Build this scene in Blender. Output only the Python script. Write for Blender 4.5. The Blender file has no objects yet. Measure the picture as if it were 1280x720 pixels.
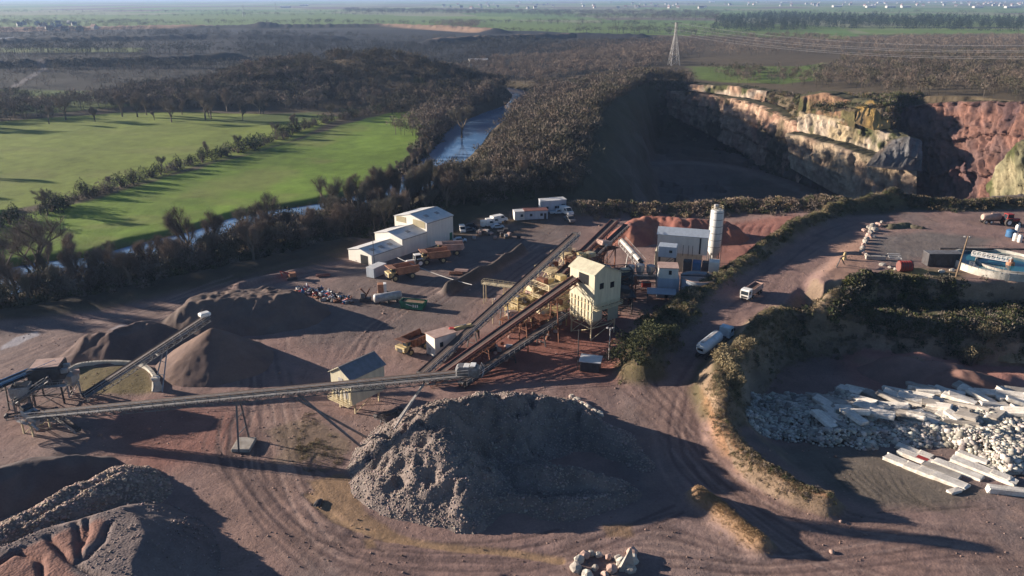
import bpy, bmesh, math, random
import numpy as np
from mathutils import Vector, Matrix
R = math.radians
rng = np.random.default_rng(7)
random.seed(7)
scene = bpy.context.scene
COL = scene.collection

# ------------------------------------------------------------ camera
CAMH = 80.0
FPX = 985.0                      # focal length in pixels of a 1280 wide frame
PITCH = math.atan(365.0 / FPX)   # horizon just above the frame
SP, CP = math.sin(PITCH), math.cos(PITCH)
cam_d = bpy.data.cameras.new('camera')
cam = bpy.data.objects.new('camera', cam_d)
COL.objects.link(cam)
cam.location = (0, 0, CAMH)
cam.rotation_euler = (math.pi / 2 - PITCH, 0, 0)
cam_d.sensor_width = 36
cam_d.lens = 36 * FPX / 1280
cam_d.clip_start = 1
cam_d.clip_end = 60000
scene.camera = cam

# ------------------------------------------------------------ sky, sun, exposure
SUN_EL = R(13.0)
SUN_AZ = R(-73.0)                # from +Y, negative is to the left
world = bpy.data.worlds.new('World')
scene.world = world
world.use_nodes = True
wn = world.node_tree
sky = wn.nodes.new('ShaderNodeTexSky')
sky.sky_type = 'NISHITA'
sky.sun_disc = False
sky.sun_elevation = SUN_EL
sky.sun_rotation = SUN_AZ
sky.air_density = 0.75
sky.dust_density = 0.25
sky.ozone_density = 3.0
bg = wn.nodes['Background']
bg.inputs['Strength'].default_value = 0.05
wn.links.new(sky.outputs[0], bg.inputs['Color'])
sun_d = bpy.data.lights.new('sun', 'SUN')
sun_d.energy = 5.0
sun_d.angle = R(0.5)
sun_d.color = (1.0, 0.86, 0.71)
sun = bpy.data.objects.new('sun', sun_d)
COL.objects.link(sun)
sdir = Vector((math.sin(SUN_AZ) * math.cos(SUN_EL), math.cos(SUN_AZ) * math.cos(SUN_EL), math.sin(SUN_EL)))
sun.rotation_euler = sdir.to_track_quat('Z', 'Y').to_euler()
sun.location = sdir * 500
scene.view_settings.view_transform = 'Standard'
scene.view_settings.look = 'None'
scene.view_settings.gamma = 1
scene.view_settings.exposure = 1.3
scene.render.engine = 'CYCLES'

# ------------------------------------------------------------ helpers: where a sight line meets a level
def G(px, py, z=0.0):
    t = py - 360.0
    down = SP * FPX + CP * t
    fwd = CP * FPX - SP * t
    k = (CAMH - z) / down
    return ((px - 640.0) * k, fwd * k)
def W(px, py, z=0.0):
    x, y = G(px, py, z)
    return Vector((x, y, z))
def zat(py, Y):                   # level seen at row py when Y metres away
    t = py - 360.0
    return CAMH - Y * (SP * FPX + CP * t) / (CP * FPX - SP * t)
def xat(px, py, Y):
    t = py - 360.0
    return (px - 640.0) * Y / (CP * FPX - SP * t)

# ------------------------------------------------------------ noise
def _hash(ix, iy, s):
    h = (ix.astype(np.int64) * 374761393 + iy.astype(np.int64) * 668265263 + s * 974634777) & 0xffffffff
    h = ((h ^ (h >> 13)) * 1274126177) & 0xffffffff
    h = (h ^ (h >> 16)) & 0xffffffff
    return h.astype(np.float64) / 4294967295.0
def vnoise(x, y, s=0):
    x = np.asarray(x, float); y = np.asarray(y, float)
    ix = np.floor(x); iy = np.floor(y)
    fx = x - ix; fy = y - iy
    fx = fx * fx * (3 - 2 * fx); fy = fy * fy * (3 - 2 * fy)
    a = _hash(ix, iy, s); b = _hash(ix + 1, iy, s)
    c = _hash(ix, iy + 1, s); d = _hash(ix + 1, iy + 1, s)
    return (a + (b - a) * fx) * (1 - fy) + (c + (d - c) * fx) * fy
def fbm(x, y, s=0, o=4):
    r = 0; a = 0.5; t = 0
    for k in range(o):
        r = r + a * vnoise(x * 2 ** k, y * 2 ** k, s + k * 17); t += a; a *= 0.5
    return r / t * 2 - 1
def sstep(a, b, x):
    t = np.clip((x - a) / (b - a), 0, 1)
    return t * t * (3 - 2 * t)

# ------------------------------------------------------------ plane geometry, vectorised
def seg_d(X, Y, pts):             # distance to a polyline, plus position along it
    best = np.full(np.shape(X), 1e9); s_at = np.zeros(np.shape(X)); acc = 0; side = np.zeros(np.shape(X)); zz = np.zeros(np.shape(X))
    for a, b in zip(pts[:-1], pts[1:]):
        ax, ay = a[0], a[1]; dx, dy = b[0] - ax, b[1] - ay
        L = math.hypot(dx, dy) or 1e-6
        t = np.clip(((X - ax) * dx + (Y - ay) * dy) / (L * L), 0, 1)
        d = np.hypot(X - ax - t * dx, Y - ay - t * dy)
        m = d < best
        best = np.where(m, d, best); s_at = np.where(m, acc + t * L, s_at)
        side = np.where(m, ((X - ax) * dy - (Y - ay) * dx) / L, side)
        if len(a) > 2: zz = np.where(m, a[2] + t * (b[2] - a[2]), zz)
        acc += L
    return best, s_at, side, zz
def poly_sd(X, Y, poly):          # positive inside
    n = len(poly)
    d = np.full(np.shape(X), 1e9); ins = np.zeros(np.shape(X), bool)
    for i in range(n):
        ax, ay = poly[i][:2]; bx, by = poly[(i + 1) % n][:2]
        dx, dy = bx - ax, by - ay
        t = np.clip(((X - ax) * dx + (Y - ay) * dy) / (dx * dx + dy * dy + 1e-9), 0, 1)
        d = np.minimum(d, np.hypot(X - ax - t * dx, Y - ay - t * dy))
        c = ((ay > Y) != (by > Y)) & (X < (bx - ax) * (Y - ay) / ((by - ay) if by != ay else 1e-9) + ax)
        ins ^= c
    return np.where(ins, d, -d)
def PX(lst, z=0.0):               # list of picture points to ground points
    return [G(p[0], p[1], p[2] if len(p) > 2 else z) for p in lst]
def PXZ(lst):
    return [(*G(p[0], p[1], p[2]), p[2]) for p in lst]
def smooth(pts, k=6):             # Catmull-Rom
    P = [np.array(p, float) for p in pts]
    P = [2 * P[0] - P[1]] + P + [2 * P[-1] - P[-2]]
    out = []
    for i in range(1, len(P) - 2):
        for j in range(k):
            t = j / k
            out.append(tuple(0.5 * (2 * P[i] + (P[i + 1] - P[i - 1]) * t + (2 * P[i - 1] - 5 * P[i] + 4 * P[i + 1] - P[i + 2]) * t * t
                                    + (3 * P[i] - P[i - 1] - 3 * P[i + 1] + P[i + 2]) * t ** 3)))
    out.append(tuple(P[-2]))
    return out

# ------------------------------------------------------------ materials
MATS = {}
def newmat(name):
    m = bpy.data.materials.new(name); m.use_nodes = True
    MATS[name] = m
    return m, m.node_tree, m.node_tree.nodes['Principled BSDF']
def ramp(nt, stops):
    r = nt.nodes.new('ShaderNodeValToRGB')
    e = r.color_ramp.elements
    while len(e) < len(stops): e.new(0.5)
    for i, (p, c) in enumerate(stops):
        e[i].position = p; e[i].color = (*c, 1)
    return r
def noise_node(nt, scale, detail=5, rough=0.6, vec=None, dim='3D'):
    n = nt.nodes.new('ShaderNodeTexNoise')
    n.inputs['Scale'].default_value = scale; n.inputs['Detail'].default_value = detail; n.inputs['Roughness'].default_value = rough
    if vec is not None: nt.links.new(vec, n.inputs['Vector'])
    return n
def pmat(name, c, rough=0.7, metal=0.0, var=0.25, scale=0.6, c2=None, bump=0.0, bscale=6.0, world_coords=False):
    m, nt, b = newmat(name)
    co = nt.nodes.new('ShaderNodeTexCoord')
    v = co.outputs['Object']
    n = noise_node(nt, scale, 6, 0.65, v)
    lo = tuple(x * (1 - var) for x in c) if c2 is None else c2
    hi = tuple(min(1, x * (1 + var * 0.6)) for x in c)
    r = ramp(nt, [(0.32, lo), (0.68, hi)])
    nt.links.new(n.outputs['Fac'], r.inputs[0]); nt.links.new(r.outputs[0], b.inputs['Base Color'])
    b.inputs['Roughness'].default_value = rough; b.inputs['Metallic'].default_value = metal
    b.inputs['Specular IOR Level'].default_value = 0.3
    if bump:
        n2 = noise_node(nt, bscale, 4, 0.7, v)
        bp = nt.nodes.new('ShaderNodeBump'); bp.inputs['Strength'].default_value = bump; bp.inputs['Distance'].default_value = 0.3
        nt.links.new(n2.outputs['Fac'], bp.inputs['Height']); nt.links.new(bp.outputs[0], b.inputs['Normal'])
    return m
def clad(name, c, scale=3.0, rough=0.5, dirt=0.3):
    """ribbed sheet cladding with streaky dirt"""
    m, nt, b = newmat(name)
    co = nt.nodes.new('ShaderNodeTexCoord'); mp = nt.nodes.new('ShaderNodeMapping')
    mp.inputs['Scale'].default_value = (1, 1, 0.15)
    nt.links.new(co.outputs['Object'], mp.inputs[0])
    n = noise_node(nt, 0.9, 6, 0.7, mp.outputs[0])
    r = ramp(nt, [(0.3, tuple(x * (1 - dirt) for x in c)), (0.6, c)])
    nt.links.new(n.outputs['Fac'], r.inputs[0]); nt.links.new(r.outputs[0], b.inputs['Base Color'])
    w = nt.nodes.new('ShaderNodeTexWave'); w.inputs['Scale'].default_value = scale
    w.bands_direction = 'DIAGONAL'
    nt.links.new(co.outputs['Object'], w.inputs[0])
    bp = nt.nodes.new('ShaderNodeBump'); bp.inputs['Strength'].default_value = 0.35; bp.inputs['Distance'].default_value = 0.06
    nt.links.new(w.outputs['Fac'], bp.inputs['Height']); nt.links.new(bp.outputs[0], b.inputs['Normal'])
    b.inputs['Roughness'].default_value = rough
    return m
def attrmat(name, rough=0.95, bump=0.5, bscale=1.5, bdist=0.3, var=0.35, vscale=0.35, fine=3.0, rocky=False):
    """base colour from the mesh's own 'col' attribute, broken up by world-space noise"""
    m, nt, b = newmat(name)
    L = nt.links
    a = nt.nodes.new('ShaderNodeAttribute'); a.attribute_name = 'col'
    geo = nt.nodes.new('ShaderNodeNewGeometry')
    n1 = noise_node(nt, vscale, 7, 0.65, geo.outputs['Position'])
    n2 = noise_node(nt, fine, 5, 0.7, geo.outputs['Position'])
    mx = nt.nodes.new('ShaderNodeMath'); mx.operation = 'ADD'
    L.new(n1.outputs['Fac'], mx.inputs[0]); L.new(n2.outputs['Fac'], mx.inputs[1])
    mr = nt.nodes.new('ShaderNodeMapRange')
    mr.inputs['From Min'].default_value = 0.6; mr.inputs['From Max'].default_value = 1.4
    mr.inputs['To Min'].default_value = 1 - var; mr.inputs['To Max'].default_value = 1 + var
    L.new(mx.outputs[0], mr.inputs[0])
    vm = nt.nodes.new('ShaderNodeVectorMath'); vm.operation = 'SCALE'
    L.new(a.outputs['Color'], vm.inputs[0]); L.new(mr.outputs[0], vm.inputs['Scale'])
    L.new(vm.outputs[0], b.inputs['Base Color'])
    b.inputs['Roughness'].default_value = rough; b.inputs['Specular IOR Level'].default_value = 0.15
    bp = nt.nodes.new('ShaderNodeBump'); bp.inputs['Strength'].default_value = bump; bp.inputs['Distance'].default_value = bdist
    if rocky:
        vo = nt.nodes.new('ShaderNodeTexVoronoi'); vo.inputs['Scale'].default_value = bscale
        L.new(geo.outputs['Position'], vo.inputs['Vector'])
        ad = nt.nodes.new('ShaderNodeMath'); ad.operation = 'MULTIPLY_ADD'; ad.inputs[1].default_value = -1.0
        L.new(vo.outputs['Distance'], ad.inputs[0]); L.new(n2.outputs['Fac'], ad.inputs[2])
        L.new(ad.outputs[0], bp.inputs['Height'])
    else:
        n3 = noise_node(nt, bscale, 6, 0.75, geo.outputs['Position'])
        L.new(n3.outputs['Fac'], bp.inputs['Height'])
    L.new(bp.outputs[0], b.inputs['Normal'])
    return m

# ------------------------------------------------------------ scene helpers
def tag(o, label=None, cat=None, group=None, kind=None):
    if label: o['label'] = label
    if cat: o['category'] = cat
    if group: o['group'] = group
    if kind: o['kind'] = kind
    return o
def thing(name, loc, rz=0.0, label=None, cat=None, group=None):
    o = bpy.data.objects.new(name, None); COL.objects.link(o)
    o.location = loc; o.rotation_euler = (0, 0, rz)
    o.empty_display_size = 0.5
    return tag(o, label, cat, group)
def tree_copy(o, parent=None):
    c = o.copy(); COL.objects.link(c)
    if parent: c.parent = parent
    for ch in o.children: tree_copy(ch, c)
    return c
def dup(o, loc, rz, label, group=None, s=None):
    c = tree_copy(o)
    c.location = loc; c.rotation_euler = (0, 0, rz)
    if s: c.scale = (s, s, s) if not hasattr(s, '__len__') else s
    c['label'] = label
    if group: c['group'] = group
    return c
def np_mesh(name, V, F, mat, parent=None, col=None, smooth_=False):
    """mesh from numpy arrays; F is (n,3) or (n,4); col per vertex"""
    V = np.asarray(V, np.float32); F = np.asarray(F, np.int32)
    me = bpy.data.meshes.new(name)
    k = F.shape[1]
    me.vertices.add(len(V)); me.vertices.foreach_set('co', V.ravel())
    me.loops.add(F.size); me.loops.foreach_set('vertex_index', F.ravel())
    me.polygons.add(len(F))
    me.polygons.foreach_set('loop_start', np.arange(0, F.size, k, dtype=np.int32))
    try: me.polygons.foreach_set('loop_total', np.full(len(F), k, np.int32))
    except Exception: pass
    me.update(calc_edges=True); me.validate()
    if smooth_: me.polygons.foreach_set('use_smooth', np.ones(len(me.polygons), bool))
    if col is not None:
        at = me.color_attributes.new('col', 'FLOAT_COLOR', 'POINT')
        c4 = np.ones((len(V), 4), np.float32); c4[:, :3] = col
        at.data.foreach_set('color', c4.ravel())
    me.materials.append(mat)
    o = bpy.data.objects.new(name, me); COL.objects.link(o)
    if parent: o.parent = parent
    return o

class MB:
    """collects solid pieces, links them as one mesh object"""
    def __init__(s): s.v = []; s.f = []
    def add(s, vs, fs):
        n = len(s.v); s.v += [tuple(v) for v in vs]; s.f += [tuple(i + n for i in f) for f in fs]
        return s
    def box(s, c, d, rz=0.0, rx=0.0, ry=0.0, bev=0.0):
        hx, hy, hz = d[0] / 2, d[1] / 2, d[2] / 2
        M = Matrix.Rotation(rz, 3, 'Z') @ Matrix.Rotation(ry, 3, 'Y') @ Matrix.Rotation(rx, 3, 'X')
        if bev > 0:
            b = min(bev, hx * .9, hy * .9, hz * .9)
            vs = []
            for sz, ix in ((-1, 1), (1, 1)):
                pass
            pr = [(-hx + b, -hy), (hx - b, -hy), (hx, -hy + b), (hx, hy - b), (hx - b, hy), (-hx + b, hy), (-hx, hy - b), (-hx, -hy + b)]
            pi = [(x * (hx - b) / hx, y * (hy - b) / hy) for x, y in pr]
            rings = [(pi, -hz), (pr, -hz + b), (pr, hz - b), (pi, hz)]
            vs = [Vector((x, y, z)) for p, z in rings for x, y in p]
            fs = [tuple(range(7, -1, -1)), tuple(range(24, 32))]
            for r in range(3):
                for i in range(8):
                    j = (i + 1) % 8
                    fs.append((r * 8 + i, r * 8 + j, r * 8 + 8 + j, r * 8 + 8 + i))
            return s.add([M @ v + Vector(c) for v in vs], fs)
        vs = [M @ Vector((x, y, z)) + Vector(c) for z in (-hz, hz) for x, y in ((-hx, -hy), (hx, -hy), (hx, hy), (-hx, hy))]
        return s.add(vs, [(3, 2, 1, 0), (4, 5, 6, 7), (0, 1, 5, 4), (1, 2, 6, 5), (2, 3, 7, 6), (3, 0, 4, 7)])
    def beam(s, p, q, w, h=None):
        h = h or w
        p = Vector(p); q = Vector(q); d = q - p
        if d.length < 1e-6: return s
        d.normalize()
        u = d.cross(Vector((0, 0, 1)))
        if u.length < 0.05: u = Vector((1, 0, 0))
        u.normalize(); v = u.cross(d)
        vs = [e + u * a * w / 2 + v * b * h / 2 for e in (p, q) for a, b in ((-1, -1), (1, -1), (1, 1), (-1, 1))]
        return s.add(vs, [(3, 2, 1, 0), (4, 5, 6, 7), (0, 1, 5, 4), (1, 2, 6, 5), (2, 3, 7, 6), (3, 0, 4, 7)])
    def tube(s, p, q, r1, r2=None, n=12, cap=True):
        r2 = r1 if r2 is None else r2
        p = Vector(p); q = Vector(q); d = (q - p).normalized()
        u = d.cross(Vector((0, 0, 1)))
        if u.length < 0.05: u = Vector((1, 0, 0))
        u.normalize(); v = d.cross(u)
        vs = [e + (u * math.cos(2 * math.pi * i / n) + v * math.sin(2 * math.pi * i / n)) * r for e, r in ((p, r1), (q, r2)) for i in range(n)]
        fs = [(i, (i + 1) % n, n + (i + 1) % n, n + i) for i in range(n)]
        if cap: fs += [tuple(range(n - 1, -1, -1)), tuple(range(n, 2 * n))]
        return s.add(vs, fs)
    def lathe(s, c, prof, n=24, cap=True):       # prof: (radius, z)
        vs = [(c[0] + r * math.cos(2 * math.pi * i / n), c[1] + r * math.sin(2 * math.pi * i / n), c[2] + z) for r, z in prof for i in range(n)]
        fs = []
        for k in range(len(prof) - 1):
            for i in range(n):
                j = (i + 1) % n
                fs.append((k * n + i, k * n + j, k * n + n + j, k * n + n + i))
        if cap: fs += [tuple(range(n - 1, -1, -1)), tuple(range((len(prof) - 1) * n, len(prof) * n))]
        return s.add(vs, fs)
    def prism(s, prof, y0, y1, plane='xz'):      # outline extruded along y
        n = len(prof)
        if plane == 'xz': vs = [(a, y, b) for y in (y0, y1) for a, b in prof]
        elif plane == 'yz': vs = [(y, a, b) for y in (y0, y1) for a, b in prof]
        else: vs = [(a, b, y) for y in (y0, y1) for a, b in prof]
        fs = [(i, (i + 1) % n, n + (i + 1) % n, n + i) for i in range(n)] + [tuple(range(n - 1, -1, -1)), tuple(range(n, 2 * n))]
        return s.add(vs, fs)
    def rock(s, c, r, seed=0, flat=0.8, sub=1):
        rr = random.Random(seed)
        bm = bmesh.new(); bmesh.ops.create_icosphere(bm, subdivisions=sub, radius=1)
        a = rr.uniform(0, 6.28); ca, sa = math.cos(a), math.sin(a); sx, sy = rr.uniform(.8, 1.35), rr.uniform(.7, 1.1)
        vs = []
        for v in bm.verts:
            k = r * rr.uniform(.78, 1.15)
            x, y, z = v.co.x * k * sx, v.co.y * k * sy, v.co.z * k * flat
            vs.append((c[0] + x * ca - y * sa, c[1] + x * sa + y * ca, c[2] + z))
        fs = [tuple(v.index for v in f.verts) for f in bm.faces]
        bm.free()
        return s.add(vs, fs)
    def build(s, name, mat, parent=None, smooth_=False, org=None):
        me = bpy.data.meshes.new(name)
        v = s.v
        if org is not None: v = [(a[0] - org[0], a[1] - org[1], a[2] - org[2]) for a in v]
        me.from_pydata(v, [], s.f); me.update()
        bm = bmesh.new(); bm.from_mesh(me); bmesh.ops.recalc_face_normals(bm, faces=bm.faces); bm.to_mesh(me); bm.free()
        if smooth_:
            me.polygons.foreach_set('use_smooth', [True] * len(me.polygons))
            try: me.set_sharp_from_angle(angle=R(40))
            except Exception: pass
        me.materials.append(mat if not isinstance(mat, str) else MATS[mat])
        o = bpy.data.objects.new(name, me); COL.objects.link(o)
        if parent: o.parent = parent
        return o
# ============================================================ TERRAIN
def tps_fit(pts):
    P = np.array([(p[0], p[1]) for p in pts]); z = np.array([p[2] for p in pts])
    S = 100.0; n = len(P)
    d = np.hypot(P[:, None, 0] - P[None, :, 0], P[:, None, 1] - P[None, :, 1]) / S
    K = np.where(d > 0, d * d * np.log(d + 1e-12), 0) + np.eye(n) * 0.05
    A = np.zeros((n + 3, n + 3)); A[:n, :n] = K; A[:n, n] = 1; A[:n, n + 1:] = P / S
    A[n, :n] = 1; A[n + 1:, :n] = (P / S).T
    s = np.linalg.solve(A, np.concatenate([z, np.zeros(3)]))
    return P / S, s
# control levels (picture column, row, level): yard flat, meadows low by the river, plateau rising behind the pit
ctrl = [(x, y, 0) for x, y in ((0, 720), (320, 700), (640, 720), (960, 720), (1280, 720), (0, 600), (300, 560), (640, 600), (0, 450), (200, 430),
        (400, 400), (600, 380), (780, 400), (560, 320), (700, 290), (800, 280), (920, 280), (480, 300), (-150, 500), (-200, 700), (1450, 720))]
ctrl += [(1280, 560, 0), (1450, 600, 0), (1280, 400, 2), (1100, 340, 3), (1000, 262, 3), (1150, 300, 4), (1500, 300, 6), (1500, 420, 4)]
ctrl += [(x, y, -3) for x, y in ((400, 260), (250, 300), (0, 330), (-200, 350), (100, 260), (-200, 250), (200, 210), (400, 180), (0, 190), (480, 200), (300, 150), (100, 150), (-200, 160), (450, 150), (0, 370))]
ctrl += [(560, 240, -2), (560, 140, -3), (600, 120, -3)]
ctrl += [(850, 108, 9), (900, 100, 10), (1000, 120, 14), (1100, 118, 18), (1180, 122, 22), (1280, 124, 24), (1450, 130, 26), (1280, 100, 20), (1000, 90, 14), (840, 80, 10), (760, 100, 6), (1280, 70, 14), (1000, 60, 8), (800, 60, 3)]
ctrl += [(x, y, 0) for x, y in ((0, 100), (200, 90), (400, 50), (600, 60), (0, 50), (-300, 60), (200, 30), (700, 35), (1000, 38), (1280, 38), (1600, 38), (0, 25), (500, 22), (1000, 22), (1400, 20), (-400, 20),
        (640, 12), (0, 12), (1280, 12), (-400, 10), (1700, 10))]
CT = []
for p in ctrl:
    x, y = G(*p); CT.append((x, y, p[2]))
TP, TS = tps_fit(CT)
def base_h(X, Y):
    out = np.zeros(np.shape(X)); n = len(TP)
    # squash far distances so the plain stays flat
    Xs, Ys = X / 100.0, Y / 100.0
    for i in range(n):
        d2 = (Xs - TP[i, 0]) ** 2 + (Ys - TP[i, 1]) ** 2
        out += TS[i] * 0.5 * d2 * np.log(d2 + 1e-12)
    out += TS[n] + TS[n + 1] * Xs + TS[n + 2] * Ys
    return out * (1 - sstep(1900, 3200, Y))
PIT = [G(*p) for p in ((712, 262, 0), (770, 264, 0), (850, 266, 0), (930, 262, 0), (1000, 258, 3), (1060, 246, 6), (1130, 244, 8), (1230, 246, 8), (1330, 246, 8))] + \
      [(xat(1400, 200, 330), 330), (xat(1400, 150, 402), 404), (xat(1300, 130, 442), 444), (xat(1210, 130, 478), 482), (xat(1145, 130, 500), 503), (xat(1140, 170, 440), 455), (xat(1105, 160, 455), 470),
       (xat(1000, 140, 500), 505), (xat(1003, 150, 505), 522), (xat(968, 132, 575), 585), (xat(880, 115, 640), 650), (xat(828, 112, 690), 690),
       (xat(790, 110, 690), 660), (xat(765, 130, 560), 560), (xat(742, 170, 450), 450), (xat(722, 215, 360), 365)]
PLAT = PX([(1050, 262), (1130, 254), (1260, 252), (1500, 258), (1500, 420), (1290, 356), (1200, 354), (1130, 348), (1092, 350), (1076, 372), (1040, 368), (1010, 345), (1010, 300)], 8)
YARD = PX([(950, 440), (1000, 432), (1060, 434), (1100, 438), (1160, 440), (1280, 447), (1500, 450)], -4.6) + PX([(1500, 600, -2), (1280, 640, -1.0), (1150, 648, -0.5), (1060, 630, -0.5), (1010, 600, -1), (955, 545, -3), (930, 490, -4)])
LEDGE = PX([(1040, 378), (1100, 380), (1500, 382), (1500, 396), (1250, 400), (1160, 396), (1080, 394), (1030, 392)], 2)
ROAD = PXZ([(1010, 720, 0), (900, 600, 0), (850, 545, 0), (850, 500, 0.2), (880, 450, 1.5), (925, 385, 4), (965, 345, 5.6), (1020, 300, 7.6), (1075, 276, 8)])
RIVER = smooth(PX([(-260, 420), (-60, 372), (40, 345), (130, 335), (200, 314), (270, 297), (330, 276), (380, 268), (440, 256), (505, 236), (548, 205), (572, 182), (590, 160), (628, 141), (650, 128), (640, 112), (560, 104), (480, 100)], -5), 6)
RIDGE_M = smooth([(-25, 290, 0), (5, 335, 6), (25, 385, 11), (44, 450, 14), (68, 530, 12), (100, 610, 8), (115, 690, 5)], 5)     # wooded hill between river and pit
RIDGE_L = smooth([(-262, 705, 2), (-225, 735, 17), (-165, 748, 25), (-110, 735, 27), (-65, 705, 17), (-35, 675, 6)], 5)                  # big wooded hill left
BERMS = [  # (polyline, height, half width)
    (PXZ([(800, 470, 0), (820, 430, 0), (860, 388, 0), (900, 358, 1), (950, 325, 3), (1000, 292, 5), (1050, 264, 7), (1110, 256, 8)]), 4.2, 4.5),
    (PXZ([(905, 520, 0), (893, 492, 0), (900, 468, 0.5), (925, 440, 2), (955, 412, 3), (1000, 392, 4), (1050, 382, 5)]), 3.2, 3.4),
    (PXZ([(893, 500, 0), (905, 552, 0), (950, 596, 0), (1000, 624, 0), (1030, 634, 0)]), 2.6, 2.6),
    (PXZ([(872, 625, 0), (910, 655, 0), (950, 684, 0)]), 2.2, 1.9),
    (PXZ([(720, 268, 0), (780, 264, 0), (860, 266, 0), (930, 266, 0), (1000, 264, 1), (1040, 260, 3)]), 2.4, 5.0),
    (PXZ([(1110, 254, 8), (1180, 260, 8), (1240, 258, 8), (1330, 258, 8)]), 2.0, 4.0),
    (PXZ([(300, 356, 0), (330, 350, 0), (372, 340, 0)]), 1.4, 2.0),
    (PXZ([(0, 400, -1), (120, 378, -1), (250, 352, -1), (380, 325, -1), (430, 310, -1)]), 2.5, 8.0),
    (PXZ([(560, 366, 0), (590, 350, 0), (618, 338, 0), (652, 316, 0)]), 2.8, 1.7),
    (PXZ([(1150, 452, -4), (1180, 462, -4), (1230, 470, -4), (1290, 468, -4)]), 2.2, 4.0),
    (PXZ([(1085, 440, -4), (1130, 446, -4), (1180, 450, -4)]), 2.0, 4.0),
    (PXZ([(400, 690, 0), (440, 705, 0), (500, 716, 0), (620, 722, 0)]), 0.3, 1.5),
    (PX([(330, 35), (480, 34), (560, 37), (620, 41)]), 9, 30.0), (PX([(-200, 38), (0, 38), (200, 35), (330, 35)]), 7, 30.0), (PX([(540, 56), (600, 51), (720, 47), (800, 50)]), 9, 22.0), (PX([(-200, 60), (100, 52), (260, 48), (420, 50)]), 8, 22.0), (PX([(-200, 92), (60, 84), (180, 80), (290, 74)]), 8, 18.0),
    (PXZ([(40, 610, 0), (70, 560, 0), (60, 540, 0)]), 0.3, 3),
]
ORANGE = PX([(-60, 40), (100, 37), (200, 35), (330, 33), (480, 33), (560, 37), (600, 40)])
def height(X, Y, detail=True):
    X = np.asarray(X, float); Y = np.asarray(Y, float)
    h = base_h(X, Y)
    # ridges
    for rd, w in ((RIDGE_M, 34.0), (RIDGE_L, 55.0)):
        d, s, side, zz = seg_d(X, Y, rd)
        h = np.maximum(h, h + (zz - np.minimum(h, 0)) * np.exp(-(d / w) ** 2) - 0.3)
    # pit
    sd = poly_sd(X, Y, PIT)
    n = fbm(X / 18, Y / 18, 5, 3)
    sd = sd + 9 * sstep(110, 150, X) * sstep(370, 410, Y + (X - 200) * .4 * (X > 200))
    wd = 14 + 55 * sstep(140, 40, X) * sstep(310, 380, Y)
    prof = sstep(0, 1, (sd + n * 5) / wd)
    terr = prof * 0.75 + 0.25 * np.floor(prof * 3 + 0.3 * n) / 3
    h = h + (-34 + 2 * n - h) * np.clip(terr, 0, 1)
    # haul road spur inside the pit
    d, s, side, zz = seg_d(X, Y, PITROAD)
    k = sstep(22, 7, d); h = h * (1 - k) + np.maximum(h, zz) * k
    # platform, slab yard, ledge, road ramp
    jit = fbm(X / 7, Y / 7, 9, 3) * 1.6
    sd = poly_sd(X, Y, PLAT); k = sstep(-5, 2, sd + jit); h = h + (8 - h) * k
    sd = poly_sd(X, Y, LEDGE); k = sstep(-2.5, 1, sd + jit); h = h + (2 + jit * .3 - h) * k
    sd = poly_sd(X, Y, YARD); k = sstep(-4, 2, sd + jit); zf = -0.5 - 6.0 * sstep(108, 168, Y); h = h + (zf - h) * k
    d, s, side, zz = seg_d(X, Y, ROAD); k = sstep(14, 8, d); h = h + (zz - h) * k
    for bl, bh, bw in BERMS:
        d, s, side, zz = seg_d(X, Y, bl)
        m = d < bw * 3
        h = h + np.where(m, bh * (0.85 + 0.4 * vnoise(s / 5 + bh, d * 0, 3)) * np.exp(-(d / bw) ** 2.4), 0)
    # river channel
    d, s, side, zz = seg_d(X, Y, RIVER)
    wr = 9 + 3 * np.sin(s / 60) + 4.5 * np.exp(-((Y - 470) / 100) ** 2)
    k = sstep(wr + 9, wr - 2, d); h = h + (-7 - h) * k
    if detail:
        h = h + fbm(X / 60, Y / 60, 21, 3) * np.clip((Y - 250) / 400, 0, 1) * 1.5
        near = Y < 330
        h = h + np.where(near, fbm(X / 9, Y / 9, 31, 4) * 0.22 + fbm(X / 1.7, Y / 1.7, 33, 3) * 0.07, 0)
    return h
PITROAD = smooth([(*G(700, 250, -8), -8), (*G(755, 214, -20), -20), (*G(830, 203, -24), -24), (*G(900, 206, -26), -26), (*G(960, 222, -29), -29), (*G(1010, 245, -32), -32)], 5)
def hz(x, y): return float(height(np.array([x]), np.array([y]))[0])

# grid: rows spread geometrically away from the viewpoint's side of the place
NR, NC = 1000, 860
rows = [70.0]
while rows[-1] < 14000:
    y = rows[-1]
    rows.append(y * (1.0034 if y < 280 else 1.0048 if y < 760 else 1.009))
rows = np.array(rows); NR = len(rows)
uu = np.linspace(-1, 1, NC)
Yg = np.repeat(rows[:, None], NC, 1)
Xg = uu[None, :] * (rows[:, None] * 0.82 + 14)
Zg = height(Xg, Yg)

# ------------------------------------------------------------ ground cover colours (albedo), by place
def C3(r, g, b): return np.array([r, g, b])
colr = np.zeros(Xg.shape + (3,)) + C3(.095, .075, .05)
def paint(mask, c, k=1.0):
    m = np.clip(mask * k, 0, 1)[..., None]
    colr[:] = colr * (1 - m) + np.asarray(c) * m
def zone(poly, c, w=2.0, k=1.0, nz=0.0, ns=20.0):
    xs = [p[0] for p in poly]; ys = [p[1] for p in poly]
    r0 = max(0, np.searchsorted(rows, min(ys) - 30) - 1); r1 = np.searchsorted(rows, max(ys) + 30) + 1
    X = Xg[r0:r1]; Y = Yg[r0:r1]
    sd = poly_sd(X, Y, poly)
    if nz: sd = sd + fbm(X / ns, Y / ns, len(poly) + 40, 4) * nz
    m = sstep(-w, w, sd) * k
    colr[r0:r1] = colr[r0:r1] * (1 - m[..., None]) + np.asarray(c) * m[..., None]
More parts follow.
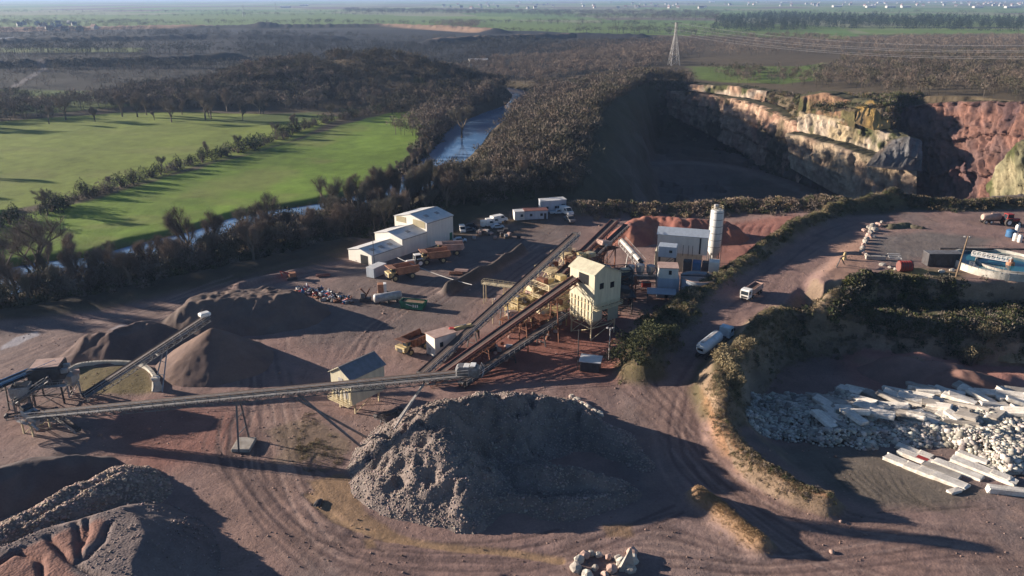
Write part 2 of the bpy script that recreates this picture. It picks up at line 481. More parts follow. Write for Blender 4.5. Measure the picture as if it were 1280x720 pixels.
def line(pts, c, w, soft=1.0, k=1.0, nz=0.5, zshift=0.0):
    ys = [p[1] for p in pts]
    r0 = max(0, np.searchsorted(rows, min(ys) - w - 10) - 1); r1 = np.searchsorted(rows, max(ys) + w + 10) + 1
    X = Xg[r0:r1]; Y = Yg[r0:r1]
    d, s, side, zz = seg_d(X, Y, pts)
    d = d + fbm(X / (w + .5), Y / (w + .5), int(w * 7) + 3, 3) * nz * w
    m = sstep(w + soft, w - soft, d) * k
    colr[r0:r1] = colr[r0:r1] * (1 - m[..., None]) + np.asarray(c) * m[..., None]
    if zshift: Zg[r0:r1] += m * zshift
DIRT = C3(.245, .162, .142); DIRT2 = C3(.19, .135, .122); GREY = C3(.15, .13, .125); RED = C3(.235, .095, .072)
GRASS = C3(.13, .205, .028); GRASS2 = C3(.175, .22, .042); SCRUB = C3(.10, .085, .045); WOODSHADE = C3(.036, .034, .030)
# far plain: strips of fields
band = (Yg > 1000)
fx = Xg / 420 + fbm(Xg / 900, Yg / 900, 3, 2) * 0.8; fy = Yg / 260 * (1200 / (Yg + 200)) + fbm(Xg / 700, Yg / 1500, 4, 2)
cell = _hash(np.floor(fx), np.floor(np.log(np.maximum(Yg, 10)) * 9 + 0.25 * np.sin(Xg / 700)), 77)
pal = np.array([[.17, .22, .07], [.13, .20, .05], [.20, .22, .11], [.15, .12, .09], [.11, .18, .045], [.22, .23, .13]])
far = pal[np.clip((cell * 6).astype(int), 0, 5)]
mfar = sstep(1700, 1900, Yg + fbm(Xg / 200, Yg / 200, 8, 3) * 60)
colr[:] = colr * (1 - mfar[..., None]) + far * mfar[..., None]
# mid country behind the meadows: woods floor, with the far slope's shade painted in as dark ground
zone(PX([(-500, 128), (640, 100), (820, 100), (820, 34), (1700, 36), (1700, 34), (-500, 34)]), WOODSHADE, 20, 1)
zone(PX([(190, 90), (330, 62), (560, 90), (640, 70), (800, 70), (820, 44), (640, 38), (330, 37), (190, 37), (170, 60)]), C3(.020, .021, .026), 10, 1)  # shade of the slope turned from the sun, painted as near-black ground
for a_, b_, y0_, y1_, c_ in ((0, 180, 60, 66, (.12, .15, .05)), (300, 640, 20, 29, (.17, .24, .06)), (-200, 300, 22, 30, (.19, .24, .07)), (960, 1300, 11.5, 15, (.15, .22, .06)), (700, 860, 30, 34, (.15, .22, .05)), (860, 1050, 32, 38, (.11, .18, .04)), (-300, 130, 110, 120, (.09, .13, .035))):
    zone(PX([(a_, y0_), (b_, y0_ + .5), (b_, y1_), (a_, y1_ + .5)]), C3(*c_), 8, .9, 10)
zone(PX([(340, 34), (460, 33), (580, 36), (700, 40), (1060, 52), (1060, 36), (1000, 30), (700, 28), (560, 22), (400, 16), (-300, 24), (-300, 33), (180, 33)]), C3(.13, .19, .045), 8)
line(ORANGE, C3(.32, .21, .14), 50, 12, .95, .25)
line(PX([(-30, 48), (120, 50), (250, 47), (330, 46), (410, 48)]), C3(.22, .16, .12), 22, 8, .8)
line(PX([(545, 55), (600, 50), (700, 47)]), C3(.22, .16, .12), 20, 8, .8)
zone(PX([(0, 52), (0, 47), (16, 47), (16, 53)]), C3(.3, .34, .42), 3)
line(PX([(15, 108), (30, 100), (55, 88), (45, 78), (60, 72)]), C3(.22, .2, .2), 3.5, 2, .8)
zone(PX([(860, 84, 10), (1000, 84, 13), (1030, 80, 13), (1028, 100, 14), (980, 103, 14), (870, 98, 10)]), C3(.10, .15, .035), 6, .9, 8)
zone(PX([(960, 38), (1060, 38), (1075, 47), (990, 48)]), C3(.12, .2, .05), 8)
# meadows by the river
zone(PX([(-420, 175), (0, 152), (150, 140), (390, 142), (430, 146), (395, 165), (330, 186), (240, 208), (170, 228), (90, 246), (0, 268), (-420, 330)], -3), GRASS2, 3, 1, 4)
zone(PX([(-420, 400), (-420, 345), (0, 276), (100, 252), (190, 227), (260, 206), (340, 185), (410, 163), (450, 151), (490, 140), (560, 138), (545, 150), (520, 178), (500, 215), (455, 240), (380, 255), (330, 268), (250, 285), (200, 302), (130, 318), (40, 330), (-60, 355)], -3), GRASS, 3, 1, 4)
zone(PX([(-420, 150), (-420, 118), (0, 116), (80, 124), (180, 130), (60, 140)], -2), C3(.09, .13, .03), 6, .9, 10)
zone(PX([(270, 150), (350, 140), (400, 138), (400, 150), (330, 156)], -3), C3(.06, .09, .025), 6, .8, 6)
zone(PX([(520, 92), (560, 88), (590, 88), (560, 90)], 0), C3(.13, .19, .05), 3)
mz = sstep(.02, .06, colr[..., 1] - colr[..., 0]) * (Yg < 1000)          # meadow grass: worn, wet and lusher streaks
w1 = fbm(Xg / 22, Yg / 60, 141, 4); w2 = fbm(Xg / 5, Yg / 9, 142, 3); w3 = np.sin((Yg * .93 + Xg * .36) / 2.6)
colr[:] = colr * (1 + mz * (.38 * w1 + .16 * w2 + .05 * w3))[..., None]
m_ = (mz * sstep(.15, .55, fbm(Xg / 40, Yg / 30, 143, 4)) * .55)[..., None]; colr[:] = colr * (1 - m_) + C3(.18, .185, .06) * m_
# quarry ground
QUARRY = PX([(-600, 560), (-200, 430), (0, 404), (130, 385), (250, 362), (330, 348), (430, 322), (452, 300), (560, 285), (590, 275), (660, 262), (720, 266), (1010, 272), (1040, 300), (1500, 262)], 0) + [(400, 380), (500, 330), (500, 60), (-400, 60)]
zone(QUARRY, DIRT, 3, 1, 3)
d = poly_sd(Xg, Yg, PIT)
paint(sstep(-1, 3, d), C3(.125, .105, .095))
paint(sstep(-1, 3, d) * sstep(0.1, -0.2, fbm(Xg / 25, Yg / 40, 61, 4)), C3(.07, .065, .05), .7)
dd, ss, sd_, zz = seg_d(Xg, Yg, PITROAD); paint(sstep(7, 3, dd), C3(.155, .135, .125), .8)
paint(sstep(60, 10, seg_d(Xg, Yg, RIDGE_M)[0]) * sstep(40, 10, d), SCRUB * .7, .9)
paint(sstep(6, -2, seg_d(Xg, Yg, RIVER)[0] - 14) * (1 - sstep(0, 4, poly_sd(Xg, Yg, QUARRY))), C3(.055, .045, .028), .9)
# broad tonal patches inside the yard
near = (Yg < 420)
q = fbm(Xg / 26, Yg / 26, 71, 4); q2 = fbm(Xg / 6, Yg / 6, 72, 4); q3 = fbm(Xg / 14, Yg / 45, 75, 4)
inq = sstep(0, 3, poly_sd(Xg, Yg, QUARRY)) * near
paint(inq * sstep(0.0, 0.45, q), DIRT2, .8)
paint(inq * sstep(0.05, 0.5, q3), GREY, .55)
paint(inq * sstep(0.15, 0.5, q2), C3(.25, .17, .14), .45)
zone(PX([(360, 400), (420, 330), (600, 300), (700, 280), (720, 300), (640, 340), (560, 400), (470, 430), (380, 430)]), C3(.155, .125, .115), 6, .75, 8)
zone(PX([(0, 500), (0, 420), (150, 390), (330, 352), (400, 350), (330, 370), (200, 400), (100, 450)]), C3(.19, .145, .135), 6, .8, 10)
zone(PX([(900, 280), (990, 276), (1000, 292), (950, 330), (905, 345), (890, 320)]), C3(.27, .125, .10), 4, .9, 3)
zone(PX([(560, 440), (720, 380), (780, 400), (780, 470), (700, 470), (580, 480)]), RED, 5, .85, 5)
zone(PX([(270, 590), (320, 500), (410, 500), (400, 620), (470, 700), (300, 700)]), C3(.245, .16, .13), 6, .7, 5)
zone(PX([(120, 505), (230, 500), (330, 520), (300, 560), (180, 590), (130, 545)]), RED * .95, 5, .6, 5)
zone(PX([(820, 480), (880, 510), (960, 590), (1040, 640), (1280, 680), (1280, 720), (1000, 720), (880, 600), (800, 560)]), C3(.25, .165, .138), 5, .8, 4)
zone(PX([(700, 640), (860, 640), (960, 690), (990, 720), (700, 720)]), C3(.23, .165, .15), 5, .7, 6)
# track bands swinging through the yard, with ruts
def ruts(pts, c, w, n=5, k=.5, depth=.07):
    pts = smooth(pts, 8)
    ys = [p[1] for p in pts]
    r0 = max(0, np.searchsorted(rows, min(ys) - w - 4) - 1); r1 = np.searchsorted(rows, max(ys) + w + 4) + 1
    X = Xg[r0:r1]; Y = Yg[r0:r1]
    d, s, side, zz = seg_d(X, Y, pts)
    side = side + fbm(s / 22, side * 0, 5, 2) * .8
    m = sstep(w, w * .7, d)
    st = 0.5 + 0.5 * np.sin(side / w * math.pi * n + 2 * vnoise(s / 9, side / 3, 2))
    st = st * sstep(.25, .8, vnoise(s / 11, side / 1.1, 6)) * 1.1
    mm = np.clip(m * st * k, 0, 1)[..., None]
    colr[r0:r1] = colr[r0:r1] * (1 - mm) + np.asarray(c) * mm
    Zg[r0:r1] -= m * st * depth * .45
LT = C3(.29, .205, .175); DK = C3(.125, .085, .08)
ruts(PX([(330, 430), (335, 520), (345, 600), (400, 680), (480, 730)]), LT, 7, 5, .7, .12)
ruts(PX([(330, 430), (345, 520), (375, 600), (450, 670), (560, 712), (700, 725)]), DK, 6, 5, .6, .12)
ruts(PX([(-40, 480), (80, 430), (200, 385), (330, 355), (430, 335)]), LT, 9, 7, .6)
ruts(PX([(-40, 510), (60, 470), (130, 420), (260, 378)]), DK, 6, 5, .5)
ruts(PX([(410, 400), (470, 420), (520, 445), (500, 470)]), LT, 6, 5, .5)
ruts(PX([(410, 470), (450, 400), (560, 350), (680, 300)]), DK, 7, 5, .4)
ruts(PX([(860, 480), (862, 540), (900, 610), (1010, 700), (1050, 740)]), DK, 4, 4, .6)
ruts(PX([(840, 480), (830, 520), (850, 590), (930, 690), (960, 740)]), LT, 5, 4, .6)
ruts(PX([(760, 470), (820, 520), (900, 600), (1000, 660), (1150, 700), (1350, 700)]), DK, 5, 5, .45)
ruts(PX([(1000, 640), (1100, 662), (1290, 680)]), LT, 5, 5, .5)
ruts(PX([(700, 700), (800, 680), (900, 700), (1000, 690), (1120, 670)]), DK, 5, 7, .45)
ruts([(p[0], p[1]) for p in ROAD[3:]], DK, 5, 4, .5)
ruts(PX([(1000, 330, 7), (1060, 300, 8), (1130, 280, 8), (1220, 285, 8), (1300, 290, 8)]), LT, 5, 5, .45)
for k_ in range(7):   # long dozer ripples on the red ground by the silo
    ruts(PX([(925 + k_ * 11, 276 + k_), (915 + k_ * 12, 295), (935 + k_ * 9, 318), (918 + k_ * 8, 335)]), C3(.13, .05, .045), 1.3, 1, .9, .35)
for k_ in range(5):
    ruts(PX([(560 + k_ * 9, 540 + 150 - 8 + k_), (545 + k_ * 14, 705)]), DK, .5, 1, .7, .15)
# individual wheel marks
rt = random.Random(12)
flows = [[(320, 430), (335, 520), (350, 600), (420, 680), (520, 725)], [(-20, 490), (90, 430), (210, 385), (340, 352), (450, 330)], [(860, 470), (862, 540), (905, 610), (1010, 690), (1120, 740)], [(760, 470), (830, 520), (900, 600), (1010, 660), (1250, 700)],
         [(420, 470), (470, 400), (570, 340), (690, 300)], [(700, 700), (820, 676), (960, 700), (1180, 670)], [(400, 690), (560, 700), (700, 690), (860, 640)], [(300, 500), (280, 560), (330, 640), (420, 720)], [(560, 390), (640, 330), (700, 290)]]
for i_ in range(54):
    fl = flows[i_ % len(flows)]; ox, oy = rt.gauss(0, 16), rt.gauss(0, 9)
    P_ = smooth(PX([(x + ox + rt.gauss(0, 7), y + oy + rt.gauss(0, 4)) for x, y in fl]), 6)
    a_ = rt.randint(0, len(P_) // 3); P_ = P_[a_:a_ + rt.randint(len(P_) // 3, len(P_))]
    c_ = rt.choice((DK * .9, DK, LT * 1.05)); kk = rt.uniform(.35, .8)
    for sg in (-1, 1):
        Q_ = []
        for j in range(len(P_)):
            a0 = P_[max(0, j - 1)]; a1 = P_[min(len(P_) - 1, j + 1)]; l_ = math.hypot(a1[0] - a0[0], a1[1] - a0[1]) + 1e-6
            Q_.append((P_[j][0] - (a1[1] - a0[1]) / l_ * sg * 1.1, P_[j][1] + (a1[0] - a0[0]) / l_ * sg * 1.1))
        if len(Q_) > 1: line(Q_, c_, .34, .16, kk, .12, -.05)
# platform: grey worn patch, dusty lip
zone(PX([(1085, 296), (1160, 290), (1230, 300), (1190, 322), (1110, 324)], 8), C3(.15, .135, .125), 4, .85, 6)
zone(PX([(1050, 300), (1082, 300), (1085, 345), (1075, 372), (1040, 368), (1030, 340)], 7), C3(.34, .21, .155), 3, .8, 3)
zone(PX([(1125, 338), (1170, 336), (1210, 340), (1210, 352), (1125, 350)], 8), C3(.14, .12, .04), 3, .7, 4)
# slab yard floor
zone(PX([(940, 560), (1020, 552), (1110, 560), (1180, 600), (1240, 625), (1200, 650), (1100, 650), (1030, 625)], -2), C3(.135, .115, .095), 3, .95, 3)
zone(PX([(1060, 436), (1290, 440), (1290, 486), (1180, 492), (1060, 470)], -4), C3(.30, .15, .125), 4, .9, 4)
for k_ in range(9):
    ruts(PX([(1010 + k_ * 13, 560 + k_ * 3, -2.5), (1030 + k_ * 14, 580 + k_ * 6, -2), (1060 + k_ * 15, 612 + k_ * 4, -1)]), C3(.08, .068, .055), .9, 2, .8, .16)
ruts(PX([(1110, 650, -1), (1160, 640, -1), (1230, 634, -1)]), C3(.09, .07, .06), 2.2, 4, .8, .15)
# banks with dry growth
for bl, c in ((BERMS[0][0], SCRUB), (BERMS[1][0], SCRUB), (BERMS[4][0], C3(.14, .115, .065)), (BERMS[5][0], C3(.14, .12, .06)), (BERMS[7][0], C3(.05, .04, .028))):
    line([(p[0], p[1]) for p in bl], c, 5.5, 1.5, .9, .3)
line([(p[0], p[1]) for p in BERMS[2][0]], C3(.28, .16, .09), 2.6, 1, .9, .3)
line([(p[0], p[1]) for p in BERMS[3][0]], C3(.30, .19, .11), 1.9, .8, .9, .2)
line([(p[0], p[1]) for p in BERMS[8][0]], C3(.09, .075, .065), 2, .8, .9, .2)
sdp = poly_sd(Xg, Yg, LEDGE); paint(sstep(-1.5, .5, sdp), C3(.08, .08, .042), .85)
# ochre mud and puddles round the big heap, pond ring
OCH = C3(.25, .165, .10)
line(PX([(385, 618), (420, 650), (480, 672), (560, 684), (640, 690), (700, 700)]), C3(.30, .20, .12), .8, .4, .9, .3, -.25)
zone(PX([(382, 600), (430, 590), (450, 612), (455, 640), (490, 662), (520, 680), (470, 668), (420, 645), (395, 622)]), OCH, .6, .9, .8, 3)
zone(PX([(330, 540), (400, 520), (440, 560), (400, 580), (350, 575)]), C3(.17, .13, .085), 1.5, .6, 3, 4)
zone(PX([(755, 656), (788, 655), (792, 670), (758, 672)]), OCH * .8, .7, .8, .8, 3)
zone(PX([(455, 674), (468, 672), (470, 684), (458, 686)]), OCH, .4, .9, .3, 3)
zone(PX([(95, 462), (150, 457), (185, 464), (194, 490), (150, 494), (100, 492)]), C3(.14, .115, .055), 1.2, .9, 1, 4)
zone(PX([(0, 432), (20, 418), (45, 411), (48, 416), (20, 430), (0, 436)]), C3(.34, .33, .36), .5, .8, .6, 3)
zone(PX([(136, 410), (150, 403), (166, 404), (150, 412)]), C3(.36, .32, .33), .5, .8, .4, 3)
steep = np.hypot(*np.gradient(Zg, rows, axis=0)[None]) if False else None
gy = np.gradient(Zg, axis=0) / np.gradient(Yg, axis=0); gx = np.gradient(Zg, axis=1) / np.gradient(Xg, axis=1)
slope = np.hypot(gx, gy)
st = sstep(.45, .9, slope) * (Yg < 240) * (Xg > 40)
rk = fbm(Xg / 4, Zg / 2.2 + Yg / 4, 91, 4)[..., None]
colr[:] = colr * (1 - .85 * st[..., None]) + (C3(.23, .17, .12) * (1 + .5 * rk)) * .85 * st[..., None]
colr *= (1 + .10 * fbm(Xg / 3, Yg / 3, 99, 3)[..., None] * near[..., None])
ground_m = attrmat('ground_soil', 0.95, bump=0.8, bscale=1.3, bdist=0.25, var=.34, vscale=.14, fine=2.2)
idx = (np.arange(NR - 1)[:, None] * NC + np.arange(NC - 1)[None, :]).ravel()
F = np.stack([idx, idx + 1, idx + NC + 1, idx + NC], 1)
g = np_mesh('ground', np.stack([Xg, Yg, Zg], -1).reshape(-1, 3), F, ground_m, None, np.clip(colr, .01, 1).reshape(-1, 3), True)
tag(g, kind='structure')
# a plain skirt so the sheet runs on to the horizon and under the viewpoint
sk = MB(); sk.box((0, -600, -4.0), (9000, 1340, 0.2)); sk.box((0, 22000, -4.2), (90000, 16000, 0.2)); 
for sx in (-1, 1): sk.add([(sx * 74, 71, -4.1), (sx * 11490, 13990, -4.1), (sx * 45000, 13990, -4.1), (sx * 4500, 71, -4.1)], [(0, 1, 2, 3)])
tag(sk.build('plain', pmat('plain_soil', (.14, .17, .07), .95, scale=.004, c2=(.10, .09, .05))), kind='structure')

# river water
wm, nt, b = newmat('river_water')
b.inputs['Base Color'].default_value = (.15, .24, .38, 1); b.inputs['Roughness'].default_value = .06; b.inputs['IOR'].default_value = 1.33  # light blue base colour paints in the bright sky reflection
n = noise_node(nt, .5, 4, .6, nt.nodes.new('ShaderNodeNewGeometry').outputs['Position'])
bp = nt.nodes.new('ShaderNodeBump'); bp.inputs['Strength'].default_value = .12; bp.inputs['Distance'].default_value = .2
nt.links.new(n.outputs['Fac'], bp.inputs['Height']); nt.links.new(bp.outputs[0], b.inputs['Normal'])
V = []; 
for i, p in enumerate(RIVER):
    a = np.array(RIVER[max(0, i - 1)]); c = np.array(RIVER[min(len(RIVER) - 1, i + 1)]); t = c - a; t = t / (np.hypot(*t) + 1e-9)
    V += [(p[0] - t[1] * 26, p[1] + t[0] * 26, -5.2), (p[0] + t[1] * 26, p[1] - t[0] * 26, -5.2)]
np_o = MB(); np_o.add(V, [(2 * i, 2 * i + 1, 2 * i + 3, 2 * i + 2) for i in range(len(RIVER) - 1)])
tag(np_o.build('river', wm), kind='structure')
# ============================================================ merged scatter
def merge(templates, pos, scale, rot, pick=None, cols=None, tilt=None):
    """templates: [(V,F,(C or None))]; returns V,F,C of all copies in one"""
    pos = np.asarray(pos, float); n = len(pos)
    scale = np.asarray(scale, float)
    if scale.ndim == 1: scale = np.repeat(scale[:, None], 3, 1)
    pick = rng.integers(0, len(templates), n) if pick is None else pick
    VV, FF, CC = [], [], []; off = 0
    for k, t in enumerate(templates):
        m = np.nonzero(pick == k)[0]
        if not len(m): continue
        V, F = t[0], t[1]
        c, s = np.cos(rot[m])[:, None], np.sin(rot[m])[:, None]
        P = V[None] * scale[m][:, None, :]
        x = P[..., 0] * c - P[..., 1] * s + pos[m, 0:1]
        y = P[..., 0] * s + P[..., 1] * c + pos[m, 1:2]
        z = P[..., 2] + pos[m, 2:3]
        VV.append(np.stack([x, y, z], -1).reshape(-1, 3))
        FF.append((F[None] + (off + np.arange(len(m)) * len(V))[:, None, None]).reshape(-1, F.shape[1]))
        off += len(m) * len(V)
        if cols is not None: CC.append(np.repeat(cols[m], len(V), 0))
    return np.concatenate(VV), np.concatenate(FF), (np.concatenate(CC) if cols is not None else None)
def ico(sub=1, jit=.18, flat=.75, seed=0):
    bm = bmesh.new(); bmesh.ops.create_icosphere(bm, subdivisions=sub, radius=1)
    r = np.random.default_rng(seed)
    V = np.array([v.co[:] for v in bm.verts]); F = np.array([[v.index for v in f.verts] for f in bm.faces]); bm.free()
    V = V * (1 + r.uniform(-jit, jit, (len(V), 1))) * np.array([r.uniform(.8, 1.3), r.uniform(.7, 1.1), flat])
    return V, F
STONES = [ico(1, .28, .75, s) for s in range(5)]

# ============================================================ CLIFFS of the deep pit and of the platform
rock_m = attrmat('cliff_rock', .9, bump=.9, bscale=.55, bdist=1.2, var=.38, vscale=.11, fine=.5)
def cliff(top, bot, c1, c2, rib=2.2, seed=0, nu=150, nv=34, dark=None, rs=7.0, name='quarry_cliff', zmode=False, bench=0, lipw=14.0):
    def conv(p): return (xat(p[0], p[1], p[2]), p[2], zat(p[1], p[2])) if not zmode else (*G(*p), p[2])
    T = np.array([conv(p) for p in top]); B = np.array([conv(p) for p in bot])
    def rs_(P, n):
        d = np.r_[0, np.cumsum(np.linalg.norm(np.diff(P, axis=0), axis=1))]
        t = np.linspace(0, d[-1], n)
        return np.stack([np.interp(t, d, P[:, i]) for i in range(3)], 1), t
    T, tu = rs_(T, nu); B, _ = rs_(B, nu)
    v = np.linspace(0, 1, nv)[None, :, None]
    P = T[:, None] * (1 - v) + B[:, None] * v
    vv = np.linspace(0, 1, nv)[None, :] + np.zeros((nu, nv)); U = tu[:, None] + np.zeros((nu, nv))
    H = (T[:, 2] - B[:, 2])[:, None] + np.zeros((nu, nv))
    dx = np.gradient(T[:, 0]); dy = np.gradient(T[:, 1]); L = np.hypot(dx, dy) + 1e-9
    nx, ny = dy / L, -dx / L
    flip = np.sign(np.mean(nx * (B[:, 0] - T[:, 0] + 1e-6) + ny * (-1 + (B[:, 1] - T[:, 1])))) or 1
    nx, ny = nx * flip, ny * flip
    warp = fbm(U / 14, vv * H / 14, seed + 3, 3) * 5
    r1 = 1 - np.abs(fbm((U + warp) / rs, vv * H / 30, seed, 4)) * 2.4      # ribs and gullies running down
    r2 = fbm((U + warp) / 2.6, vv * H / 5, seed + 9, 4)
    step = 0
    blk = _hash(np.floor((U + warp) / 2.7 + .6 * r2), np.floor(vv * H / 3.2 + .5 * r1), seed + 77) + .6 * _hash(np.floor((U + warp) / 7.1), np.floor(vv * H / 6.5 + .4 * r2), seed + 78)
    if bench: step = (np.floor(vv * bench + .25 * r2) / bench - vv) * -H * .25
    D = (r1 * rib * .7 + r2 * rib * .4 + (blk - .8) * rib * .75 - rib * .4) * np.sin(np.clip(vv * 1.08, 0, 1) * math.pi) ** .35 + step
    D[:, 0] -= 1.2
    P[..., 0] += nx[:, None] * D; P[..., 1] += ny[:, None] * D; P[..., 2] += fbm(U / 5, vv * 3, seed + 5, 4) * .9 * (1 - vv)
    q = sstep(-.35, .35, fbm((U + warp) / 9, vv * H / 7, seed + 21, 5))[..., None]
    C = np.array(c1) * q + np.array(c2) * (1 - q)
    if dark is not None:
        k = sstep(.1, .45, fbm(U / 11, vv * H / 16, seed + 31, 4))[..., None]; C = C * (1 - k) + np.array(dark) * k
    C = C * (1 + .35 * fbm(U / 1.8, vv * H / 4, seed + 41, 3) + .3 * (blk - .8))[..., None]
    nb = 4                                            # a lip running back into the hill behind the crest
    lip = np.stack([P[:, 0] - np.stack([nx, ny, 0 * nx], 1) * (k_ * lipw / nb) + np.array([0, 0, .35 * math.sin(k_ * 2.1 + seed)]) for k_ in range(nb, 0, -1)], 1)
    lc = np.array([.085, .078, .045]) * (1 + .4 * fbm(np.repeat(tu[:, None], nb, 1) / 5, np.arange(nb)[None] * 1.3 + np.zeros((nu, nb)), seed + 61, 3))[..., None]
    P = np.concatenate([lip, P], 1); C = np.concatenate([lc, C], 1); nv = nv + nb
    idx = (np.arange(nu - 1)[:, None] * nv + np.arange(nv - 1)[None]).ravel()
    F = np.stack([idx, idx + 1, idx + nv + 1, idx + nv], 1)
    o = np_mesh(name, P.reshape(-1, 3), F, rock_m, None, np.clip(C, .01, 1).reshape(-1, 3), False)
    return tag(o, kind='structure')
CREAM, TAN, OCHR, REDR, PURP, GRYR, MOSS = (.44, .36, .28), (.32, .21, .145), (.40, .26, .10), (.20, .105, .08), (.14, .085, .075), (.17, .175, .185), (.07, .075, .03)
cliff([(858, 106, 655), (905, 107, 630), (958, 114, 600)], [(860, 113, 652), (905, 118, 626), (956, 129, 596)], CREAM, TAN, 1.6, 1, 90, 14, MOSS)
cliff([(826, 112, 690), (880, 117, 640), (930, 126, 590), (962, 137, 560), (1003, 158, 508)], [(832, 140, 682), (880, 165, 632), (930, 190, 580), (962, 215, 546), (1003, 232, 494)], (.40, .28, .20), (.27, .165, .12), 3.2, 2, 190, 46, (.1, .08, .05), bench=3)
cliff([(998, 140, 508), (1050, 149, 482), (1110, 166, 457), (1138, 176, 448)], [(996, 163, 500), (1050, 180, 474), (1110, 196, 450), (1138, 200, 443)], CREAM, (.34, .27, .17), 2.0, 3, 130, 26, MOSS)
cliff([(982, 166, 490), (1040, 181, 462), (1100, 203, 434), (1146, 214, 424)], [(988, 210, 482), (1040, 240, 452), (1100, 262, 424), (1146, 270, 414)], (.42, .33, .23), (.30, .215, .155), 2.6, 4, 170, 40, (.16, .13, .09))
cliff([(1110, 177, 447), (1138, 172, 444), (1152, 175, 444)], [(1082, 207, 428), (1118, 212, 425), (1152, 214, 424)], (.17, .165, .165), (.115, .112, .11), 2.4, 5, 90, 36, (.16, .12, .09), rs=4)
cliff([(1118, 138, 506), (1150, 130, 500), (1210, 127, 478), (1300, 128, 440), (1400, 130, 400)], [(1140, 262, 440), (1170, 264, 430), (1215, 266, 402), (1300, 268, 356), (1400, 270, 318)], REDR, PURP, 5.5, 6, 230, 70, (.10, .06, .06), rs=15, bench=3)
cliff([(1074, 136, 478), (1092, 127, 481), (1114, 135, 477)], [(1068, 154, 467), (1092, 163, 460), (1113, 160, 462)], (.44, .28, .09), (.34, .23, .11), 1.4, 7, 60, 22, rs=5)
cliff([(1000, 122, 520), (1030, 116, 515), (1070, 130, 490)], [(996, 145, 508), (1030, 150, 492), (1068, 160, 468)], (.27, .16, .10), (.13, .11, .05), 2.0, 8, 70, 22, MOSS, rs=5)
cliff([(1232, 232, 352), (1246, 204, 348), (1268, 180, 342), (1330, 168, 330)], [(1240, 262, 338), (1256, 266, 332), (1280, 268, 322), (1330, 272, 310)], (.30, .26, .16), (.16, .15, .09), 2.4, 9, 90, 40, MOSS, rs=6)
cliff([(1068, 350, 8), (1084, 348, 8), (1096, 352, 8)], [(1056, 386, 2), (1080, 388, 2), (1096, 384, 2)], (.36, .27, .16), (.24, .16, .10), .9, 10, 60, 20, (.1, .08, .05), rs=3.5, zmode=True, lipw=1.5)
cliff([(1228, 404, 2), (1262, 404, 2), (1330, 404, 2)], [(1224, 448, -5.4), (1262, 454, -5.4), (1330, 456, -5.4)], (.33, .26, .16), (.2, .15, .1), 1.5, 12, 80, 24, (.1, .08, .05), rs=3.5, zmode=True, lipw=1.5)
cliff([(1100, 404, 1), (1120, 406, 1), (1140, 404, 1)], [(1096, 438, -4.6), (1120, 442, -4.6), (1142, 440, -4.6)], (.30, .24, .16), (.18, .14, .1), 1.3, 11, 50, 20, (.08, .07, .04), rs=3.5, zmode=True, lipw=1.5)

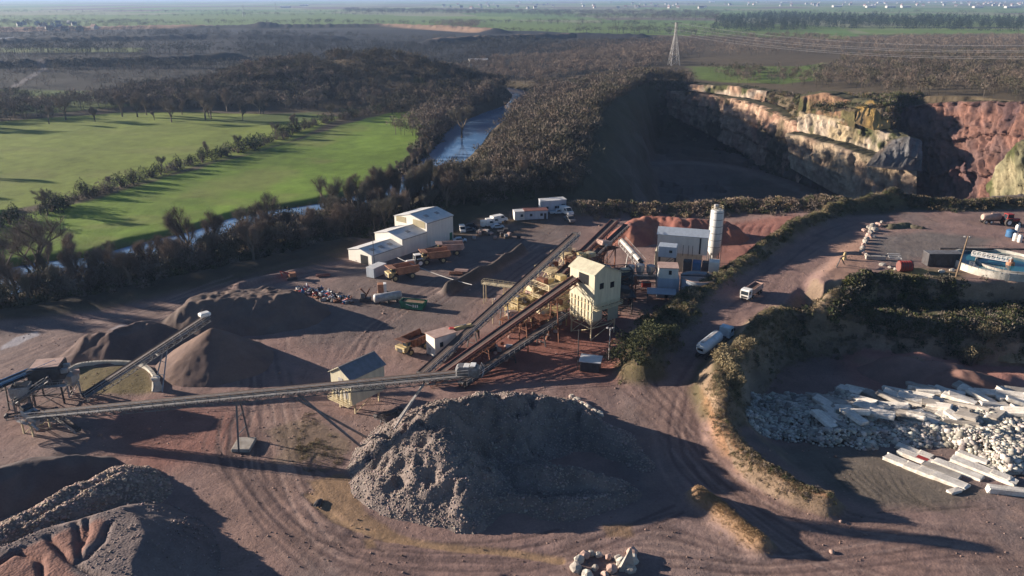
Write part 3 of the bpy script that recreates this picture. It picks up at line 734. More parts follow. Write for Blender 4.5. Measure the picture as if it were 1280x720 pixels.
# ============================================================ STOCKPILES
def apex(px, py, toe, s=.65, z0=0.0):
    t = py - 360.0; k = (CP * FPX - SP * t) / (SP * FPX + CP * t)
    Yt = G(px, toe, z0)[1]
    h = (s * (80 * k - Yt) + z0) / (1 + s * k)
    return (*G(px, py, h), h)
pile_m = attrmat('crushed_stone', .95, bump=.5, bscale=2.6, bdist=.15, var=.3, vscale=.5, fine=3.2, rocky=True)
fine_m = attrmat('fine_grit', .95, bump=.6, bscale=4.5, bdist=.12, var=.22, vscale=.3, fine=2.5)
def stockpile(label, segs, c1, c2, slope=.65, res=.4, stones=0, sr=(.18, .42), top=None, z0=-.4, craters=(), gull=.35, mat=None, seed=0, redtop=None, cat='gravel pile', name='gravel_pile', extra=None, group=None):
    pts = [p for s_ in segs for p in s_] + (list(top[0]) if top else [])
    hm = max([p[2] for s_ in segs for p in s_] + [top[1] if top else 0])
    ext = (hm if hm > 3 else hm + 9) / slope + 3
    x0, x1 = min(p[0] for p in pts) - ext, max(p[0] for p in pts) + ext
    y0, y1 = min(p[1] for p in pts) - ext, max(p[1] for p in pts) + ext
    nx, ny = int((x1 - x0) / res), int((y1 - y0) / res)
    X, Y = np.meshgrid(np.linspace(x0, x1, nx), np.linspace(y0, y1, ny))
    wa = .7 if gull < .2 else 1.6; wx = X + fbm(X / 6, Y / 6, seed + 1, 3) * wa; wy = Y + fbm(X / 6, Y / 6, seed + 2, 3) * wa
    def hf(X, Y, wx, wy):
        h = np.full(X.shape, -50.0)
        for s_ in segs:
            s2 = s_ if len(s_) > 1 else [s_[0], (s_[0][0] + .01, s_[0][1], s_[0][2])]
            d, s, side, zz = seg_d(wx, wy, s2)
            h = np.maximum(h, zz - slope * np.sqrt(d * d + .25) )
        if top:
            sd = poly_sd(wx, wy, top[0]); h = np.maximum(h, top[1] + slope * np.minimum(0, sd))
        for cx, cy, cr, cd in craters: h = h - cd * np.exp(-((X - cx) ** 2 + (Y - cy) ** 2) / cr ** 2)
        if extra: h = extra(X, Y, h)
        g_ = 1 - np.abs(fbm(wx / 3.2, wy / 3.2, seed + 5, 3)) * 2
        return h + g_ * gull * np.clip(h / 3, 0, 1) + fbm(X / 1.2, Y / 1.2, seed + 7, 3) * .12
    Z = hf(X, Y, wx, wy); gz = height(X, Y)
    Z2 = np.maximum(Z, gz + z0)
    cc = sstep(-.4, .4, fbm(X / 5, Y / 5, seed + 11, 4))[..., None]
    C = np.array(c1) * cc + np.array(c2) * (1 - cc)
    if redtop is not None:
        m = (sstep(0, 1.5, poly_sd(X, Y, redtop[0]) + fbm(X / 2, Y / 2, 5, 3)) * .95)[..., None]; C = C * (1 - m) + np.array(redtop[1]) * m
    keep = (Z > gz + z0 - .2)
    kq = keep[:-1, :-1] | keep[1:, :-1] | keep[:-1, 1:] | keep[1:, 1:]
    idx = (np.arange(ny - 1)[:, None] * nx + np.arange(nx - 1)[None])[kq]
    F = np.stack([idx, idx + 1, idx + nx + 1, idx + nx], 1)
    used = np.unique(F); remap = np.full(nx * ny, -1); remap[used] = np.arange(len(used))
    org = np.array([(x0 + x1) / 2, (y0 + y1) / 2, 0.0])
    o = np_mesh(name, (np.stack([X, Y, Z2], -1).reshape(-1, 3)[used] - org), remap[F], mat or pile_m, None, C.reshape(-1, 3)[used], True)
    o.location = org
    if stones:
        r = np.random.default_rng(seed + 50)
        n0 = stones * 3
        sx = r.uniform(x0, x1, n0); sy = r.uniform(y0, y1, n0)
        ww = sx + fbm(sx / 6, sy / 6, seed + 1, 3) * 1.6; wv = sy + fbm(sx / 6, sy / 6, seed + 2, 3) * 1.6
        sz = hf(sx, sy, ww, wv); g2 = height(sx, sy)
        k = np.nonzero(sz > g2 - .1)[0][:stones]
        sc = r.uniform(sr[0], sr[1], len(k)) * (1 + (r.random(len(k)) > .96) * .8)
        base = np.array(c1) * 1.1
        if redtop is not None:
            k = k[poly_sd(sx[k], sy[k], redtop[0]) < 0]; sc = sc[:len(k)]
        cs = base * r.uniform(.7, 1.6, (len(k), 1)) * r.uniform(.92, 1.06, (len(k), 3))
        V, F2, C2 = merge(STONES, np.stack([sx[k], sy[k], sz[k] + .02], 1) - org, sc, r.uniform(0, 6.28, len(k)), cols=cs)
        s2 = np_mesh('loose_stones', V, F2, pile_m, o, C2)
        tag(s2, kind='stuff')
    return tag(o, label, cat, group)
BRN, BRN2 = (.165, .115, .10), (.12, .085, .078)
GRV, GRV2 = (.225, .182, .162), (.155, .13, .12)
ap = apex(262, 409, 487)
stockpile('sharp conical heap of brown grit under the raised conveyor tip', [[ap]], (.18, .125, .105), (.14, .10, .09), .66, .35, mat=fine_m, seed=3, gull=.12)
a1, a2 = apex(180, 401, 443), apex(112, 419, 456)
stockpile('dark lumpy brown heap behind the curved white wall', [[a2, (*G(140, 415, 5.2), 5.2), a1], [a1, (*G(205, 408, 4), 4)]], BRN, BRN2, .62, .4, mat=fine_m, seed=5, gull=.5)
tA = PX([(236, 378), (255, 368), (330, 359), (364, 366), (345, 372), (290, 376)], 6.0)
stockpile('long flat topped grey brown heap beside the haul road', [[(*G(362, 366, 6.6), 6.6), (*G(345, 369, 6.5), 6.5)]], (.17, .125, .105), (.13, .10, .09), .64, .4, top=(tA, 6.0), mat=fine_m, seed=8, gull=.55)
m1 = (*G(545, 516, 10.0), 10.0); m2 = (*G(566, 501, 12.2), 12.2); m3 = (*G(700, 502, 6.0), 6.0); m4 = (*G(755, 530, 3.4), 3.4); m5 = apex(574, 540, 655, .62); m7 = apex(578, 590, 664, .62); m6 = (*G(810, 575, 1.2), 1.2)
print('MAIN', m1)
cx, cy = G(605, 512, 12)
cx2, cy2 = G(640, 545, 9)
stockpile('huge pale stone mound in the foreground under the conveyor head', [[m1, m2, m5, m7], [m2, (*G(630, 496, 8.5), 8.5), m3], [m3, m4, m6], [(*G(630, 560, 5.5), 5.5), (*G(690, 585, 3.8), 3.8), (*G(770, 600, 2.2), 2.2)], [(*G(630, 612, 2.6), 2.6), (*G(710, 625, 1.8), 1.8), (*G(790, 612, 1.2), 1.2)]],
          GRV, GRV2, .62, .38, stones=15000, sr=(.09, .21), craters=((cx, cy, 4.5, 4.2), (cx2, cy2, 6, 2.6), (*G(540, 600, 4), 2.2, 1.6), (*G(500, 590, 4), 1.8, 1.3), (*G(690, 530, 4), 4, 2.0)), seed=12, gull=1.3)
tF = PX([(-160, 830), (-120, 745), (-30, 700), (50, 663), (108, 645), (150, 632), (176, 648), (184, 668), (168, 700), (158, 740), (120, 830)], 6.2)
rF = PX([(-160, 830), (-100, 735), (-20, 700), (40, 678), (104, 650), (132, 648), (136, 662), (110, 690), (95, 705), (130, 760)], 6.2)
def rill(X, Y, h):
    for pl in (PX([(95, 652), (98, 670), (100, 700)], 6), PX([(108, 650), (109, 668), (103, 680)], 6), PX([(136, 656), (128, 676), (108, 698)], 6), PX([(60, 672), (85, 700), (130, 725)], 6), PX([(0, 705), (20, 690), (50, 700), (52, 720)], 6)):
        d = seg_d(X, Y, pl)[0]; h = h - .7 * np.exp(-(d / .45) ** 2)
    return h
stockpile('wide foreground spoil heap with bare red clay top', [[(*G(20, 700, 6.3), 6.3), (*G(150, 640, 6.3), 6.3)]], (.19, .15, .14), (.15, .12, .115), .66, .36, stones=2500, sr=(.08, .2), top=(tF, 6.2), seed=20, gull=.07, redtop=(rF, (.23, .125, .10)), extra=rill, cat='spoil heap', name='spoil_heap')
stockpile('low ridge of coarse pale gravel in the left foreground', [[(*G(-60, 690, 5), 5), (*G(30, 645, 5.2), 5.2), (*G(105, 605, 5), 5), (*G(140, 588, 4.6), 4.6)], [(*G(30, 655, 5), 5), (*G(110, 618, 4.8), 4.8), (*G(148, 592, 4.6), 4.6)]], (.26, .20, .165), (.2, .155, .13), .6, .36, stones=5000, sr=(.12, .3), seed=24, gull=.5)
stockpile('dark heap of chippings below the transfer tower', [[(*G(-30, 590, 5), 5), (*G(40, 575, 5), 5), (*G(100, 570, 3.5), 3.5)]], (.13, .105, .10), (.10, .08, .08), .6, .45, seed=28, mat=fine_m)  # evenly dark chippings, darker than the neighbouring heaps
r1 = apex(808, 269, 302, .62)
stockpile('bright red heap behind the white concrete plant shed', [[(*G(786, 279, 6), 6), r1], [r1, (*G(850, 273, 7), 7), (*G(905, 276, 6.5), 6.5)]], (.30, .14, .10), (.24, .10, .08), .62, .5, mat=fine_m, seed=31, gull=.7)
stockpile('small red mound at the foot of the slab yard bank', [[(*G(1175, 452, -2), -2), (*G(1195, 456, -2.2), -2.2)], [(*G(1130, 446, -2.4), -2.4), (*G(1150, 450, -2.4), -2.4)]], (.25, .15, .125), (.2, .125, .105), .42, .4, mat=fine_m, seed=35, gull=.7)
stockpile('rounded red brown mound in the middle of the slab yard bank', [[(*G(1202, 463, -1.6), -1.6), (*G(1218, 464, -1.6), -1.6)]], (.24, .14, .115), (.2, .12, .10), .42, .35, mat=fine_m, seed=36, gull=.5)
stockpile('low yellow sand heap beside the striped tank', [[(*G(1143, 334, 9.3), 9.3), (*G(1152, 334, 9.3), 9.3)]], (.33, .22, .09), (.25, .17, .08), .7, .25, mat=fine_m, seed=38, cat='sand heap', name='sand_heap')
stockpile('dark low earth ridge on the open platform', [[(*G(1112, 279, 9.3), 9.3), (*G(1135, 278, 9.3), 9.3)], [(*G(1140, 281, 9), 9), (*G(1152, 283, 8.9), 8.9)]], (.12, .11, .07), (.1, .085, .06), .7, .25, mat=fine_m, seed=39, cat='earth heap', name='earth_heap')
# ============================================================ MATERIALS for built things
pmat('steel_grey', (.20, .205, .215), .6, .3, c2=(.12, .105, .10), scale=1.2)
pmat('steel_dark', (.075, .072, .078), .65, .2, c2=(.05, .042, .04), scale=1.0)
pmat('steel_pale', (.42, .42, .42), .55, .1, c2=(.27, .24, .22), scale=.9)
pmat('belt_rubber', (.06, .05, .048), .8, c2=(.11, .075, .062), scale=.7)
pmat('rust', (.21, .085, .045), .85, c2=(.10, .05, .038), scale=1.1, bump=.2)
pmat('rail_red', (.20, .08, .065), .8, c2=(.11, .055, .05), scale=.8)
pmat('cream_paint', (.62, .53, .34), .6, c2=(.42, .34, .22), scale=.7)
clad('cream_sheet', (.60, .55, .40), 2.4, .55, .3)
clad('olive_sheet', (.36, .36, .27), 2.4, .55, .3)
clad('shaded_roof', (.20, .21, .235), 2.0, .5, .35)
clad('white_sheet', (.74, .70, .62), 2.2, .5, .16)
clad('white_roof', (.66, .65, .63), 1.6, .5, .22)
clad('straw_sheet', (.36, .30, .17), 3.5, .6, .2)
clad('pale_blue_sheet', (.42, .47, .53), 2.2, .5, .2)
pmat('dark_opening', (.012, .012, .014), .9)
pmat('glass_dark', (.03, .04, .05), .12)
pmat('concrete', (.40, .37, .33), .9, c2=(.25, .22, .19), scale=.5, bump=.25)
pmat('concrete_pale', (.56, .53, .47), .85, c2=(.36, .33, .28), scale=.45, bump=.2)
pmat('skylight', (.22, .22, .22), .3)
pmat('white_paint', (.78, .77, .74), .4, c2=(.58, .55, .5), scale=1.0)
pmat('tyre', (.035, .032, .032), .9, c2=(.075, .06, .052), scale=2)
pmat('timber', (.24, .17, .11), .9, c2=(.13, .09, .06), scale=1.5)
pmat('red_paint', (.42, .045, .035), .45, c2=(.25, .04, .03))
pmat('green_paint', (.02, .16, .09), .5, c2=(.02, .08, .05))
pmat('blue_paint', (.04, .14, .30), .45, c2=(.04, .09, .17))
pmat('orange_paint', (.42, .20, .11), .6, c2=(.26, .13, .08), scale=1.3)
pmat('yellow_paint', (.52, .42, .22), .55, c2=(.33, .24, .11), scale=.9)
pmat('dust_pink', (.46, .33, .28), .8, c2=(.34, .22, .18), scale=.6)
pmat('load_earth', (.10, .06, .048), .95, c2=(.16, .10, .08), bump=.6, bscale=2.5)
pmat('pool_water', (.015, .10, .15), .08, c2=(.03, .15, .17), scale=.25)
pmat('mud_water', (.30, .19, .17), .35, c2=(.42, .30, .26), scale=.2)

def org_of(o): return (o.location.x, o.location.y, o.location.z)
# ------------------------------------------------------------ belt conveyors
def conveyor(label, p0, p1, w=1.5, dep=1.4, bay=2.0, steel='steel_grey', legs=(), rail=None, walkway=True, hood=None, wt=.13, group=None, belt='belt_rubber', double=False):
    p0 = Vector(p0); p1 = Vector(p1)
    t = thing('belt_conveyor', (p0.x, p0.y, hz(p0.x, p0.y)), 0, label, 'conveyor', group)
    og = org_of(t); d = (p1 - p0); L = d.length; d.normalize()
    u = d.cross(Vector((0, 0, 1))).normalized(); v = u.cross(d)
    P = lambda s, a, b: p0 + d * s + u * a + v * b
    f = MB(); n = max(2, int(L / bay))
    for a in (-w / 2, w / 2):
        f.beam(P(0, a, 0), P(L, a, 0), wt); f.beam(P(0, a, -dep), P(L, a, -dep), wt)
        for i in range(n):
            s0, s1 = L * i / n, L * (i + 1) / n
            f.beam(P(s0, a, 0), P(s0, a, -dep), wt * .7)
            f.beam(P(s0, a, -dep), P((s0 + s1) / 2, a, 0), wt * .65); f.beam(P((s0 + s1) / 2, a, 0), P(s1, a, -dep), wt * .65)
        f.beam(P(L, a, 0), P(L, a, -dep), wt)
    for i in range(n + 1):
        s0 = L * i / n; f.beam(P(s0, -w / 2, -dep), P(s0, w / 2, -dep), wt * .6)
        if i < n: f.beam(P(s0, -w / 2, -dep), P(L * (i + 1) / n, w / 2, -dep), wt * .5)
    f.build('truss', steel, t, org=og)
    b = MB()
    b.add([P(0, -w * .45, .26), P(0, -w * .2, .12), P(0, w * .2, .12), P(0, w * .45, .26), P(L, -w * .45, .26), P(L, -w * .2, .12), P(L, w * .2, .12), P(L, w * .45, .26),
           P(0, -w * .45, .22), P(0, w * .45, .22), P(L, -w * .45, .22), P(L, w * .45, .22)],
          [(0, 1, 5, 4), (1, 2, 6, 5), (2, 3, 7, 6)])
    b.beam(P(0, 0, -.3), P(L, 0, -.3), w * .8, .03)
    b.build('belt', belt, t, org=og)
    hd = MB(); hd.tube(P(L, -w * .5, 0), P(L, w * .5, 0), .42, n=14); hd.build('head_pulley', 'steel_dark', t, org=og)
    tl = MB(); tl.tube(P(0, -w * .5, 0), P(0, w * .5, 0), .36, n=14); tl.build('tail_pulley', 'steel_dark', t, org=og)
    if walkway:
        k = MB(); a = w / 2 + .5
        k.beam(P(0, a, -.15), P(L, a, -.15), .8, .06)
        k.build('walkway', steel, t, org=og)
        k = MB()
        for i in range(0, n + 1):
            s0 = L * i / n; k.beam(P(s0, a + .38, -.15), P(s0, a + .38, .95), .06)
        k.beam(P(0, a + .38, .95), P(L, a + .38, .95), .08); k.beam(P(0, a + .38, .45), P(L, a + .38, .45), .05)
        k.build('handrail', rail or 'steel_pale', t, org=og)
    if rail:
        k = MB()
        for a in (-w / 2 - .06, w / 2 + .06): k.beam(P(0, a, .2), P(L, a, .2), .16, .4)
        k.build('side_plate', rail, t, org=og)
    if hood:
        h0, h1 = hood
        h = MB(); M = []
        n_ = 8
        for s0 in (h0 * L, h1 * L):
            for i in range(n_ + 1):
                an = math.pi * i / n_; M.append(P(s0, math.cos(an) * w * .62, .15 + math.sin(an) * .9))
        h.add(M, [(i, i + 1, n_ + 2 + i, n_ + 1 + i) for i in range(n_)]); h.build('belt_cover', 'steel_pale', t, org=og)
    for sfrac, spread, kind in legs:
        s0 = L * sfrac; c = P(s0, 0, -dep); gz = hz(c.x, c.y)
        for sg in (-1, 1):
            k = MB(); top = P(s0, sg * w / 2, -dep)
            if kind == 'A':
                ft = Vector((c.x + u.x * sg * (w / 2 + spread), c.y + u.y * sg * (w / 2 + spread), gz - .2))
                k.beam(top, ft, .26); m_ = (top + ft) / 2; k.build('support_leg', steel, t, org=og)
            else:
                ft = Vector((top.x + d.x * sg * spread, top.y + d.y * sg * spread, gz - .2))
                k.beam(top, ft, .24); k.build('support_leg', steel, t, org=og)
        k = MB(); z2 = (c.z + gz) / 2
        for f_ in (.35, .7):
            q = spread * (1 - f_) + w / 2
            z2 = gz + (c.z - gz) * f_
            if kind == 'A': k.beam((c.x - u.x * q, c.y - u.y * q, z2), (c.x + u.x * q, c.y + u.y * q, z2), .14)
        if k.v: k.build('cross_brace', steel, t, org=og)
    return t, P, L, og

# long stockpiling conveyor running across the foreground
H0, H1 = Vector((-93, 134.5, 4.2)), W(588, 464, 18.2)
t, P, L, og = conveyor('very long grey truss conveyor ending high above the pale stone mound', H0, H1, 1.5, 1.5, 2.2, 'steel_grey', legs=((.49, 1.6, 'A'),), wt=.14)
k = MB(); k.box((0, 0, 0), (3.4, 2.6, 2.2), bev=.3)
a_ = math.atan2((H1 - H0).y, (H1 - H0).x); k = MB(); c = P(L - .4, 0, .2)
k.box(c, (4.2, 2.5, 1.9), rz=a_, bev=.35); k.build('drive_housing', 'steel_grey', t, org=og)
for i in range(3):
    k = MB(); k.box(P(L - 1.6 + i * 1.15, 0, 1.18), (.95, 1.7, .12), rz=a_, bev=.04); k.build('white_hatch', 'white_paint', t, org=og)
k = MB()
for i in range(7):
    an = -1.3 + i * .45; k.beam(P(L + 1.9 + .5 * math.cos(an), -1.3, math.sin(an) * .9), P(L + 1.9 + .5 * math.cos(an), 1.3, math.sin(an) * .9), .06)
k.build('end_cage', 'steel_pale', t, org=og)
base = W(470, 560, 0)
for fr, s_ in ((.62, -1), (.90, 1)):
    for sg in (-1, 1):
        k = MB(); tp = P(L * fr, sg * .75, -1.5); k.beam(tp, (base.x + s_ * .8, base.y + sg * 2.2, .1), .34); k.build('strut', 'steel_pale' if s_ > 0 else 'steel_grey', t, org=og)
k = MB(); k.beam((base.x, base.y - 2.6, .3), (base.x, base.y + 2.6, .3), .5)
for sg in (-1, 1): k.tube((base.x - .3, base.y + sg * 2.9, .5), (base.x + .3, base.y + sg * 2.9, .5), .5, n=14)
k.build('wheel_carriage', 'steel_dark', t, org=og)
k = MB()
gp = P(L * .49, 0, -1.5)
k.box((gp.x, gp.y, .3), (3.5, 4.5, .7), bev=.1); k.build('footing', 'concrete', t, org=og)

# stacker conveyor above the cone heap, with ring wall
S0, S1 = W(104, 494, 2.2), Vector((ap[0] - .3, ap[1], 11.8))
t, P, L, og = conveyor('lattice stacker conveyor rising to the tip of the conical brown heap', S0, S1, 1.6, 1.5, 1.8, 'steel_grey', wt=.13)
ft = W(197, 490, .8)
for sg in (-1, 1):
    k = MB(); k.beam(P(L * .62, sg * .8, -1.5), (ft.x + sg * 1.0, ft.y, .8), .22); k.build('support_leg', 'steel_pale', t, org=og)
k = MB(); k.beam(P(L * .55, -.8, -1.5), P(L * .55, .8, -1.5), .2)
for f_ in (.3, .6): k.beam(P(L * .62, -.8, -1.5).lerp(Vector((ft.x - 1, ft.y, .8)), f_), P(L * .62, .8, -1.5).lerp(Vector((ft.x + 1, ft.y, .8)), f_), .12)
k.build('cross_brace', 'steel_pale', t, org=og)
a_ = math.atan2((S1 - S0).y, (S1 - S0).x)
k = MB(); k.box(P(L - .3, 0, .5), (2.4, 1.9, 1.0), rz=a_, bev=.25); k.build('head_guard', 'white_paint', t, org=og)
rp = smooth(PX([(85, 466), (100, 459), (125, 456), (155, 456), (176, 459), (188, 466), (196, 478), (198, 490)]), 6)
k = MB()
for a, b in zip(rp[:-1], rp[1:]): 
    d_ = (Vector((*b, 0)) - Vector((*a, 0))).normalized() * .12
    k.beam(Vector((a[0], a[1], .45)) - d_, Vector((b[0], b[1], .45)) + d_, .75, 1.1)
w_ = k.build('ring_wall', 'concrete_pale'); tag(w_, 'curved low white concrete ring wall under the stacker conveyor', 'wall')
k = MB(); q = G(197, 488); k.lathe((q[0], q[1], -.2), [(1.3, 0), (1.1, .6), (.75, 2.6), (.95, 3.0), (.95, 3.3)], 16)
k.build('pier', 'concrete_pale', w_)

# ------------------------------------------------------------ plain steel tower with hopper (left edge)
def hopper_tower(label, loc, rz, w, l, z0, z1, sheet, open_top=True, name='hopper_tower', top_mat=None):
    t = thing(name, loc, rz, label, 'hopper')
    for sx in (-1, 1):
        for sy in (-1, 1):
            k = MB(); k.beam((sx * w * .42, sy * l * .42, -.3), (sx * w * .42, sy * l * .42, z0 + .2), .32); k.build('leg', 'steel_grey', t)
    k = MB()
    for sx in (-1, 1):
        k.beam((sx * w * .42, -l * .42, .5), (sx * w * .42, l * .42, z0), .14); k.beam((sx * w * .42, l * .42, .5), (sx * w * .42, -l * .42, z0), .14)
    for sy in (-1, 1):
        k.beam((-w * .42, sy * l * .42, .5), (w * .42, sy * l * .42, z0), .14); k.beam((w * .42, sy * l * .42, .5), (-w * .42, sy * l * .42, z0), .14)
    k.build('bracing', 'steel_grey', t)
    b = MB(); zc = z0 + (z1 - z0) * .4
    lo = [(-w * .12, -l * .12), (w * .12, -l * .12), (w * .12, l * .12), (-w * .12, l * .12)]; hi = [(-w / 2, -l / 2), (w / 2, -l / 2), (w / 2, l / 2), (-w / 2, l / 2)]; inn = [(x * .93, y * .93) for x, y in hi]
    vs = [(x, y, z0 - .8) for x, y in lo] + [(x, y, zc) for x, y in hi] + [(x, y, z1) for x, y in hi] + [(x, y, z1) for x, y in inn] + [(x, y, zc) for x, y in inn]
    fs = [(0, 1, 2, 3)]
    for r in range(4):
        for i in range(4):
            j = (i + 1) % 4; fs.append((r * 4 + i, r * 4 + j, r * 4 + 4 + j, r * 4 + 4 + i))
    fs.append((16, 17, 18, 19)); b.add(vs, fs); b.build('bin', sheet, t)
    r = MB()
    for i in range(7):
        x = -w / 2 + w * (i + .5) / 7
        for sy in (-1, 1): r.beam((x, sy * (l / 2 + .06), zc), (x, sy * (l / 2 + .06), z1), .12, .14)
    for i in range(5):
        y = -l / 2 + l * (i + .5) / 5
        for sx in (-1, 1): r.beam((sx * (w / 2 + .06), y, zc), (sx * (w / 2 + .06), y, z1), .12, .14)
    r.build('ribs', sheet, t)
    if not open_top:
        k = MB(); k.box((0, 0, z1 + .12), (w + .5, l + .5, .2)); k.build('roof', top_mat or sheet, t)
    return t
def deck(t, x0, x1, y0, y1, z, mat='steel_pale', rail=True):
    k = MB(); k.box(((x0 + x1) / 2, (y0 + y1) / 2, z), (x1 - x0, y1 - y0, .14)); k.build('deck', mat, t)
    if rail:
        k = MB(); c = [(x0, y0), (x1, y0), (x1, y1), (x0, y1)]
        for i in range(4):
            a, b = c[i], c[(i + 1) % 4]
            for zz in (.55, 1.05): k.beam((*a, z + zz), (*b, z + zz), .06)
            n = max(1, int(math.hypot(b[0] - a[0], b[1] - a[1]) / 1.4))
            for j in range(n): k.beam((a[0] + (b[0] - a[0]) * j / n, a[1] + (b[1] - a[1]) * j / n, z), (a[0] + (b[0] - a[0]) * j / n, a[1] + (b[1] - a[1]) * j / n, z + 1.05), .06)
        k.build('guardrail', mat, t)
def frame_tower(t, w, l, z, mat, nb=2, x0=0, y0=0):
    for sx in (-1, 1):
        for sy in (-1, 1):
            k = MB(); k.beam((x0 + sx * w / 2, y0 + sy * l / 2, -.4), (x0 + sx * w / 2, y0 + sy * l / 2, z), .3); k.build('column', mat, t)
    k = MB()
    for i in range(1, nb + 1):
        zz = z * i / nb; z_ = z * (i - 1) / nb
        for s_ in (-1, 1):
            k.beam((x0 - w / 2, y0 + s_ * l / 2, zz), (x0 + w / 2, y0 + s_ * l / 2, zz), .2); k.beam((x0 + s_ * w / 2, y0 - l / 2, zz), (x0 + s_ * w / 2, y0 + l / 2, zz), .2)
            k.beam((x0 - w / 2, y0 + s_ * l / 2, z_), (x0 + w / 2, y0 + s_ * l / 2, zz), .12); k.beam((x0 + s_ * w / 2, y0 + l / 2, z_), (x0 + s_ * w / 2, y0 - l / 2, zz), .12)
    k.build('bracing', mat, t)
# left transfer tower: clad box on top of the incoming conveyor
q = W(68, 500, 0)
t = thing('transfer_tower', q, R(12), 'dark clad transfer tower with pale flat roof at the left conveyors', 'transfer tower')
frame_tower(t, 5.5, 5, 5, 'steel_dark', 2)
k = MB(); k.box((0, 0, 6.6), (6, 5.6, 3.6), bev=.05); k.build('cladding', 'steel_dark', t)
k = MB(); k.box((0.2, 0, 8.6), (5.4, 4.4, .18)); k.build('roof', 'dust_pink', t)
k = MB(); k.box((3.6, -1.4, 7.2), (1.3, .9, .9)); k.box((3.6, .5, 7.6), (1.3, .7, .7)); k.build('motor', 'steel_pale', t)
deck(t, -4.2, 4.2, -4.0, -2.9, 4.8)
hopper_tower('small ribbed pale grey feed hopper beside the dark transfer tower', W(33, 515, 0), R(15), 3.4, 3.2, 3.0, 6.2, 'steel_pale')
conveyor('incoming dark conveyor entering the frame from the left edge', W(-60, 505, 6.2), W(66, 452, 8.2), 1.5, 1.3, 2.0, 'steel_dark', legs=((.5, 1.2, 'A'),), rail='blue_paint')
conveyor('short pale conveyor between left hopper and transfer tower', W(20, 500, 3.6), W(60, 473, 7.2), 1.1, .8, 1.6, 'steel_grey', legs=((.3, .5, 'A'),))
conveyor('short low conveyor feeding out of the left hopper', W(8, 520, 2.2), W(70, 512, 2.0), 1.1, .7, 1.6, 'steel_grey', walkway=False, legs=((.4, .3, 'A'),))
conveyor('small inclined belt at the tail of the long conveyor', W(66, 515, 2.5), W(97, 537, 1.6), 1.0, .6, 1.4, 'steel_pale', walkway=False)
# feed unit under the stacker tail
q = W(94, 494, 0)
t = thing('feed_chute', q, R(30), 'grey feed chute at the tail of the lattice stacker conveyor', 'chute')
frame_tower(t, 2.2, 2.0, 3.0, 'steel_pale', 1)
k = MB(); k.lathe((0, 0, 3.0), [(.5, -.8), (1.5, .8), (1.5, 2.0)], 4); k.build('chute', 'steel_pale', t)
k = MB(); k.box((1.1, 0, 5.3), (1.4, 1.2, .7), bev=.1); k.build('motor', 'dust_pink', t)
# crushed frames lower left: small crusher on stilts
q = W(47, 540, 0)
t = thing('screening_unit', q, R(-28), 'pale tilted screening unit on stilts at the long conveyor tail', 'screening unit')
frame_tower(t, 3.0, 3.4, 2.6, 'cream_paint', 1)
k = MB(); k.box((0, 0, 3.6), (4.6, 2.4, 1.2), ry=R(16), bev=.1); k.build('screen_box', 'steel_pale', t)
k = MB(); k.box((-1.8, 0, 5.0), (1.3, 2.0, .7), ry=R(16), bev=.1); k.build('feed_box', 'steel_dark', t)
k = MB(); k.tube((1.6, -1.5, 3.0), (3.4, -1.5, 2.2), .25); k.tube((1.6, 1.5, 3.0), (3.8, 1.5, 2.4), .25); k.build('discharge_pipe', 'steel_pale', t)
deck(t, -2.2, 1.0, -2.3, -1.6, 3.0)

# ------------------------------------------------------------ gable roofed sheds
def shed(t, w, l, e, r, wall, roof, z0=0.0, x0=0, y0=0, over=.25, roofmat2=None):
    """walls as one solid, ridge along local x, two roof sheets standing proud"""
    k = MB(); k.prism([(y0 - w / 2, z0), (y0 + w / 2, z0), (y0 + w / 2, e), (y0, r), (y0 - w / 2, e)], x0 - l / 2, x0 + l / 2, 'yz'); wl = k.build('wall', wall, t)
    sl = (r - e) / (w / 2); objs = []
    for s_ in (-1, 1):
        k = MB(); yo = s_ * (w / 2 + over)
        a = [(x0 - l / 2 - over, y0, r + .06), (x0 + l / 2 + over, y0, r + .06), (x0 + l / 2 + over, y0 + yo, e - sl * over + .06), (x0 - l / 2 - over, y0 + yo, e - sl * over + .06)]
        k.add(a + [(x, y, z + .12) for x, y, z in a], [(0, 1, 2, 3), (4, 5, 6, 7), (0, 1, 5, 4), (1, 2, 6, 5), (2, 3, 7, 6), (3, 0, 4, 7)])
        objs.append(k.build('roof', roof if s_ < 0 or not roofmat2 else roofmat2, t))
    k = MB(); k.beam((x0 - l / 2 - over, y0, r + .2), (x0 + l / 2 + over, y0, r + .2), .3, .08); k.build('ridge_cap', 'steel_grey', t)
    return wl, objs
def skylights(roof_objs, t, w, l, e, r, x0, n, side=-1):
    for i in range(n):
        f = .55; y = side * w / 2 * f; z = r - (r - e) * f + .24; an = math.atan((r - e) / (w / 2))
        k = MB(); k.box((x0 - l / 2 + l * (i + .7) / (n + .4), y, z), (l * .42 / n, w * .2, .06), rx=an * (1 if side < 0 else -1)); k.build('skylight', 'skylight', t)
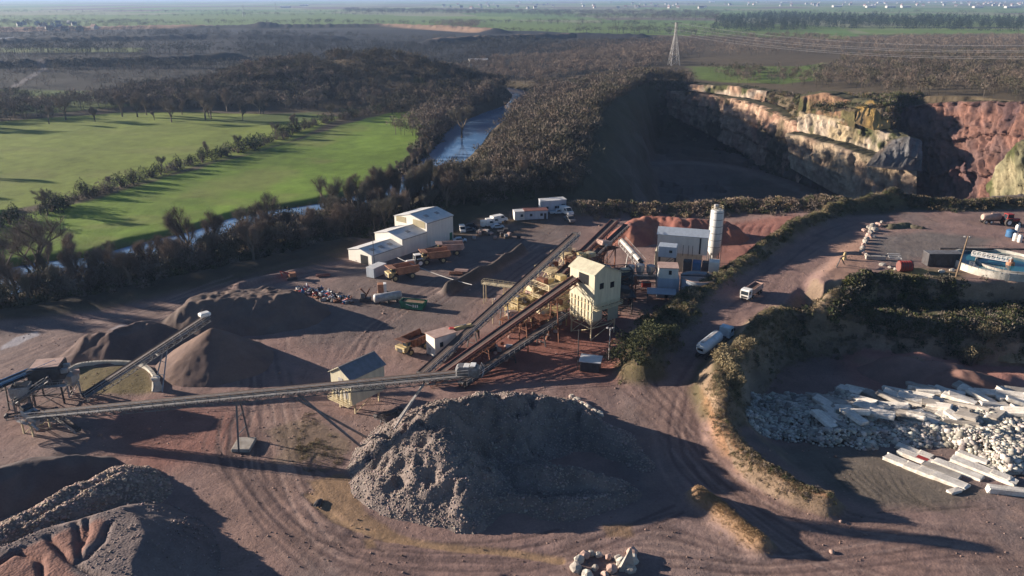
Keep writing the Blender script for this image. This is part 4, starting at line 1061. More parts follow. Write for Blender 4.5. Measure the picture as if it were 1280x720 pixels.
# big stepped white works building: local x runs away up-right
NB = Vector((-28.6, 255.0, 0)); u_ = Vector((.62, .785, 0)).normalized(); v_ = Vector((-u_.y, u_.x, 0)); rzb = math.atan2(u_.y, u_.x)
org = NB - u_ * 23
t = thing('works_building', org, rzb, 'large white stepped works building with three gabled halls', 'building')
shed(t, 15.5, 13, 8.6, 10.4, 'white_sheet', 'white_roof', 0, 29.5, 7.75)
shed(t, 13.0, 11.5, 5.6, 7.0, 'white_sheet', 'white_roof', 0, 17.24, 6.6)
shed(t, 11.0, 13.4, 3.5, 4.7, 'white_sheet', 'white_roof', 0, 4.78, 5.6)
for (yy, ww, xf, zz, hh) in ((12.2, 4.6, 22.98, 8.2, 2.0), (3.6, 5.6, 22.98, 8.0, 2.4)):
    k = MB(); k.box((xf - .04, yy, zz - .2), (.06, ww, hh)); k.build('straw_panel', 'straw_sheet', t)
for (x0, y0, w, l, e, r, n) in ((29.5, 7.75, 15.5, 13, 8.6, 10.4, 2), (17.24, 6.6, 13, 11.5, 5.6, 7.0, 1), (4.78, 5.6, 11, 13.4, 3.5, 4.7, 3)):
    for i in range(n):
        an = math.atan((r - e) / (w / 2)); y = -w / 2 * .5
        k = MB(); k.box((x0 - l / 2 + l * (i + .75) / (n + .5), y0 + y, r - (r - e) * .5 + .22), (1.6, 1.6, .07), rx=an); k.build('skylight', 'skylight', t)
k = MB(); k.box((-1.96, 3.6, 1.5), (.05, 3.4, 3.0)); k.build('door_opening', 'dark_opening', t)
k = MB(); k.box((36.02, 2, 1.4), (.06, 2.2, 2.8)); k.box((34.8, -.03, 1.4), (1.4, .06, 2.6)); k.build('door', 'green_paint', t)
k = MB()
for x_, y_, z_, l_ in ((4.78, .1, 3.45, 13.2), (17.24, .1, 5.5, 11), (29.5, 0, 8.5, 13)): k.tube((x_ - l_ / 2, y_ - .32, z_), (x_ + l_ / 2, y_ - .32, z_), .09, n=6)
k.build('gutter', 'steel_grey', t)

# cream screening house on stilts, near the V of struts
q = W(450, 505, 0)
t = thing('screening_house', q, R(52), 'cream clad screening house on stilts behind the long conveyor', 'building')
frame_tower(t, 6.5, 4.6, 3.0, 'cream_paint', 1)
shed(t, 6.2, 9.0, 8.4, 10.2, 'cream_sheet', 'cream_sheet', 2.6, 0, 0, .35)
for o in [o for o in t.children if o.name.startswith('roof')][:1]: o.data.materials[0] = MATS['shaded_roof']  # dim roof slope gets its shade as a grey-blue sheet colour
k = MB()
for y_, z_, w_, h_ in ((-1.3, 4.4, 1.1, 1.9), (1.3, 4.4, 1.1, 1.9), (0, 7.4, 1.3, 1.0)): k.box((-4.54, y_, z_), (.08, w_, h_))
k.build('window', 'steel_pale', t)
k = MB()
for i in range(5): k.beam((-4.62, -2.6 + i * 1.3, 2.7), (-4.62, -2.6 + i * 1.3, 5.6), .12)
k.beam((-4.64, -3.1, 5.6), (-4.64, 3.1, 5.6), .18); k.build('rib', 'cream_paint', t)
deck(t, -5.6, -4.6, -3.1, 3.1, 2.6, 'cream_paint')
for i, (dx, dy, ln, an) in enumerate(((6, -3.4, 9, -10), (5.6, -1.2, 7, 4))):
    conveyor(('short grey conveyor low on the ground right of the cream screening house', 'small dark conveyor beneath the cream screening house')[i], W(470 + i * 30, 520 - i * 8, 2.6), W(500 + i * 32, 512 + i * 22, 1.2), .9, .6, 1.5, 'steel_grey', walkway=False, legs=((.3, .3, 'A'),))

# control cabin with loading boom beside yellow dumper
q = W(552, 441, 0)
t = thing('control_cabin', q, R(38), 'pinkish white control cabin beside the parked yellow dumper', 'cabin')
k = MB(); k.box((0, 0, 2.6), (6.0, 4.0, 5.2), bev=.08); k.build('wall', 'white_sheet', t)
k = MB(); k.box((0, 0, 5.3), (6.3, 4.3, .16)); k.build('roof', 'dust_pink', t)
k = MB(); k.box((-1.2, -2.03, 3.2), (.9, .06, 1.2)); k.build('window', 'glass_dark', t)
k = MB(); k.box((-3.03, .4, 1.0), (.06, 1.1, 2.0)); k.build('door', 'steel_pale', t)
q = W(566, 436, 0)
t = thing('rock_breaker', q, R(5), 'yellow boom rock breaker reaching over the conveyors', 'rock breaker')
k = MB(); k.lathe((0, 0, 0), [(1.1, 0), (1.0, 3.4), (.7, 3.5), (.7, 4.2)], 12); k.build('pedestal', 'steel_dark', t)
k = MB(); k.box((0, 0, 4.9), (1.6, 1.4, 1.3), bev=.15); k.build('slew_turret', 'red_paint', t)
k = MB(); k.beam((0, 0, 5.0), (4.6, 0, 6.0), .6, .9); k.build('boom', 'yellow_paint', t)
k = MB(); k.beam((4.4, 0, 6.1), (6.2, 0, 4.4), .5, .7); k.build('stick', 'yellow_paint', t)
k = MB(); k.tube((6.2, 0, 4.5), (6.4, 0, 2.6), .35, .14); k.build('hammer', 'steel_dark', t)
k = MB(); k.tube((.5, 0, 5.9), (3.4, 0, 6.3), .12); k.build('ram', 'steel_pale', t)

# the three long feed conveyors rising to the right
A0, A1 = Vector((-20.5, 158, 1.2)), Vector((xat(719, 292, 214), 214, zat(292, 214)))
conveyor('long steep conveyor highest of three, passing left of the cream tower', A0, A1, 1.7, 1.6, 2.0, 'steel_grey', legs=((.28, .8, 'A'), (.48, .8, 'A'), (.68, 1.0, 'A'), (.88, 1.0, 'A')), wt=.14)
B0, B1 = Vector((-18.5, 154, 1.0)), Vector((xat(722, 345, 184), 184, zat(345, 184)))
conveyor('rust red conveyor climbing into the opening of the cream tower', B0, B1, 1.9, 1.5, 2.0, 'rust', legs=((.35, .8, 'A'), (.6, .9, 'A'), (.82, .9, 'A')), rail='rail_red', wt=.14)
C0, C1 = Vector((-11, 153, 1.4)), Vector((xat(705, 392, 183), 183, zat(392, 183)))
conveyor('lowest dark conveyor with pale studded edge, ending under the tower bins', C0, C1, 1.6, 1.1, 1.8, 'steel_dark', legs=((.45, .5, 'A'), (.75, .6, 'A')))
D0, D1 = Vector((xat(690, 352, 196), 196, zat(352, 196))), Vector((xat(768, 276, 236), 236, zat(276, 236)))
conveyor('tall dark conveyor rising behind the cream tower', D0, D1, 1.9, 1.7, 2.0, 'steel_dark', legs=((.3, .8, 'A'), (.55, 1.0, 'A'), (.8, 1.0, 'A')), rail='rail_red')
conveyor('second dark conveyor close beside the tall one', D0 + Vector((3.4, 1, -.4)), D1 + Vector((3.2, -1.5, -1.0)), 1.5, 1.5, 2.0, 'rust', legs=((.5, .6, 'A'),))
E0, E1 = Vector((xat(776, 300, 234), 234, zat(300, 234))), Vector((xat(801, 328, 222), 222, zat(328, 222)))
conveyor('pale grey twin rail conveyor descending to the small hoppers', E1, E0, 1.3, 1.3, 1.6, 'steel_pale', legs=((.5, .9, 'A'),), hood=(.05, .95))

# main cream tower
q = Vector((xat(742, 408, 182), 184, 0))
t = thing('processing_tower', q, R(38), 'tall cream crushing tower with gabled roof, dark windows and ribbed bins', 'tower')
frame_tower(t, 8.0, 7.2, 9.0, 'cream_paint', 3)
k = MB(); k.prism([(-4.2, 8.6), (4.8, 8.6), (4.8, 16.2), (-1.2, 19.0), (-4.2, 17.4)], -4.4, 4.4, 'xz'); k.build('wall', 'cream_sheet', t)
for xe, ze in ((-4.7, 17.2), (5.2, 16.1)):
    k = MB(); a = [(-1.2, -4.7, 19.1), (-1.2, 4.7, 19.1), (xe, 4.7, ze), (xe, -4.7, ze)]
    k.add(a + [(x, y, z + .14) for x, y, z in a], [(0, 1, 2, 3), (4, 5, 6, 7), (0, 1, 5, 4), (1, 2, 6, 5), (2, 3, 7, 6), (3, 0, 4, 7)]); k.build('roof', 'cream_sheet', t)
for x_, z_ in ((-1.8, 14.0), (1.8, 13.6)):
    k = MB(); k.box((x_, -4.43, z_), (1.3, .06, 1.5)); k.build('window', 'dark_opening', t)
for y_, z_ in ((-2.0, 12.4),):
    k = MB(); k.box((4.23, y_, z_), (.06, 1.4, 1.6)); k.build('window', 'dark_opening', t)
k = MB(); k.box((-4.24, -.6, 15.4), (.08, 3.4, 2.6)); k.build('conveyor_opening', 'dark_opening', t)
k = MB()
for s_ in range(7):
    y_ = -3.6 + s_ * 1.2; k.beam((-4.3, y_, 4.4), (-4.3, y_, 10.4), .16)
for z_ in (5.5, 7.6, 9.4): k.beam((-4.38, -4, z_), (-4.38, 4, z_), .16)
k.build('bin_ribs', 'cream_paint', t)
for y_ in (-2.1, 2.1):
    k = MB(); h_ = 2.0
    k.add([(-4.2, y_ - h_, 8.6), (-1, y_ - h_, 8.6), (-1, y_ + h_, 8.6), (-4.2, y_ + h_, 8.6), (-4.2, y_ - h_, 5.0), (-1, y_ - h_, 5.0), (-1, y_ + h_, 5.0), (-4.2, y_ + h_, 5.0),
           (-2.9, y_ - .4, 3.0), (-2.3, y_ - .4, 3.0), (-2.3, y_ + .4, 3.0), (-2.9, y_ + .4, 3.0)],
          [(0, 1, 5, 4), (1, 2, 6, 5), (2, 3, 7, 6), (3, 0, 4, 7), (4, 5, 9, 8), (5, 6, 10, 9), (6, 7, 11, 10), (7, 4, 8, 11), (8, 9, 10, 11), (0, 1, 2, 3)]); k.build('bin', 'cream_sheet', t)
k = MB(); k.box((2.3, -4.55, 6.4), (3.6, .12, 4.2)); k.build('side_sheet', 'olive_sheet', t)
deck(t, -4.4, 4.4, -5.8, -4.5, 8.4, 'cream_paint')
deck(t, 4.3, 5.4, -4.4, 4.4, 4.4, 'steel_dark')
k = MB()
for i in range(16): k.box((4.9, -4.4 + i * .5, .3 + i * .27), (1.0, .32, .06))
k.beam((4.4, -4.6, .2), (4.4, 3.4, 4.5), .1, .25); k.beam((5.4, -4.6, .2), (5.4, 3.4, 4.5), .1, .25); k.build('stair', 'steel_dark', t)

# yellow screens and gangways packed left of the tower
def screen_deck(label, px, py, Y, rz, z, w=5, l=4, mat='cream_paint', boxm='rust'):
    x = xat(px, py, Y)
    t = thing('screen_deck', (x, Y, 0), rz, label, 'screening machine', 'screening machines around the cream tower')
    frame_tower(t, w, l, z, mat, 2)
    deck(t, -w / 2 - .8, w / 2 + .8, -l / 2 - .8, l / 2 + .8, z + .1, mat)
    k = MB(); k.box((0, 0, z + 1.6), (w * .8, l * .6, 1.4), ry=R(14), bev=.1); k.build('screen_box', boxm, t)
    k = MB(); k.tube((-w * .2, -l * .45, z + 1.5), (-w * .2, l * .45, z + 1.5), .4, n=12); k.build('motor', 'steel_pale', t)
    k = MB(); k.lathe((0, 0, z - .1), [(.4, -2.4), (w * .3, 0)], 8); k.build('chute', mat, t)
    return t
screen_deck('cream framed screen with dark box, upper left of the cream tower', 688, 335, 207, R(48), 9.0, 5, 4.5)
screen_deck('highest cream screen just below the head of the long steep conveyor', 706, 318, 214, R(48), 11.0, 4.6, 4, 'cream_paint', 'cream_paint')
screen_deck('wide yellow gangway screen between the two long conveyors', 672, 358, 195, R(42), 6.0, 8, 4, 'yellow_paint', 'cream_paint')
screen_deck('low yellow screen machine directly left of the ribbed bins', 694, 372, 188, R(45), 5.0, 4.5, 4, 'yellow_paint', 'rust')
screen_deck('rusty machine on a frame behind the roof of the cream tower', 742, 322, 208, R(40), 9.5, 5, 5, 'steel_dark', 'dust_pink')
screen_deck('dusty pink screen box beneath the tall dark conveyor', 755, 305, 220, R(40), 11.0, 5, 4.5, 'rust', 'dust_pink')
screen_deck('dark steel machine frame right of the cream tower', 775, 370, 198, R(0), 5.0, 6, 5, 'steel_dark', 'steel_dark')
screen_deck('small rust framed machine behind the dark steel frame', 782, 350, 208, R(0), 5.0, 5, 5, 'rust', 'steel_grey')
# cream gangway from the left over the steep conveyor
q = Vector((xat(631, 372, 202), 202, 0))
t = thing('gangway', q, R(-22), 'cream steel gangway on posts crossing the steep conveyor', 'gangway')
for x_ in (-6, 0, 6, 11):
    for y_ in (-.8, .8):
        k = MB(); k.beam((x_, y_, -.3), (x_, y_, 5.6), .22); k.build('post', 'cream_paint', t)
deck(t, -6.6, 12, -1.0, 1.0, 5.7, 'cream_paint')
# heap of loose machinery, cylinders, drums among the conveyors
def drum(label, px, py, r, l, rz, mat, z=0, z_=None):
    q = W(px, py, z); t = thing('steel_drum', (q.x, q.y, hz(q.x, q.y) if z_ is None else z_), rz, label, 'drum')
    k = MB(); k.tube((-l / 2, 0, r + .3), (l / 2, 0, r + .3), r, n=20); k.build('shell', mat, t, True)
    k = MB()
    for s_ in (-1, 1): k.tube((s_ * l * .5, 0, r + .3), (s_ * (l * .5 + .1), 0, r + .3), r * .55, n=14)
    k.build('end_cap', 'dark_opening', t)
    k = MB()
    for s_ in (-1, 1): k.box((s_ * l * .3, 0, .35), (.3, r * 1.6, .7))
    k.build('cradle', 'steel_dark', t)
drum('cream drum with dark round opening between red and dark conveyors', 668, 398, 1.5, 3.2, R(30), 'dust_pink')
drum('small pale drum under the lowest conveyor', 637, 438, .6, 1.6, R(-15), 'white_paint')
drum('cream drum standing right of the cream tower', 757, 378, 1.2, 2.6, R(80), 'cream_paint')
def block_thing(name, label, cat, px, py, parts, rz=0, z=0.0, group=None):
    q = W(px, py, z); t = thing(name, (q.x, q.y, hz(q.x, q.y)), rz, label, cat, group)
    for pn, m, lst in parts:
        k = MB()
        for b in lst: k.box(b[0], b[1], bev=.06, ry=b[2] if len(b) > 2 else 0)
        k.build(pn, m, t)
    return t
block_thing('pump_unit', 'small rusty pump unit below the red conveyor', 'pump', 645, 405, [('bed', 'steel_dark', [((0, 0, .3), (3, 1.6, .4))]), ('motor', 'rust', [((-.7, 0, 1), (1.2, 1, 1))]), ('casing', 'dust_pink', [((.8, 0, 1.1), (1, 1.2, 1.2))])], R(20))
block_thing('crusher', 'stubby cream crusher amid the rubble left of the tower legs', 'crusher', 690, 405, [('body', 'cream_paint', [((0, 0, 1.8), (3, 2.6, 2.4))]), ('feed_box', 'rust', [((0, 0, 3.4), (2.2, 2.2, .9))]), ('base', 'concrete', [((0, 0, .4), (4, 3.4, .8))])], R(30))
block_thing('crusher', 'rust coloured crusher beside the lower end of the red conveyor', 'crusher', 610, 438, [('body', 'rust', [((0, 0, 1.6), (3, 2.2, 2))]), ('feed_box', 'dust_pink', [((0, 0, 3.0), (2.4, 2, .8))]), ('base', 'steel_dark', [((0, 0, .4), (3.6, 2.6, .6))])], R(50))

# ------------------------------------------------------------ white concrete plant
RZC = R(-16)
q = Vector((xat(860, 345, 222), 232, 0))
t = thing('batching_plant', q, RZC, 'white shed raised on a cream hall at the concrete plant', 'building')
k = MB(); k.box((-1, 0, 3.2), (14, 6, 6.4), bev=.05); k.build('lower_hall', 'cream_sheet', t)
k = MB(); k.prism([(-3.4, 6.4), (3.4, 6.4), (3.4, 12.0), (0, 13.4), (-3.4, 12.0)], -7.5, 7.5, 'yz'); k.build('upper_hall', 'white_sheet', t)
for s_ in (-1, 1):
    k = MB(); a = [(-7.8, 0, 13.48), (7.8, 0, 13.48), (7.8, s_ * 3.7, 11.95), (-7.8, s_ * 3.7, 11.95)]
    k.add(a + [(x, y, z + .12) for x, y, z in a], [(0, 1, 2, 3), (4, 5, 6, 7), (0, 1, 5, 4), (1, 2, 6, 5), (2, 3, 7, 6), (3, 0, 4, 7)]); k.build('roof', 'pale_blue_sheet', t)
k = MB(); k.box((5.3, -3.44, 9.2), (.5, .08, 5)); k.build('downpipe', 'steel_dark', t)
k = MB()
for x_ in (-2, .4, 2, 3.2): k.tube((x_, -3.9, 6.0), (x_, -3.9, 9.3), .07, n=6)
k.build('vent_pipe', 'steel_dark', t)
q = Vector((xat(891, 328, 236), 236, 0)); hh = zat(262, 236)
t = thing('cement_silo', q, 0, 'tall pale cylindrical cement silo with railed top', 'silo')
k = MB(); k.lathe((0, 0, 0), [(.6, 2.6), (2.0, 5.0), (2.0, hh - .6), (1.8, hh)], 28); k.build('shell', 'steel_pale', t, True)
t.children[0].data.materials[0] = MATS['white_roof']
k = MB()
for z_ in np.arange(6.5, hh, 2.2): k.lathe((0, 0, z_), [(2.0, 0), (2.05, .04), (2.05, .14), (2.0, .18)], 28, False)
k.build('weld_ring', 'steel_grey', t)
for an in range(4):
    k = MB(); a = an * math.pi / 2 + .78; k.beam((1.7 * math.cos(a), 1.7 * math.sin(a), -.3), (1.7 * math.cos(a), 1.7 * math.sin(a), 5.6), .3); k.build('leg', 'steel_grey', t)
k = MB(); 
for i in range(12):
    a = i * math.pi / 6; b = a + math.pi / 6
    k.beam((1.9 * math.cos(a), 1.9 * math.sin(a), hh), (1.9 * math.cos(a), 1.9 * math.sin(a), hh + 1.1), .07)
    for z_ in (.55, 1.1): k.beam((1.9 * math.cos(a), 1.9 * math.sin(a), hh + z_), (1.9 * math.cos(b), 1.9 * math.sin(b), hh + z_), .07)
k.build('guardrail', 'cream_paint', t)
k = MB(); k.box((-.4, .2, hh + .9), (1.2, 1.2, 1.4), bev=.1); k.build('dust_filter', 'steel_pale', t)
k = MB(); k.beam((2.2, -.6, 0), (2.2, -.6, hh), .07); k.beam((2.2, .0, 0), (2.2, 0, hh), .07); k.tube((-2.15, 0, 0), (-2.15, 0, hh), .09, n=6); k.build('ladder', 'steel_grey', t)
q = Vector((xat(834, 358, 210), 210, 0))
t = thing('plant_office', q, RZC * .4, 'pale blue grey boxy control building with stepped roof and dark doorway', 'building')
k = MB(); k.box((0, 0, 3.0), (6, 6, 6), bev=.05); k.build('wall', 'pale_blue_sheet', t)
k = MB(); k.box((-.2, -.3, 7.5), (5.4, 5.2, 3.0), bev=.05); k.build('upper_storey', 'white_sheet', t)
k = MB(); k.box((-.2, -.3, 9.1), (5.7, 5.5, .16)); k.build('roof', 'dust_pink', t)
k = MB(); k.box((-.3, -3.03, 1.6), (1.1, .06, 2.6)); k.build('door', 'dark_opening', t)
k = MB(); k.box((.3, -2.93, 7.8), (.8, .06, 1.2)); k.build('window', 'dark_opening', t)
q = Vector((xat(834, 325, 221), 221, 0))
t = thing('plant_cabin', q, RZC, 'small white box room on a frame behind the control building', 'building')
frame_tower(t, 4.6, 3.6, 8.4, 'steel_dark', 2)
k = MB(); k.box((0, 0, 10.0), (5.2, 4.2, 3.2), bev=.05); k.build('wall', 'pale_blue_sheet', t)
k = MB(); k.box((1.0, -2.13, 10.2), (.9, .06, .8)); k.build('window', 'glass_dark', t)
q = Vector((xat(872, 335, 219), 219, 0))
t = thing('aggregate_bins', q, RZC, 'row of dark ribbed aggregate bins with a white end panel', 'hopper')
for i in range(3):
    k = MB(); k.box((-3 + i * 2.7, 0, 5.6), (2.4, 3.0, 3.2), bev=.1); k.build('bin', 'steel_dark' if i != 1 else 'blue_paint', t)
k = MB(); k.box((4.6, 0, 6.0), (3.0, 3.4, 3.6), bev=.05); k.build('end_panel', 'white_sheet', t)
for x_ in (-4, 0, 4):
    for y_ in (-1.3, 1.3):
        k = MB(); k.beam((x_, y_, -.3), (x_, y_, 4.4), .25); k.build('leg', 'steel_grey', t)
# round clarifier tank
q = Vector((xat(873, 348, 208), 208, 0)); zt = zat(346, 208)
t = thing('clarifier_tank', q, 0, 'round blue grey tank holding pink muddy water', 'tank')
k = MB(); k.lathe((0, 0, 0), [(4.9, 0), (4.9, zt), (4.6, zt), (4.6, zt - 1.0)], 40); k.build('shell', 'pale_blue_sheet', t, True)
k = MB(); k.lathe((0, 0, zt - .7), [(4.58, 0), (4.58, .06)], 40); k.build('muddy_water', 'mud_water', t)
k = MB(); k.lathe((0, 0, zt - .02), [(4.98, 0), (4.98, .14), (4.72, .14), (4.72, 0)], 40, False); k.build('rim', 'dust_pink', t)
k = MB(); k.beam((-4.8, .6, zt + .3), (4.8, -.6, zt + .3), .6, .25); k.build('scraper_bridge', 'steel_dark', t)
block_thing('pale_slab_roof', 'flat bluish roof shelter in front of the round tank', 'shelter', 826, 378, [('roof', 'pale_blue_sheet', [((0, 0, 2.9), (8, 5, .2))]), ('post', 'steel_grey', [((x, y, 1.4), (.2, .2, 2.8)) for x in (-3.8, 3.8) for y in (-2.3, 2.3)])], R(-8)).name = 'shelter'
# small hoppers and pipes at the foot of the grey conveyor
q = Vector((xat(802, 352, 214), 214, 0))
t = thing('washing_unit', q, 0, 'tangle of pale hoppers and pipes over a red box beside the control building', 'washing plant')
frame_tower(t, 9, 4, 6.2, 'steel_grey', 2)
for i, x_ in enumerate((-3.4, -.6, 2.4)):
    k = MB(); k.lathe((x_, 0, 6.3), [(.35, -2.2), (1.25, -.2), (1.25, 1.3 + .3 * (i % 2))], 12); k.build('hopper', 'steel_pale', t)
k = MB(); k.tube((-4.6, -2.2, .2), (-3.4, -2.2, 5.4), .22); k.tube((-3.4, -2.2, 5.4), (3.6, -2.2, 5.0), .2); k.tube((3.6, -2.2, 5.0), (4.2, -2.2, .2), .2); k.build('pipe', 'steel_pale', t)
k = MB(); k.box((1.2, -1.0, 2.2), (2.6, 2, 1.4), bev=.1); k.build('red_box', 'red_paint', t)
deck(t, -5, 5, -2.6, 2.4, 4.2, 'steel_grey')
q = W(738, 462, 0)
t = thing('pump_hut', q, R(-14), 'small dark hut with a white flat roof beside the bushes', 'hut')
k = MB(); k.box((0, 0, 1.3), (4.4, 3.0, 2.6), bev=.05); k.build('wall', 'steel_dark', t)
k = MB(); k.box((0, 0, 2.72), (5.0, 3.6, .18), rx=R(4)); k.build('roof', 'white_roof', t)

screen_deck('low rusty screen on the ground between the steep and red conveyors', 640, 400, 186, R(45), 2.6, 4, 3, 'rust', 'dust_pink')
screen_deck('small cream platform machine left of the open gangway posts', 655, 385, 192, R(45), 4.0, 3.6, 3, 'cream_paint', 'steel_grey')
screen_deck('rust brown machine tucked under the red conveyor beside the cream drum', 678, 388, 186, R(38), 3.4, 4, 3.4, 'rust', 'cream_paint')
screen_deck('dark framed machine high behind the ribbed bins and the roof', 722, 312, 216, R(40), 9.0, 5, 4, 'steel_dark', 'rust')
screen_deck('cream box machine right of the tower beneath the grey conveyor', 768, 340, 206, R(20), 6.4, 4, 4, 'rust', 'cream_paint')
for i in range(26):
    r_ = random.Random(i + 500); px = r_.uniform(618, 700); py = 452 - (px - 600) * .5 + r_.uniform(-12, 16); q = W(px, py, 0)
    k = MB(); k.rock((0, 0, .3), r_.uniform(.4, .9), i + 600, .8, 1); o = k.build('spilled_block', ('dust_pink', 'concrete', 'rust')[i % 3]); o.location = (q.x, q.y, hz(q.x, q.y))
    tag(o, ('pinkish', 'grey', 'rusty brown')[i % 3] + ' spilled block on the red ground beneath the feed conveyors', 'block', 'spilled blocks beneath the feed conveyors')

def frame_block(label, px, py, Y, rz, w, l, levels, mat, seed):
    r_ = random.Random(seed); t = thing('platform_tower', (xat(px, py, Y), Y, 0), rz, label, 'steel tower', 'multi level frames beside the cream tower')
    frame_tower(t, w, l, levels[-1] + 1.2, mat, 3)
    for i, z_ in enumerate(levels):
        deck(t, -w / 2 - .5, w / 2 + .5, -l / 2 - .5, l / 2 + .5, z_, mat)
        for j in range(3):
            k = MB(); x_ = -w / 3 + j * w / 3; h_ = r_.uniform(.8, 1.9); k.box((x_, r_.uniform(-l / 5, l / 5), z_ + h_ / 2 + .1), (r_.uniform(1, w / 3.4), r_.uniform(1, l * .5), h_), rz=r_.uniform(-.1, .1), bev=.08)
            k.build(('motor', 'screen_box', 'gear_case')[j], r_.choice(('rust', 'dust_pink', 'cream_paint', 'steel_grey', 'yellow_paint')), t)
        if i:
            k = MB(); a = Vector((-w / 2, -l / 2 - .9, levels[i - 1])); b = Vector((w / 2 - 1, -l / 2 - .9, z_)); k.beam(a, b, .7, .18)
            for s_ in (-.35, .35): k.beam(a + Vector((0, s_, .9)), b + Vector((0, s_, .9)), .06)
            k.build('stair', mat, t)
    k = MB(); k.lathe((0, 0, levels[0] - .1), [(.35, -2.4), (w * .22, -.2), (w * .22, 0)], 4); k.build('chute', 'cream_paint', t)
    k = MB(); k.tube((w / 2 + .2, l / 2, .2), (w / 2 + .2, l / 2, levels[-1] + 1), .16, n=8); k.tube((-w / 2, l / 2 + .2, levels[0] + .5), (w / 2, l / 2 + .2, levels[-1]), .16, n=8); k.build('pipe', 'steel_pale', t)
frame_block('large cream three level frame immediately left of the ribbed bins', 690, 392, 192, R(40), 8, 6, (4, 7, 10), 'cream_paint', 1)
frame_block('yellow two level frame crossed by the steep conveyor', 652, 402, 194, R(40), 7, 5, (3, 5.6), 'yellow_paint', 2)
frame_block('rusty three level frame behind the cream tower roof', 728, 372, 206, R(40), 8, 6, (5, 8.5, 12), 'rust', 3)
frame_block('dark three level frame right behind the cream tower', 768, 372, 204, R(10), 8, 5, (3.5, 6.5, 9), 'steel_dark', 4)
# ============================================================ VEHICLES
def wheel(parent, x, y, r, w, rimm='steel_grey'):
    k = MB(); k.tube((x, y - w / 2, r), (x, y + w / 2, r), r, n=18)
    o = k.build('wheel', 'tyre', parent)
    s_ = 1 if y > 0 else -1
    k = MB(); k.tube((x, y + s_ * w / 2, r), (x, y + s_ * (w / 2 + .03), r), r * .55, n=14); k.build('rim', rimm, o)
    return o
def dumper(px, py, rz, label, body='rust', cab='yellow_paint', s=1.0, load=True):
    q = W(px, py, 0); t = thing('dump_truck', (q.x, q.y, hz(q.x, q.y)), rz, label, 'dump truck', 'heavy quarry dump trucks'); t.scale = (s, s, s)
    k = MB(); k.box((0, 0, 1.5), (8.2, 1.5, .7), bev=.1); k.build('chassis', 'steel_dark', t)
    for x_, w_ in ((2.9, .7), (-2.3, 1.3)):
        for y_ in (-1, 1): wheel(t, x_, y_ * (1.75 if w_ < 1 else 1.45), .95, w_, cab)
    # tipping body: open tray, raised lip over the cab
    k = MB(); o_ = [(-4.7, 2.9), (-4.2, 1.9), (1.6, 2.0), (2.3, 3.7), (4.6, 4.1), (4.6, 4.3), (2.0, 4.1), (-4.6, 3.7)]
    for s_ in (-1, 1): k.prism([(-4.9, 2.7), (-4.2, 1.9), (1.7, 1.9), (2.4, 3.7), (2.4, 4.0), (-4.6, 3.75)], s_ * 1.9 - .07, s_ * 1.9 + .07)
    k.prism([(-4.9, 2.6), (-4.2, 1.82), (1.7, 1.82), (1.7, 1.98), (-4.1, 2.0), (-4.8, 2.72)], -1.95, 1.95)
    k.prism([(1.65, 1.9), (1.82, 1.9), (2.5, 3.75), (4.5, 4.05), (4.5, 4.2), (2.35, 3.95)], -1.95, 1.95)
    for s_ in (-1, 1): k.box((-1.2, s_ * 2.0, 3.85), (6.6, .22, .2))
    for i in range(5):
        for s_ in (-1, 1): k.box((-3.6 + i * 1.3, s_ * 2.03, 2.9), (.16, .14, 1.7))
    k.build('tipping_body', body, t)
    if load:
        k = MB(); k.add([(-4.2, -1.75, 2.3), (1.7, -1.75, 2.4), (1.9, 1.75, 2.4), (-4.2, 1.75, 2.3), (-2.6, -.5, 3.0), (.4, 0, 3.2), (-.4, .8, 2.9)], [(0, 1, 5, 4), (1, 2, 6, 5), (2, 3, 6), (3, 0, 4, 6), (4, 5, 6)]); k.build('load', 'load_earth', t)
    k = MB(); k.box((3.9, 0, 1.9), (1.7, 3.5, 1.3), bev=.12); k.build('bonnet', cab, t)
    c = MB(); c.box((3.1, .9, 3.0), (1.5, 1.4, 1.5), bev=.12); c = c.build('cab', cab, t)
    k = MB(); k.box((3.88, .9, 3.2), (.06, 1.1, .8)); k.box((3.1, 1.63, 3.2), (1.0, .06, .8)); k.build('window', 'glass_dark', c)
    k = MB(); k.box((4.78, 0, 1.7), (.08, 1.6, .9)); k.build('grille', 'steel_dark', t)
    for y_ in (-1.3, 1.3):
        k = MB(); k.box((4.78, y_, 1.9), (.08, .3, .25)); k.build('headlight', 'white_paint', t)
    return t
dumper(503, 348, R(-150), 'rust orange dump truck parked beside the grey container', 'orange_paint', 'yellow_paint', 1.05)
dumper(543, 328, R(-160), 'orange bodied dump truck close to the big white hall', 'orange_paint', 'yellow_paint', 1.05)
dumper(562, 318, R(-172), 'dull brown dump truck parked rearmost beside the white hall', 'dust_pink', 'yellow_paint', 1.0)
for n in ('dust_pink',): pass
dumper(517, 438, R(-128), 'yellow dump truck tipping up to the pinkish control cabin', 'rust', 'yellow_paint', .95)

